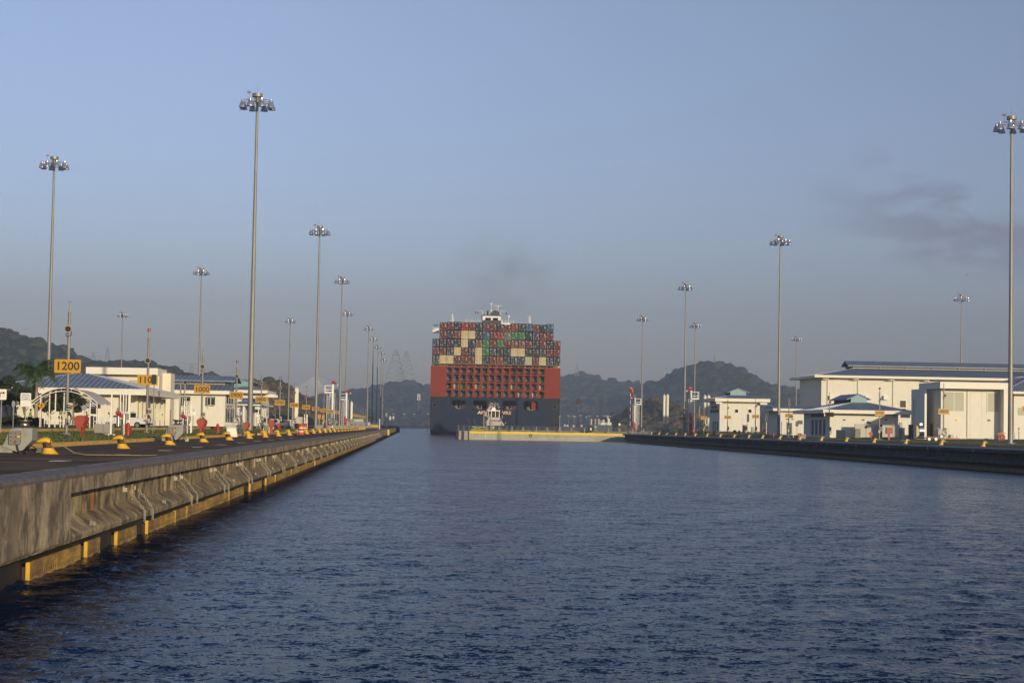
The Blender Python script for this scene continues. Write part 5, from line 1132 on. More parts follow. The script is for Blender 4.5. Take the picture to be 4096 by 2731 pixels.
b=MB(); b.box(-.1,-.05,-.026,-.02,h0-.15,h0+.05); b.box(-.1,.08,-.026,-.02,h0+.05,h0+.1); b.prism([(.06,h0-.01),(.17,h0+.075),(.06,h0+.16)],'y',-.026,-.02); b.build('arrow',TXTK,bd)
sign(3836,1693,262,.68,.93,.1,'grey back of a rectangular sign in front of the white block, right bank',face=sgrey); sign(3572,1698,262,.36,.62,.1,'dark back of a small diamond sign right of the red cabinet, right bank',shape='dia',face=DGREY)
sign(4075,1714,258,.3,.45,.1,'tiny dark diamond sign near the right edge',shape='dia',face=DGREY); sign(3188,1695,300,.5,.8,.1,'dark back of a rectangular sign in front of the low annex',face=DGREY)
sign(616,1517,120,.34,.62,.12,'dark tilted back of a road plate overlapping the 1100 sign',face=DGREY)[0].rotation_euler=(0,0,R(-20))
sign(960,1655,170,.3,.36,.1,'small white speed sign between the stairs rails and the mast'); sign(2478,1697,470,.45,.6,0,'small white square sign on a post at the far end of the gate')
small_box(636,1655,150,1.0,.08,.9,mat('beige_board',(.62,.58,.42),.7),'beige blank notice board on two legs right of the 1100 pole','notice board','notice_board',1.0,leg=.0)
for k,px in enumerate((618,656)): post(px,1735,1640,150,.02,GALV,f'thin {"left" if k==0 else "right"} leg post of the beige notice board','post','board_leg',.1)
# concrete barrier blocks
for k,px in enumerate((395,430)):
    p=at(px,1738,112); o=thing('concrete_block',['left','right'][k]+' grey concrete block behind the white slanting post, left bank','concrete block',(p.x,112,.1)); MB().box(-.28,.26,0,.9,0,.6).box(-.2,.2,.1,.8,.6,.61).build('block',CONC,o); MB().cyl((-.1,.3,.6),(-.1,.3,.7),.02,n=5).cyl((.1,.3,.6),(.1,.3,.7),.02,n=5).parts('lifting_lug',GALV,o)
# utility columns near 0900 / 0500
for i,(px,y0,y1,Y,r_,m_,l) in enumerate(((680,1700,1640,190,.04,DGREY,'dark slim bollard light in front of the clerestory building'),(939,1735,1545,200,.05,GALV,'slim steel column behind the 0900 sign plate'),(947,1690,1590,202,.03,STEEL,'thin bright ladder rail beside the 0900 column'),(1065,1735,1665,160,.07,BEIGE,'beige service column beside the 0800 pole'),
    (1168,1712,1612,300,.05,BEIGE,'cream service column behind the 0600 sign'),(1173,1712,1615,302,.02,STEEL,'thin ladder rail beside the cream column'),(1217,1700,1658,250,.06,W_TRIM,'white riser post right of the pump group'),(1226,1695,1658,260,.05,STEEL,'left bright steel riser behind the drum'),(1229,1695,1658,262,.05,STEEL,'right bright steel riser behind the drum'),(1518,1715,1676,430,.1,WHITEP,'white lamp post at the end of the left apron'),
    (2989,1742,1688,345,.04,GALV,'tall dark-topped column post left of the 0400 sign'),(3065,1738,1690,380,.12,BEIGE,'pale column under a dark panel between the houses'),(3125,1745,1688,325,.06,WHITEP,'white post right of the tall mast, right bank'),(3147,1752,1688,312,.05,GALV,'grey standpipe left of the 0500 pole'),(3173,1748,1722,308,.05,WHITEP,'short white post right of the 0500 pole'),(3048,1728,1635,420,.04,GALV,'thin ladder mast right of the pump house'),
    (2798,1700,1625,470,.07,BEIGE,'slim white column left of the 0200 tubes'),(2795,1700,1640,472,.04,GALV,'thin grey column left of the 0200 tubes'),(4076,1765,1728,250,.05,GALV,'grey post at the right edge'),(3652,1745,1598,262,.04,GALV,'thin ladder rail left of the white block'),(3660,1745,1598,262,.07,BEIGE,'cream column left of the white block'))):
    post(px,y0,y1,Y,r_,m_,l,z=(.05 if Y<420 else 0))
for px,yb,yt,Y,l in ((2992,1742,1656,345,'dark tall sign panel left of the 0400 sign'),(3065.5,1720,1655,380,'dark tall sign panel between the two houses')):
    p=at(px,1687,Y); q=at(px,yt,Y); o=thing('tall_panel',l,'panel',(p.x,Y,p.z)); MB().box(-.2,.2,-.05,.05,0,q.z-p.z).build('panel',NAVYM,o); MB().box(-.22,-.2,-.06,.06,0,q.z-p.z).build('frame',GALV,o)
# cabinets on the right bank
CABS=[(3365,1741,288,1.25,.9,1.2,mat('green_grey_cabinet',(.3,.33,.26),.5),'green-grey electrical cabinet with a warning triangle at the wall of the control house',.15),(3431,1742,291,.9,.6,1.45,mat('dark_green_cabinet',(.13,.15,.11),.5),'dark green transformer cabinet against the control house wall',.15),
(2980,1738,345,.85,.5,1.9,mat('stainless_cabinet',(.24,.23,.2),.4,.4),'stainless cabinet with a cylindrical front left of the 0400 sign',.2),(3010,1741,345,.45,.4,1.75,MACH,'grey service pillar just left of the 0400 pole',.0),(3603,1758,240,.36,.35,2.4,MACH,'tall grey service pillar right of the control house',.0),(3614,1758,240,.32,.35,1.7,BEIGE,'shorter pale service pillar beside the tall grey one',.0),
(2957,1727,372,.3,.3,.75,DGREY,'small dark cabinet in front of the pump house',.3),(2727,1712,430,.55,.4,1.1,BEIGE,'beige cabinet near the 0100 sign',.1),(2744,1712,430,.45,.4,1.0,MACH,'grey cabinet right of the 0100 sign',.1),(4052,1760,250,.5,.5,1.3,MACH,'grey machinery cabinet at the foot of the right edge mast',.0)]
for a in CABS: small_box(a[0],a[1],a[2],a[3],a[4],a[5],a[6],a[7],z=a[8])
b=MB()
# gate-end machinery: row of pale cabinets
r=random.Random(4)
for k,(px,yt,w_,h_) in enumerate(((2507,1700,.65,1.1),(2519,1711,.7,.5),(2534,1711,.7,.5),(2556,1700,.7,1.9),(2570,1710,.7,.6),(2585,1709,.7,.7),(2599,1703,.7,1.1),(2613,1704,.75,1.0),(2626,1705,.7,1.0),(2612,1698,.6,.5),(2635,1698,.9,.8),(2649,1699,.8,.9),(2679,1707,.5,.4),(2690,1707,.6,.4),(2699,1712,.5,.5))):
    Y=446+(k%3)*2; p=at(px,yt,Y); small_box(px,yt,Y,w_*1.0,.6,h_,BEIGE,f'cream machinery cabinet behind the gate railing, {nth(k)} from the left',z=p.z-h_)
# ---- fire monitor towers
def tower(px,ytop,Y,side,label,z=0):
    H_=at(px,ytop,Y).z-z; p=at(px,1700,Y); o=thing('fire_monitor_tower',label,'fire monitor tower',(p.x,Y,z),0,'white fire monitor towers with ladders and cages'); s=side
    MB().cyl((0,0,0),(0,0,H_+.3),.26,n=14).cyl((0,0,0),(0,0,.1),.5,n=12).build('column',WHITEP,o)
    b=MB(); 
    for x in (.75*s,1.25*s):
        b.box(x-.045,x+.045,-.04,.04,.8,H_-1.7)
    for k in range(int((H_-2.6)/.55)): z_=1.0+k*.55; b.box(min(.75*s,1.25*s),max(.75*s,1.25*s),-.03,.03,z_,z_+.07)
    b.build('ladder',WHITEP,o)
    b=MB()
    x0,x1=sorted((.1*s,1.75*s))
    b.box(x0,x1,-.8,.8,H_-1.75,H_-1.45)
    for x in (x0,x1):
        for y in (-.78,.78): b.box(x-.05,x+.05,y-.05,y+.05,H_-1.75,H_)
    for z_ in (H_-.95,H_-.02):
        for y in (-.78,.78): b.box(x0,x1,y-.04,y+.04,z_-.05,z_+.05)
        for x in (x0,x1): b.box(x-.04,x+.04,-.78,.78,z_-.05,z_+.05)
    b.cyl((.2*s,0,H_-2.5),(1.0*s,0,H_-1.75),.06,n=5); b.build('cage',WHITEP,o)
    b=MB(); b.cyl((-.5*s,.1,0),(-.5*s,.1,H_-1.6),.05,n=6); b.cyl((.45*s,.1,0),(.45*s,.1,H_-1.7),.07,n=6); b.box(min(-.5*s,0),max(-.5*s,0),.08,.14,H_*.62,H_*.62+.06); b.build('riser_pipe',WHITEP,o)
    b=MB(); b.cyl((0,0,H_+.3),(0,0,H_+.7),.12,n=8); b.cyl((.2*s,0,H_+.75),(-.7*s,-.5,H_+.5),.2,n=10); b.cyl((-.7*s,-.5,H_+.5),(-1.1*s,-.8,H_+.15),.15,.1,8); b.cbox((-.1*s,0,H_+.95),(.7,.4,.35)); b.build('monitor_head',RED,o)
    MB().cyl((-.95*s,-.72,H_+.28),(-1.25*s,-.9,H_+.02),.12,.14,8).build('nozzle',WHITEP,o)
    return o,H_
t1,_=tower(1328,1542,420,-1,'nearer white fire monitor tower with a red head beside the 0200 sign, left bank')
t2,_=tower(1384,1575,530,-1,'farther white fire monitor tower with red pipes beside the tall mast, left bank')
t3,_=tower(2538,1594,530,1,'white fire monitor tower right of the windsock')
t4,_=tower(2762,1567,425,1,'tallest-looking white fire monitor tower left of the 0200 sign, right bank')
def redstack(t,h_,s):
    b=MB(); b.box(-.35,-.1,-.7,-.45,0,h_); b.box(.1,.3,-.7,-.45,0,h_*.8); b.cyl((0,-.6,0),(0,-.6,h_*.45),.34,n=8); b.cyl((-.3,-.6,h_*.2),(.5,-.6,h_*.1),.25,n=8); b.cyl((-.2,-.6,h_*.85),(.3,-.6,h_*.6),.14,n=6); b.build('red_hydrant_stack',mat('bright_red_valves',(.6,.03,.03),.4,var=.15,scale=2),t)
redstack(t2,3.4,1); redstack(t3,3.4,1); redstack(t4,5.1,1)
b=MB(); r=random.Random(1)
for k in range(26): x=r.uniform(-.9,1.0); z=r.uniform(0,4.2 if k%2 else 2); b.cyl((x,-.6,z*.4),(x+r.uniform(-.1,.1),-.6,z),.05,n=5)
for k in range(12): b.cbox((r.uniform(-.8,1),-.6,r.uniform(.2,2.2)),(.25,.3,.35))
b.build('pipe_bundle',STEEL,t1)
# ---- white vent tubes
def tube_(px,y0,y1,Y,label,r_=.3,z=None):
    p=at(px,y0,Y); q=at(px,y1,Y); o=thing('vent_tube',label,'vent tube',(p.x,Y,p.z),0,'white vertical vent tubes'); h_=q.z-p.z
    MB().cyl((0,0,0),(0,0,h_),r_,n=14).cyl((0,0,h_),(0,0,h_+.2),r_*1.12,n=14).cyl((0,0,h_+.2),(0,0,h_+.55),r_*.3,n=8).build('tube',mat('cream_tube',(.78,.74,.6),.45,var=.03),o)
    MB().cyl((-r_*.8,-r_*.5,h_*.02),(-r_*.8,-r_*.5,h_*.95),.04,n=5).box(-r_*1.3,r_*1.3,-r_,r_,-.6,0).cyl((0,0,-1.6),(0,0,-.6),r_*.5,n=8).build('cable_riser',GALV,o)
for a in ((1180,1668,1557,450,'left tube of the white trio behind the 0600 sign',.24),(1184.5,1668,1556,452,'middle tube of the white trio behind the 0600 sign',.24),(1189,1664,1559,454,'right tube of the white trio behind the 0600 sign',.22),(1405,1675,1611,520,'single white vent tube left of the far 1400 sign',.36),
    (2655.5,1695,1584,470,'left white vent tube of the pair behind the gate end',.34),(2669,1695,1583,470,'right white vent tube of the pair behind the gate end',.34),(2818.5,1693,1587,430,'left white vent tube standing at the 0200 sign',.35),(2834,1693,1586,430,'right white vent tube standing at the 0200 sign',.35)): tube_(*a)
# ---- pump group behind 0600, blocks at the far left quay
for k,(px,yt,Y,w_,h_) in enumerate(((1190,1668,330,1.2,1.1),(1203,1668,332,1.3,1.2),(1212,1670,334,1.0,1.1))): small_box(px,yt,Y,w_,1,h_,BEIGE,f'beige pump cabinet in the group behind the drum, {nth(k)} from the left',z=at(px,yt,Y).z-h_)
for k,(px,yt,Y,w_,h_) in enumerate(((1277,1700,300,1.2,.85),(1342,1703,330,.9,.8),(1383,1702,350,1.1,.75),(1420,1686,560,5.8,2.0),(1434,1676,565,3.0,1.4),(1470,1702,400,1.6,.5),(1443,1686,575,1.0,1.0),(1476,1689,560,.7,.9),(1365,1700,360,1.5,.9))): small_box(px,yt,Y,w_,1.5,h_,CONC if k in(0,1,2,3,5,8) else BEIGE,f'concrete plinth or cabinet in the cluttered far end of the left apron, {nth(k)} counted outward' ,'plinth','plinth_block',z=at(px,yt,Y).z-h_)
# far stair rail
p=at(1483,1713,400); o=thing('quay_railing','grey tube railing around a stairwell at the end of the left apron','railing',(p.x,400,-.02)); b=MB()
for k in range(7): b.cyl((k*.32-.1,0,0),(k*.32-.1,0,1.4 if k<5 else 1.1),.035,n=5)
for z in (.3,.65,1.0,1.35): b.cyl((-.3,0,z),(1.9,0,z),.03,n=5)
b.build('rail',GALV,o)
# traffic lights
for px,yt,Y,l in ((1277,1657,310,'left small traffic signal behind the tall mast'),(1293,1660,340,'right small traffic signal behind the tall mast')):
    p=at(px,yt,Y); o=thing('traffic_signal',l,'traffic light',(p.x,Y,.0)); z=p.z; MB().cyl((0,.1,0),(0,.1,z),.05,n=6).build('post',BEIGE,o); MB().box(-.22,.22,-.05,.2,z-.75,z).build('signal_head',mat('amber_housing',(.62,.3,.05),.5),o)
    b=MB()
    for q in range(3): b.cyl((0,-.06,z-.14-q*.24),(0,-.02,z-.14-q*.24),.08,n=10)
    b.parts('lens',BLACK,o)
# ---- windsock
Y=500; p=at(2520,1707,Y); q=at(2521,1556,Y); o=thing('windsock','red and white banded pole with a limp orange windsock','windsock',(p.x,Y,0)); h_=q.z
for m_,ph,nm in ((WHITEP,0,'white_band'),(RED,1,'red_band')):
    b=MB(); k=ph
    while k*.98<h_-.2: b.cyl((0,0,k*.98),(0,0,min(h_,(k+1)*.98)),.07,n=8); k+=2
    b.build(nm,m_,o)
MB().tube([(.0,0,h_+.1),(.12,-.3,h_+.2),(.42,-.4,h_-.3),(.6,-.4,h_-1.0)],[.42,.45,.36,.22],12).build('sock',mat('orange_fabric',(.6,.13,.05),.8,var=.1),o)
# ---- daymarks
Y=560; p=at(2314,1605,Y); o=thing('round_daymark','dark round daymark on a slim post standing right of the ship','daymark',(p.x,Y,0)); MB().cyl((0,0,-2),(0,0,p.z+.9),.07,n=7).build('post',mat('rusty_post',(.25,.15,.12),.7),o); MB().cyl((0,-.1,p.z),(0,.0,p.z),.93,n=24).build('disc',BLACK,o)
Y=620; p=at(1546,1657,Y); o=thing('tripod_beacon','tripod beacon with a notched V-topped daymark board near the end of the left wall','beacon',(p.x,Y,-.2)); zt=p.z+.2
MB().prism([(-.36,zt+.8),(0,zt+.35),(.36,zt+.8),(.36,zt-.3),(.1,zt-.9),(-.1,zt-.9),(-.36,zt-.3)],'y',-.05,.05).build('daymark_board',MACH,o)
b=MB(); b.tube([(-.38,-.06,zt+.85),(0,-.06,zt+.4),(.38,-.06,zt+.85),(.38,-.06,zt-.3),(.1,-.06,zt-.95),(-.1,-.06,zt-.95),(-.38,-.06,zt-.3),(-.38,-.06,zt+.85)],.05,5)
for x,y in ((-1.2,-.6),(1.2,-.6),(0,1.2)): b.cyl((0,0,zt-.9),(x,y,0),.08,n=6)
b.cyl((-.8,-.4,1.0),(.8,-.4,1.0),.05,n=5); b.build('tripod',NAVYM,o); MB().cyl((0,0,.2),(0,0,zt-1.3),.25,n=8).build('green_core',mat('dark_green_panel',(.01,.05,.03),.6),o)
# life buoy stand, trailer, bins on the right bank
p=at(4005,1765,235); o=thing('lifebuoy_stand','orange lifebuoy hanging on a red T-shaped stand, right bank','lifebuoy stand',(p.x,235,0))
MB().box(-.04,.04,0,.08,0,1.2).box(-.5,.55,-.05,.15,1.15,1.27).box(-.5,-.42,0,.1,.6,1.2).build('stand',RED,o); MB().tube([(.42*math.cos(t*PI/12)*1,-.08,.68+.42*math.sin(t*PI/12)) for t in range(25)],.1,8).build('lifebuoy',mat('lifebuoy_orange',(.6,.12,.05),.5,var=.15,scale=3),o)
Y=236; p=at(3735,1770,Y); o=thing('fan_trailer','red twin-axle trailer carrying a huge flared steel fan and a caged tank','trailer',(p.x,Y,0)); X=lambda px:at(px,1770,Y).x-p.x; zz=lambda y:at(3735,y,Y).z
MB().box(X(3662),X(3842),.2,1.6,.36,.5).box(X(3662),X(3700),.2,1.6,.3,.5).box(X(3832),X(3834),.6,.7,.3,.85).build('chassis',RED,o)
b=MB()
for px in (3717,3744): c=X(px); b.prism([(c-.48,.42),(c-.4,.6),(c,.68),(c+.4,.6),(c+.48,.42)],'y',.05,.35)
b.build('mudguard',RED,o)
for px in (3717,3744,3768):
    c=X(px); z=.33 if px<3760 else .68; y0=0 if px<3760 else .15; w_=MB().cyl((c,y0,z),(c,y0+.22,z),.32,n=18).build('wheel',BLACK,o); MB().cyl((c,y0-.01,z),(c,y0+.1,z),.2,n=12).build('rim',WHITEP,w_)
MB().prism([(-.85,X(3652)-0),(.85,X(3652)-0),(.85,X(3652)+.25),(-.85,X(3652)+.25)],'y',0,0.0) 
b=MB(); c0=X(3663); 
b.add([(c0,-.3,.45),(c0,2.0,.45),(c0,2.0,zz(1700)),(c0,-.3,zz(1700)),(X(3680),.3,.85),(X(3680),1.4,.85),(X(3680),1.4,zz(1718)),(X(3680),.3,zz(1718))],[(0,1,2,3),(4,5,6,7),(0,1,5,4),(1,2,6,5),(2,3,7,6),(3,0,4,7)]); b.build('fan_cone',BEIGE,o)
MB().box(c0-.42,c0-.01,-.35,2.05,.35,zz(1699)).build('fan_grille',BLACK,o)
MB().cyl((X(3680),.85,1.4),(X(3699),.85,1.4),.72,n=20).box(X(3684),X(3694),.6,1.1,1.9,2.35).build('fan_drum',STEEL,o)
b=MB(); x0,x1=X(3754),X(3797)
for k in range(6):
    x=x0+(x1-x0)*k/5
    for y in (.2,1.4): b.cyl((x,y,.55),(x,y,1.75),.02,n=4)
for k in range(5):
    z=.55+k*.3
    for y in (.2,1.4): b.cyl((x0,y,z),(x1,y,z),.02,n=4)
b.build('tank_cage',GALV,o); MB().box(x0+.1,x1-.1,.3,1.3,.55,1.6).build('tank',mat('milky_plastic',(.5,.5,.45),.4),o)
MB().box(X(3805),X(3817),.3,1.0,.5,.95).build('toolbox',GALV,o); MB().box(X(3795),X(3805),.3,1.0,.5,.85).build('battery_box',BLACK,o)
# ================================================================ VEHICLES
def car(x,y,z,label,paint,kind='suv',rz=0,cat='car',k=1):
    """driving along +y when rz=0: the viewer sees the tail; local x across, y length"""
    o=thing('parked_'+kind,label,cat,(x,y,z),rz,'vehicles parked along the left bank road'); o.scale=(k,k,k)
    W_=.92
    if kind=='suv': prof=[(0,.35),(0,1.0),(.12,1.1),(.35,1.68),(.6,1.75),(2.6,1.72),(3.5,1.15),(4.6,1.0),(4.7,.35)]; glass=[(.2,1.12),(.42,1.62),(2.6,1.64),(3.35,1.13)]
    else: prof=[(0,.5),(0,1.12),(1.95,1.12),(2.0,1.75),(2.3,1.85),(3.5,1.82),(4.2,1.2),(5.4,1.1),(5.5,.5)]; glass=[(2.05,1.2),(2.2,1.75),(3.45,1.74),(4.0,1.2)]
    b=MB(); b.prism([(yy,zz_) for yy,zz_ in prof],'x',-W_,W_)
    for i,v in enumerate(b.v):
        if v[2]>1.3: b.v[i]=(v[0]*.84,v[1],v[2])
    bo=b.build('body',paint,o)
    b=MB(); b.prism(glass,'x',-W_-.005,W_+.005)
    for i,v in enumerate(b.v):
        if v[2]>1.3: b.v[i]=(v[0]*.85,v[1],v[2])
    b.build('side_window',GLASS,bo)
    b=MB()
    if kind=='suv': b.quad((-.72,.1-.01,1.12),(.72,.1-.01,1.12),(.62,.33-.01,1.6),(-.62,.33-.01,1.6))
    else: b.box(-.68,.68,1.93,1.97,1.2,1.7)
    b.build('rear_window',GLASS,bo)
    for s in (-1,1):
        MB().box(s*.92-.1,s*.92+.02 if s>0 else s*.92+.1,-.03,.12,.8,1.1).build('tail_lamp',TAIL,o)
        for yy in (.95,3.75 if kind=='suv' else 4.45):
            t=MB().cyl((s*.72,yy,.36),(s*.95,yy,.36),.37,n=18).build('wheel',BLACK,o); MB().cyl((s*.86,yy,.36),(s*.965,yy,.36),.22,n=12).build('rim',CHROME,t)
    MB().box(-.85,.85,-.12,.05,.38,.6).build('bumper',DGREY,o); MB().box(-.2,.2,-.03,-.005,.72,.86).build('number_plate',WHITEP,o)
    if kind=='pickup': MB().box(-.86,.86,-.02,.0,.62,1.1).build('tailgate',paint,o)
    return o
WCAR=mat('white_car_paint',(.75,.74,.72),.3,var=.02); SCAR=mat('silver_grey_car_paint',(.18,.18,.18),.3,.4); KCAR=mat('black_car_paint',(.02,.022,.028),.25); BCAR=mat('blue_grey_car_paint',(.16,.2,.26),.35,.2)
p=at(590,1712,203); o=car(p.x,204,.1,'white pickup truck with red tail lamp parked behind the stainless pipes, left bank',WCAR,'pickup',R(72)); text('2735',.16,TXTK,o,(.93,.55,.98),rot=(PI/2,0,PI/2),depth=.003)
for px,Y,l,pt,rz in ((1060,330,'blue-grey pickup with a rack behind the 0800 pole',BCAR,0),(1098,345,'white car behind the orange-red cabinet',WCAR,20),(1124,385,'dark silver hatchback seen from behind, between the red hood and the white one',SCAR,-8),(1146,402,'white utility vehicle seen from behind left of the mast',WCAR,-6),(1166,420,'black vehicle seen from behind right of the white one',KCAR,-6),(1180,440,'second black vehicle partly behind the 0600 pole',KCAR,-4)):
    p=at(px,1710,Y); car(p.x,Y,0,l,pt,'suv' if 'pickup' not in l else 'pickup',R(rz))
# ================================================================ PEOPLE
def person(x,y,z,label,shirt,lean=.0,stride=.25,rz=0,sit=False,h=1.7):
    o=thing('person',label,'person',(x,y,z),rz); k=h/1.7
    P=dict(pel=(0,0,.92),che=(.05*lean*4,0,1.3),nec=(.07*lean*5,0,1.46),hed=(.1*lean*5,0,1.6),
      lh=(0,-.1,.88),lk=(stride*.7,-.1,.5),la=(stride*.6,-.1,.06),lt=(stride*.6+.2,-.1,.04),rh=(0,.1,.88),rk=(-stride*.2,.1,.48),ra=(-stride,.1,.08),rt=(-stride+.18,.1,.04),
      ls=(.05*lean*4.5,-.2,1.4),le=(.12+lean*.3,-.24,1.14),lw=(.3+lean*.3,-.2,.98),rs=(.05*lean*4.5,.2,1.4),re=(-.05+lean*.3,.25,1.13),rw=(.12+lean*.3,.22,.92))
    def skin(name,edges,rad,m,root):
        ns=[]; [ns.append(q) for e in edges for q in e if q not in ns]
        me=bpy.data.meshes.new(name); me.from_pydata([P[q] for q in ns],[(ns.index(a),ns.index(c)) for a,c in edges],[]); me.materials.append(m)
        ob=bpy.data.objects.new(name,me); C.objects.link(ob); ob.parent=o; md=ob.modifiers.new('s','SKIN')
        for i,q in enumerate(ns): v=me.skin_vertices[0].data[i]; v.radius=(rad[q],rad[q]); v.use_root=(q==root)
        sb=ob.modifiers.new('u','SUBSURF'); sb.levels=sb.render_levels=1; return ob
    rad=dict(pel=.14,che=.16,nec=.06,hed=.095,lh=.1,lk=.065,la=.045,lt=.035,rh=.1,rk=.065,ra=.045,rt=.035,ls=.07,le=.045,lw=.03,rs=.07,re=.045,rw=.03)
    skin('body',[('pel','che'),('che','nec'),('nec','hed'),('pel','lh'),('lh','lk'),('lk','la'),('la','lt'),('pel','rh'),('rh','rk'),('rk','ra'),('ra','rt'),('che','ls'),('ls','le'),('le','lw'),('che','rs'),('rs','re'),('re','rw')],rad,SKIN,'pel')
    r2={q:v+.018 for q,v in rad.items()}; P['sle']=tuple((Vector(P['ls'])+Vector(P['le']))/2*1); P['sre']=tuple((Vector(P['rs'])+Vector(P['re']))/2)
    r2['sle']=r2['sre']=.065
    skin('shirt',[('pel','che'),('che','ls'),('ls','sle'),('che','rs'),('rs','sre')],r2,shirt,'pel')
    skin('trousers',[('pel','lh'),('lh','lk'),('lk','la'),('pel','rh'),('rh','rk'),('rk','ra')],r2,PANTS,'pel')
    hd=Vector(P['hed']); MB().lathe([(.03,-.06),(.1,-.02),(.105,.05),(.07,.1),(.02,.115)],tuple(hd),12).build('hair',HAIR,o,True)
    b=MB(); b.cyl((hd.x+.09,hd.y,hd.z-.01),(hd.x+.125,hd.y,hd.z-.03),.012,.018,6); b.build('nose',SKIN,o)
    o.scale=(k,k,k); return o
p=at(443,1700,205); person(p.x,205,.12,'person in a light blue shirt and dark trousers bending forward behind the barrier, left bank',SHIRTB,.5,.28,PI)
p=at(350,1702,212); person(p.x,212,.2,'person in a red and white shirt standing under the banner',SHIRTR,.3,.15,R(200))
p=at(119,1700,170); person(p.x,170,.15,'person in a lime green safety shirt beneath the trees at far left',HIVIS,.1,.1,0)
p=at(240,1700,185); person(p.x,185,.3,'person in a lime green shirt inside the arched canopy',HIVIS,.1,.1,0)
Y=598; p=at(2022,1690,Y); person(p.x,Y,gzt+1.2,'person in a red top standing on the stern deck of the tugboat',SHIRTR,.1,.1,0)
# ================================================================ CANOPY
Y=150.0; cz=at(250,1701,Y).z; xl=at(122,1620,Y).x; xr=at(392,1606,Y).x; o=thing('arched_canopy','long arched canopy with a grey membrane roof and thin white posts before the station building','canopy',(xl,Y,.3))
Wc=xr-xl; zt=at(255,1553,Y).z-.3; ze=at(122,1612,Y).z-.3
def arc(t,y,off=0): a=t*2-1; return Vector((Wc*t,y,ze+(zt-ze)*(1-abs(a)**2.1)+off))
b=MB(); n=20; L_=7.5
vs=[arc(i/n,j*L_/6) for j in range(7) for i in range(n+1)]
b.add(vs,[(j*(n+1)+i,j*(n+1)+i+1,(j+1)*(n+1)+i+1,(j+1)*(n+1)+i) for j in range(6) for i in range(n)]); b.build('membrane',CANOPY,o,True)
b=MB()
for y in (0,L_*.33,L_*.66,L_):
    b.tube([arc(i/n,y-.02,.03 if y==0 else -.06) for i in range(n+1)],.04 if y==0 else .025,5)
    if y==0:
        b.tube([arc(i/n,y-.02,-.22) for i in range(n+1)],.035,5)
        for i in range(0,n+1,3): b.cyl(arc(i/n,-.02,.02),arc(i/n,-.02,-.22),.02,n=4)
b.parts('arch_rib',W_TRIM,o)
b=MB()
for px in (160,190,214,240,359,386,407,430):
    x=at(px,1650,Y).x-xl; y=0 if px in (160,359,386) else (.6 if px<240 else 1.5); b.cyl((x,y+.1,0),(x,y+.1,arc(min(.99,max(.01,x/Wc)),0).z),.055,n=6)
b.parts('canopy_post',W_TRIM,o)
b=MB(); x0,x1=at(176,1690,Y).x-xl,at(268,1690,Y).x-xl; zt2=at(220,1661,Y).z-.3
for z in (zt2,zt2*.55): b.box(x0,x1,-.04,.04,z-.03,z+.03)
k=x0
while k<x1: b.box(k,k+.07,-.03,.03,0,zt2); k+=.42
x0b,x1b=at(360,1690,Y).x-xl,at(440,1690,Y).x-xl
for z in (zt2,zt2*.55): b.box(x0b,x1b,1.5,1.56,z-.03,z+.03)
k=x0b
while k<x1b: b.box(k,k+.05,1.5,1.56,0,zt2); k+=.22
b.parts('guard_rail',W_TRIM,o)
# ================================================================ TREES
def leafcloud(b,c,rad,n,s,r,flat=.8,squash=(1,1,1)):
    for _ in range(n):
        d=Vector((r.gauss(0,1),r.gauss(0,1),r.gauss(0,1))).normalized()*(r.random()**.4); p=Vector(c)+Vector((d.x*rad[0],d.y*rad[1],d.z*rad[2]))
        u=Vector((r.uniform(-1,1),r.uniform(-1,1),r.uniform(-.6,.6))).normalized(); v=u.orthogonal().normalized(); q=s*r.uniform(.6,1.3)
        b.add([p-u*q,p+v*q*.55,p+u*q,p-v*q*.55],[(0,1,2,3)])
def tree(px,yb,Y,h_,w_,label,seed=0,name='broadleaf_tree',m=LEAF,dens=900,sparse=False,z=None):
    p=at(px,yb,Y); o=thing(name,label,'tree',(p.x,Y,z if z is not None else .4)); r=random.Random(seed)
    b=MB(); b.tube([(0,0,0),(.05*w_,0,h_*.25),(-.03*w_,.0,h_*.5),(0,0,h_*.8)],[.07*h_**.5*.8,.05*h_**.5,.04*h_**.5,.02],7)
    tips=[]
    for k in range(9 if not sparse else 12):
        a=k*2.4+r.random(); z0=h_*r.uniform(.25,.6); q=Vector((math.cos(a)*w_*r.uniform(.25,.5),math.sin(a)*w_*.4,h_*r.uniform(.5,.98))); b.tube([(0,0,z0),(q.x*.5,q.y*.5,(z0+q.z)/2),tuple(q)],[.05,.035,.015],5); tips.append(q)
    b.build('trunk',TRUNK,o)
    b=MB()
    for q in tips: leafcloud(b,q,(w_*.2,w_*.2,h_*.12),dens//len(tips),.16*w_**.3,r)
    b.build('crown',m,o); return o
tree(58,1700,210,4.9,3.0,'thin-limbed dark tree left of the palm',1,dens=1300,sparse=True)
tree(20,1700,218,4.9,3.6,'dark spreading tree at the left edge',2,dens=2000)
tree(95,1700,205,3.9,2.6,'leaning multi-stemmed dark tree behind the palm trunk',3,dens=1000)
tree(-10,1700,200,5.0,3.5,'dark tree cut by the left edge',9,dens=1500)
tree(195,1700,187,3.0,3.2,'dark leafy tree inside the canopy shadow',4,dens=1500); tree(245,1700,188,2.9,3.2,'second dark leafy tree behind the canopy',5,dens=1500)
tree(290,1700,186,3.6,1.9,'small leafy tree between the canopy and the banner',6,dens=1300)
tree(235,1640,228,5.4,1.6,'pointed tree tip showing between the canopy and the blue roof',7,dens=800)
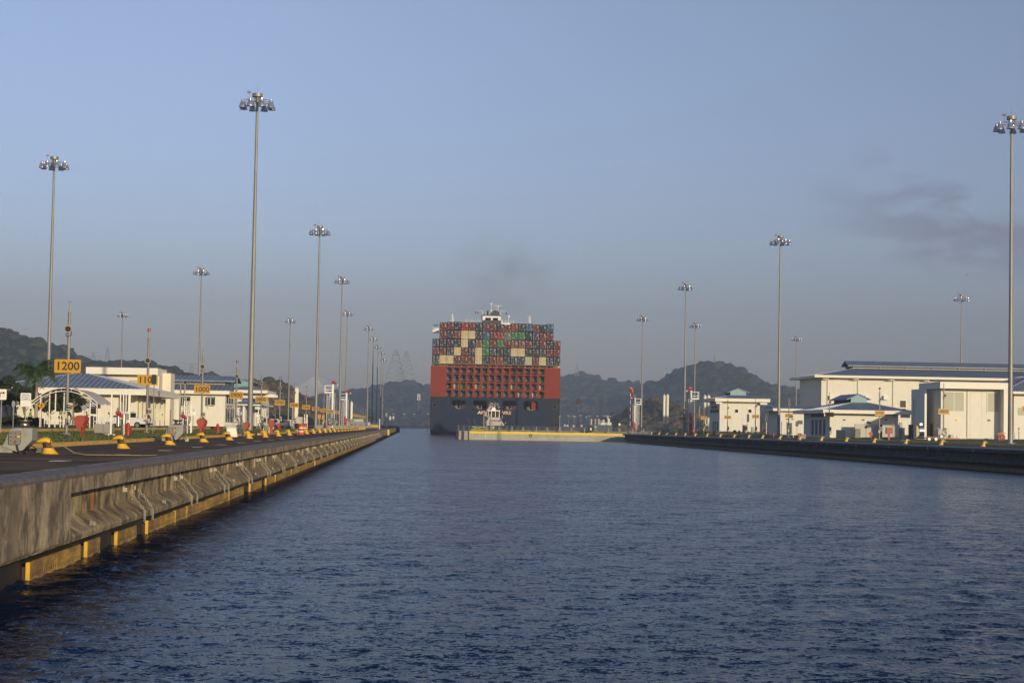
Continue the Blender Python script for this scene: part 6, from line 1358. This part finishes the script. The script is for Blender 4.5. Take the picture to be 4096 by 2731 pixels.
def bush(px,Y,w_,h_,label,seed): 
    p=at(px,1700,Y); o=thing('shrub',label,'shrub',(p.x,Y,.35),0,'low shrubs under the trees at far left'); b=MB(); leafcloud(b,(0,0,h_*.5),(w_/2,w_/2.5,h_*.55),700,.09,random.Random(seed)); b.build('foliage',LEAF,o)
    b=MB()
    for k in range(5): b.cyl((0,0,0),(w_*.3*math.cos(k*1.3),w_*.2*math.sin(k*1.3),h_*.7),.015,n=4)
    b.build('stem',TRUNK,o)
for i,(px,w_,h_) in enumerate(((25,1.6,.7),(50,1.8,.95),(80,1.6,.7),(112,1.5,.75),(150,1.6,.7))): bush(px,165,w_,h_,f'low green shrub under the trees, {nth(i)} from the left edge',i)
def palm(px,yb,ytop,Y,label,rad=2.4,seed=0,z=.35,n=26):
    p=at(px,yb,Y); q=at(px,ytop,Y); h_=q.z-z; o=thing('palm_tree',label,'palm tree',(p.x,Y,z)); r=random.Random(seed)
    b=MB(); b.lathe([(.22,0),(.17,.25),(.16,h_*.6),(.12,h_*.9),(.13,h_)],(0,0,0),12); b.build('trunk',mat('palm_trunk',(.3,.26,.19),.85,var=.15,scale=2,stretch=(1,1,4)),o); MB().lathe([(.13,h_),(.15,h_+.3),(.1,h_+.9),(.04,h_+1.1)],(0,0,0),10).build('crown_shaft',PALMM,o)
    b=MB()
    for k in range(n):
        a=k*2.399; el0=r.uniform(.15,1.5); L_=rad*r.uniform(.85,1.15); pts=[]; P=Vector((0,0,h_+.7)); e=el0
        for s_ in range(11): pts.append(P.copy()); P=P+Vector((math.cos(a)*math.cos(e),math.sin(a)*math.cos(e),math.sin(e)))*L_/10; e-=.17+.05*(1-el0/1.4)
        b.tube(pts,[.03-.0025*i for i in range(11)],4)
        for s_ in range(1,11):
            t=(pts[s_]-pts[s_-1]).normalized(); sd_=t.cross(Vector((0,0,1))).normalized(); up=sd_.cross(t)
            for u in (0,.5):
                c=pts[s_-1].lerp(pts[s_],u); l=.75*rad/2.4*(1-abs(s_-5)/9)
                for sg in (-1,1):
                    tip=c+sd_*sg*l*.75+t*l*.45-Vector((0,0,l*r.uniform(.25,.7)))+up*r.uniform(-.1,.1); b.add([c-t*.055,c+t*.055,tip],[(0,1,2)])
    b.build('crown',PALMM,o)
palm(143,1692,1524,180,'royal palm with a drooping dark green crown in front of the blue roof',2.7,1,n=36)
o=thing('white_tarp_wall','pale fabric wall at the left edge behind the trees','tarpaulin',(at(0,1700,225).x,225,.4)); MB().box(-3,1.3,0,.1,0,at(20,1622,225).z-.4).build('tarpaulin',mat('white_fabric',(.6,.6,.6),.8,var=.06),o); MB().cyl((1.3,0,0),(1.3,0,2.4),.05,n=6).build('frame',GALV,o)
tree(1098,1680,520,9,5,'bare pale-limbed tree rising behind the 0700 sign',21,'bare_tree',mat('dry_twigs',(.25,.22,.19),.9),140,True)
# ================================================================ HILLS AND FOREST
def ico(sub=1):
    import bmesh; bm=bmesh.new(); bmesh.ops.create_icosphere(bm,subdivisions=sub,radius=1); v=np.array([x.co[:] for x in bm.verts]); f=np.array([[q.index for q in x.verts] for x in bm.faces]); bm.free(); return v,f
IV,IF=ico(2)
def lumps(name,P,Rd,label,cat,m,seed):
    """many small tree crowns as one mass"""
    r=np.random.default_rng(seed); n=len(P); k=len(IV)
    V=np.empty((n,k,3)); tone=np.empty(n)
    for i in range(n):
        d=IV*(1+.2*np.sin(IV@r.normal(0,3.2,3)+r.uniform(0,6))[:,None]+.07*r.standard_normal((k,1))); V[i]=d*np.array([Rd[i],Rd[i],Rd[i]*r.uniform(.6,.95)])+P[i]
    f=(IF[None]+np.arange(n)[:,None,None]*k).reshape(-1,3)
    me=bpy.data.meshes.new(name); me.vertices.add(n*k); me.vertices.foreach_set('co',V.ravel()); me.loops.add(f.size); me.loops.foreach_set('vertex_index',f.ravel().astype(np.int32)); me.polygons.add(len(f)); me.polygons.foreach_set('loop_start',np.arange(0,f.size,3)); me.polygons.foreach_set('loop_total',np.full(len(f),3)); 
    at_=me.attributes.new('tone','FLOAT','POINT'); at_.data.foreach_set('value',np.repeat(r.uniform(0,1,n),k)+r.normal(0,.12,n*k)); me.update(); me.materials.append(m)
    o=bpy.data.objects.new(name,me); C.objects.link(o); return tag(o,label,cat,kind='stuff')
def format_(name,a,b_,c):
    m=bpy.data.materials.new(name); m.use_nodes=True; t=m.node_tree; p=t.nodes['Principled BSDF']; p.inputs['Roughness'].default_value=.9; p.inputs['Specular IOR Level'].default_value=.1
    at_=t.nodes.new('ShaderNodeAttribute'); at_.attribute_name='tone'; rp=t.nodes.new('ShaderNodeValToRGB'); t.links.new(at_.outputs['Fac'],rp.inputs[0]); e=rp.color_ramp.elements; e[0].color=(*a,1); e[1].color=(*c,1); q=e.new(.5); q.color=(*b_,1); t.links.new(rp.outputs[0],p.inputs['Base Color']); return m
FORM=format_('forest_canopy',(.018,.026,.014),(.034,.044,.022),(.085,.075,.042)); FORB=format_('dry_scrub',(.03,.045,.018),(.1,.075,.04),(.16,.1,.055))
HILLM=mat('hill_soil',(.06,.06,.03),.95,var=.3,scale=.03,col2=(.11,.065,.04),mix=.45)
def hill(prof,Y,depth,crown,n,label,m=FORM,seed=0,zb=-1.5,top=1.0,soil=HILLM,cmin=.6,wob=.08):
    r=np.random.default_rng(seed); P=[at(px,py,Y) for px,py in prof]; xs=np.array([p.x for p in P]); zs=np.array([p.z for p in P])
    H=lambda x:np.interp(x,xs,zs)-crown*.55*top
    X=np.linspace(xs[0],xs[-1],90); T=np.linspace(0,1,16)
    ph=r.uniform(0,6,4)
    def pos(x,t):
        h=np.maximum(H(x),zb+.5); s=np.sin(t*PI/2)**1.15; y=Y-depth*(1-t)+depth*wob*np.sin(x*.045*880/Y+ph[0])*(1-t); z=zb+(h-zb)*s*(1-.16*(1-t)*t*4*(.5+.5*np.sin(x*.06*880/Y+ph[1]+t*3)))
        return y,z
    b=MB(); rows=[]
    vs=[];
    for t in T:
        y,z=pos(X,t); vs+=list(zip(X,y,z))
    for t in (1.3,2.0):
        y,z=pos(X,np.ones_like(X)); vs+=list(zip(X,y+depth*(t-1),zb+(z-zb)*(1 if t<1.5 else .2)*.92))
    nx=len(X); b.add(vs,[(j*nx+i,j*nx+i+1,(j+1)*nx+i+1,(j+1)*nx+i) for j in range(len(T)+1) for i in range(nx-1)]); struct('hills',b,soil,True)
    x=r.uniform(xs[0],xs[-1],n); t=r.uniform(0,1,n)**.8; t[:n//5]=1.0; y,z=pos(x,t); rad=crown*r.uniform(cmin,1.25,n); em=r.random(n)<.06; rad[em]*=1.12; z=z+em*rad*.35
    lumps('forest',np.stack([x,y,z+rad*.15],-1),rad,label,'forest',m,seed+5)
z3=lambda x,y:(1050+x/4.276,1450+y/4.276); zc=lambda x,y:(1200+x/4.2,1380+y/4.2); z22=lambda x,y:(2200+x/3.92,1450+y/3.92)
L1=[(-700,1330),(-300,1300),(0,1328),(42,1343),(84,1352),(114,1366),(139,1362),(160,1382),(185,1387),(210,1400),(236,1408),(270,1408),(278,1420),(320,1446),(350,1455),(379,1464),(421,1464),(446,1458),(488,1466),(526,1458),(556,1462),(598,1471),(660,1486),(700,1484),(725,1502),(760,1508),(830,1518),(912,1538),(985,1560)]
hill(L1,1750,400,5.8,6000,'dense green forest on the hill behind the left bank buildings',seed=1,zb=0)
L2=[(900,1560),(960,1545),(1050,1545),(1071,1538),(1085,1545),(1104,1538),(1125,1548),(1150,1558),(1180,1578),(1210,1602),(1240,1620),(1270,1650),(1300,1668),(1340,1690)]
hill(L2,1150,230,4,1400,'scrubby forest and bare brown earth on the nearer left slope',FORB,seed=2,zb=0)
CH=[(1180,1640),(1250,1602),(1300,1588),(1395,1580),(1409,1572),(1426,1579),(1452,1577),(1474,1566),(1495,1558),(1514,1550),(1540,1551),(1575,1542),(1600,1547),(1629,1550),(1650,1549),(1667,1557),(1700,1561),(1760,1568),(1850,1575),(2000,1560),(2150,1530),(2241,1525),(2266,1515),(2302,1516),(2327,1511),(2345,1516),(2358,1527),(2379,1525),(2402,1538),(2445,1541),(2470,1545),(2496,1556),(2532,1558),(2570,1560),(2640,1570),(2700,1600),(2800,1650)]
hill(CH,4000,900,12,7000,'hazy forested ridge behind the container ship',seed=3,zb=-2,cmin=.5)
RF=[(2980,1590),(3060,1560),(3083,1558),(3108,1557),(3129,1553),(3149,1560),(3172,1570),(3197,1580),(3223,1586),(3400,1600),(3700,1640)]
hill(RF,3800,600,11,1800,'far hazy wooded ridge behind the low annex',seed=4,zb=-2)
RH=[(2380,1690),(2450,1640),(2530,1590),(2590,1556),(2608,1547),(2630,1550),(2649,1544),(2672,1527),(2692,1506),(2710,1497),(2736,1488),(2756,1475),(2775,1478),(2800,1476),(2830,1470),(2850,1474),(2873,1470),(2890,1478),(2904,1487),(2917,1502),(2935,1512),(2955,1528),(2978,1538),(2996,1550),(3019,1558),(3050,1575),(3090,1596),(3130,1615),(3180,1640),(3260,1680)]
hill(RH,3100,700,9.2,6500,'forest on the conical hill above the pump house',seed=5,zb=-2)
RM=[(2390,1702),(2450,1675),(2490,1661),(2520,1645),(2560,1632),(2590,1616),(2606,1609),(2636,1610),(2660,1622),(2700,1625),(2730,1640),(2770,1655),(2820,1665),(2880,1680),(2960,1700)]
hill(RM,1350,180,3.2,1500,'brown and green scrub on the terraced mound before the right hill',FORB,seed=6,zb=-1,soil=mat('terraced_earth',(.1,.055,.035),.95,var=.25,scale=.1,col2=(.06,.06,.025),mix=.45,stretch=(1,1,4)))
# far shore behind the open water
b=MB(); b.add([(-1500,2000,-3),(1500,2000,-3),(1500,2030,1.0),(-1500,2030,1.0),(-1500,3000,2),(1500,3000,2)],[(0,1,2,3),(3,2,5,4)]); struct('shore',b,HILLM)
# ================================================================ FAR OBJECTS
HAZEM=mat('far_galvanised_lattice',(.3,.3,.3),.6)
def pylon(px,yt,yb,Y,wb,label,arms=((.0,.5),(.06,.5),(.12,.5)),th=.35,m=None):
    m=m or HAZEM
    if Y>1150: q_=2.6; Y*=q_; wb*=q_; th*=q_
    p=at(px,yb,Y); q=at(px,yt,Y); h_=q.z-p.z; o=thing('transmission_tower',label,'transmission tower',(p.x,Y,p.z),0,'lattice transmission towers on the hills'); b=MB()
    def hw(z): return wb/2*(1-z/h_)**.9+wb*.04
    lv=[h_*(1-(1-k/9)**1.3) for k in range(10)]
    for a,c in zip(lv[:-1],lv[1:]):
        for sx in (-1,1):
            for sy in (-1,1): b.cyl((sx*hw(a),sy*hw(a)*.5,a),(sx*hw(c),sy*hw(c)*.5,c),th,n=4)
        b.cyl((-hw(a),0,a),(hw(c),0,c),th*.6,n=4); b.cyl((hw(a),0,a),(-hw(c),0,c),th*.6,n=4); b.cyl((-hw(c),0,c),(hw(c),0,c),th*.6,n=4)
    b.build('lattice',m,o); b=MB()
    for f_,l in arms: b.box(-wb*l,wb*l,-.3,.3,h_*(1-f_)-th,h_*(1-f_)+th)
    b.parts('cross_arm',m,o)
pylon(1581,1398,1556,1500,19,'tall latticed tower on the ridge, left of the pair left of the ship',((0,.12),(.07,.14),(.13,.16),(.3,.18),(.93,.55)),.3); pylon(1623,1406,1558,1500,17,'tall latticed tower on the ridge, right of the pair left of the ship',((0,.1),(.06,.12),(.12,.12),(.75,.5)),.3)
pylon(1609,1480,1556,1620,9,'smaller faint latticed tower between the tall pair',((0,.1),(.1,.2)),.25); pylon(371,1411,1475,1450,7,'small lattice pylon above the station building',((0,.4),(.2,.9),(.42,.9),(.62,.8)),.22); pylon(428,1388,1475,1500,5,'slim lattice mast right of the small pylon, above the cream block',((0,.1),(.1,.1)),.25)
pylon(252,1382,1430,1400,3.5,'thin mast behind the left hill crest',((0,.2),(.2,.2),(.4,.2)),.2); pylon(764,1456,1530,1700,7,'faint lattice pylon above the clerestory roof',((0,.9),(.25,1.0),(.5,1.0),(.75,1.0)),.25); pylon(2306,1456,1516,1520,4,'faint red and white mast on the ridge right of the ship',((0,.3),(.2,.2)),.25)
pylon(2857,1420,1474,1220,2.6,'lattice radio mast on the conical hill',((0,.3),(.2,.3),(.4,.3)),.16); pylon(2735,1456,1490,1230,1.6,'short lattice mast on the shoulder of the conical hill',((0,.3),),.12)
for i,(px,yt,yb) in enumerate(((2336,1612,1640),(2353,1614,1640),(2386,1582,1640),(2421,1582,1640),(2373,1625,1660))): pylon(px,yt,yb+10,1120,2.6,f'faint rusty pylon on the slope right of the ship, {nth(i)} of five',((0,.3),(.2,.6),(.4,.6)),.05,mat('dull_rusty_lattice',(.16,.13,.12),.7))
# cable-stayed bridge
Y=5200.0; ap=at(1267.5,1500,Y); dk=at(1267.5,1607,Y).z; o=thing('cable_stayed_bridge','pale cable-stayed bridge with fanned cables fading in the haze behind the left hill','bridge',(ap.x,Y,0)); th=mat('pale_bridge_cable',(.75,.75,.72),.6)
b=MB(); b.box(-4,4,-3,3,-20,ap.z); b.build('pylon',th,o)
b=MB(); b.box(-170,200,-14,14,dk-3,dk); b.build('deck',th,o)
b=MB()
for k in range(30):
    t=(k+1)/30; z1=ap.z-(ap.z-dk)*.28*(1-t)
    for s,LL in ((-1,at(1100,1600,Y).x-ap.x),(1,at(1440,1600,Y).x-ap.x)): b.cyl((0,0,z1),(LL*t,0,dk),.36,n=3,caps=False)
b.build('stay_cable',th,o)
ap2=at(1190,1560,2700); dk2=at(1190,1607,2700).z; b=MB()
# far lamp posts across the water
FL=[(1573,1654,1690),(1616,1654,1690),(1657,1654,1690),(1711,1653,1692),(2239,1662,1702),(2274,1661,1702),(2295,1663,1702),(2300,1665,1702),(2323,1660,1702),(2345,1665,1702),(2358,1662,1702),(2390,1662,1702),(2417,1661,1702),(2440,1663,1702)]
flm=MB().cyl((0,0,0),(0,0,10.5),.13,n=5); flm.cyl((-.9,0,10.5),(.9,0,10.5),.35,n=6); 
for i,(px,yt,yb) in enumerate(FL):
    Y=1000; q=at(px,yt,Y); o=thing('far_lamp_post',f'tiny distant lamp post {"left" if i<4 else "right"} of the ship, {nth(i if i<4 else i-4)} of its row','lamp post',(q.x,Y,q.z-10.7),0,'distant lamp posts across the water')
    put(sm('flp',lambda:MB().cyl((0,0,-4),(0,0,10.5),.12,n=5).mesh('post',GALV)),o); put(sm('flh',lambda:MB().cyl((-.7,0,10.5),(.7,0,10.5),.16,n=6).mesh('lamp_head',BEIGE)),o)
def lattice_mark(px,yt,yb,Y,label):
    p=at(px,yb,Y); q=at(px,yt,Y); h_=q.z-p.z; o=thing('range_marker',label,'marker',(p.x,Y,p.z)); b=MB()
    for x in (-.8,.8): b.box(x-.35,x+.35,-.1,.1,h_*.1,h_*.45); b.box(x-.35,x+.35,-.1,.1,h_*.5,h_)
    b.build('marker_board',WHITEP,o); MB().box(-.1,.1,0,.2,-8,h_).build('post',GALV,o)
lattice_mark(1675,1575,1603,1500,'pale stacked marker boards on the ridge left of the ship'); lattice_mark(1567,1665,1681,900,'pale marker boards beyond the end of the left wall')
# distant cargo ship and dredger with pale cranes
Y=1000.0; p=at(2410,1705,Y); o=thing('distant_ship','small distant white ship with pale cranes and a bridge tower right of the container ship','ship',(p.x,Y,WZ)); X=lambda px:at(px,1700,Y).x-p.x; z=lambda y:at(2410,y,Y).z-WZ
MB().box(X(2360),X(2450),0,12,0,z(1699)).build('hull',mat('far_hull_grey_blue',(.05,.07,.1),.6),o)
b=MB(); b.box(X(2404),X(2424),2,8,z(1702),z(1690)); b.box(X(2412),X(2420),2,8,z(1690),z(1678)); b.box(X(2428),X(2447),2,8,z(1700),z(1688)); b.box(X(2434),X(2441),2,8,z(1688),z(1674)); b.box(X(2430),X(2436),2,8,z(1675),z(1662)); b.box(X(2428),X(2437),2,8,z(1665),z(1661)); b.build('superstructure',WHITEP,o)
b=MB()
for px,yt in ((2367,1676),(2383,1675),(2397,1676)): b.box(X(px)-.35,X(px)+.35,2,3,z(1702),z(yt))
b.box(X(2397),X(2416),2,2.5,z(1686),z(1683)); b.build('deck_crane',mat('pale_crane_paint',(.6,.5,.36),.6),o)
Y=700.0; p=at(2228,1700,Y); o=thing('white_stern_frame','white triangular pilot ladder frame beside the right edge of the ship hull','frame',(p.x,Y,-2)); h_=at(2234,1662,Y).z+2
b=MB(); b.cyl((-.6,0,0),(.9,0,h_),.08,n=4); b.cyl((1,0,0),(.95,0,h_),.08,n=4)
for k in range(9): t=k/9; b.cyl((-.6+1.5*t,0,h_*t),(1,0,h_*t),.06,n=4); b.cyl((-.6+1.5*t,0,h_*t),(1,0,h_*min(1,t+.11)),.05,n=4)
b.build('lattice',WHITEP,o)
for i,(px,py) in enumerate(((2259,1697),(2270,1698),(2294,1700),(2327,1699),(2382,1703),(1646,1692),(1702,1693))):
    p=at(px,py,950); o=thing('shore_hut',f'tiny pale hut on the far shore, {nth(i)} counted from the right of the ship' if i<5 else f'tiny white speck of a hut on the far shore left of the ship, {"left" if i==5 else "right"} one','hut',(p.x,950,p.z-1)); MB().box(-.5,.5,0,1,0,.7).build('wall',BEIGE,o); MB().prism([(-.6,.7),(0,1.0),(.6,.7)],'y',-.1,1.1).build('roof',WHITEP,o)
# birds
for i,(px,py,l) in enumerate(((2168,1169,'dark bird gliding in the sky right of the ship funnel'),(2891,1173,'dark bird gliding above the conical hill'),(3868,1098,'tiny dark bird in the sky above the big hall'))):
    p=at(px,py,420); o=MB(); s=.85 if i<2 else .5
    o.add([(-s,0,.02),(-s*.5,.12,.16),(0,.1,.05),(s*.5,.12,.18),(s,0,.06),(s*.5,-.1,.14),(0,-.22,.03),(-s*.5,-.1,.13)],[(0,1,2,7),(7,2,6),(2,3,5,6),(3,4,5)]); o.cyl((0,-.35,.0),(0,.35,.03),.05,.03,6)
    tag(o.build('bird',DGREY,None,loc=tuple(p)),l,'bird')
# ================================================================ AIR: smoke and haze
def volbox(name,x0,x1,y0,y1,z0,z1,mt,kind): b=MB(); b.box(x0,x1,y0,y1,z0,z1); return tag(b.build(name,mt),kind=kind)
m=bpy.data.materials.new('haze_air'); m.use_nodes=True; t=m.node_tree; t.nodes.clear(); ou=t.nodes.new('ShaderNodeOutputMaterial'); v=t.nodes.new('ShaderNodeVolumePrincipled'); v.inputs['Color'].default_value=(.55,.72,1.0,1); v.inputs['Density'].default_value=HAZE_D; v.inputs['Anisotropy'].default_value=0.0
t.links.new(v.outputs[0],ou.inputs['Volume'])
tag(volbox('haze',-4500,4500,-60,6500,-9,420,m,'stuff'),'thin blue-grey morning haze filling the valley','haze')
m=bpy.data.materials.new('funnel_smoke'); m.use_nodes=True; t=m.node_tree; t.nodes.clear(); ou=t.nodes.new('ShaderNodeOutputMaterial'); v=t.nodes.new('ShaderNodeVolumePrincipled'); v.inputs['Color'].default_value=(.25,.24,.24,1)
c=t.nodes.new('ShaderNodeTexCoord'); ln=t.nodes.new('ShaderNodeVectorMath'); ln.operation='LENGTH'; t.links.new(c.outputs['Object'],ln.inputs[0])
nz=t.nodes.new('ShaderNodeTexNoise'); nz.inputs['Scale'].default_value=2.6; nz.inputs['Detail'].default_value=4; t.links.new(c.outputs['Object'],nz.inputs['Vector'])
f1=t.nodes.new('ShaderNodeMapRange'); f1.inputs['From Min'].default_value=1; f1.inputs['From Max'].default_value=.1; t.links.new(ln.outputs['Value'],f1.inputs[0])
f2=t.nodes.new('ShaderNodeMapRange'); f2.inputs['From Min'].default_value=.42; f2.inputs['From Max'].default_value=.7; f2.inputs['To Max'].default_value=.055; t.links.new(nz.outputs['Fac'],f2.inputs[0])
mu=t.nodes.new('ShaderNodeMath'); mu.operation='MULTIPLY'; t.links.new(f1.outputs[0],mu.inputs[0]); t.links.new(f2.outputs[0],mu.inputs[1]); t.links.new(mu.outputs[0],v.inputs['Density']); t.links.new(v.outputs[0],ou.inputs['Volume'])
p=at(2010,1110,675); b=MB(); b.add([tuple(q) for q in IV],[tuple(int(i) for i in q) for q in IF]); o=b.build('smoke',m,None,loc=tuple(p)); o.scale=(24,9,21); tag(o,'faint dark exhaust smoke drifting above the ship funnel','smoke',kind='stuff')
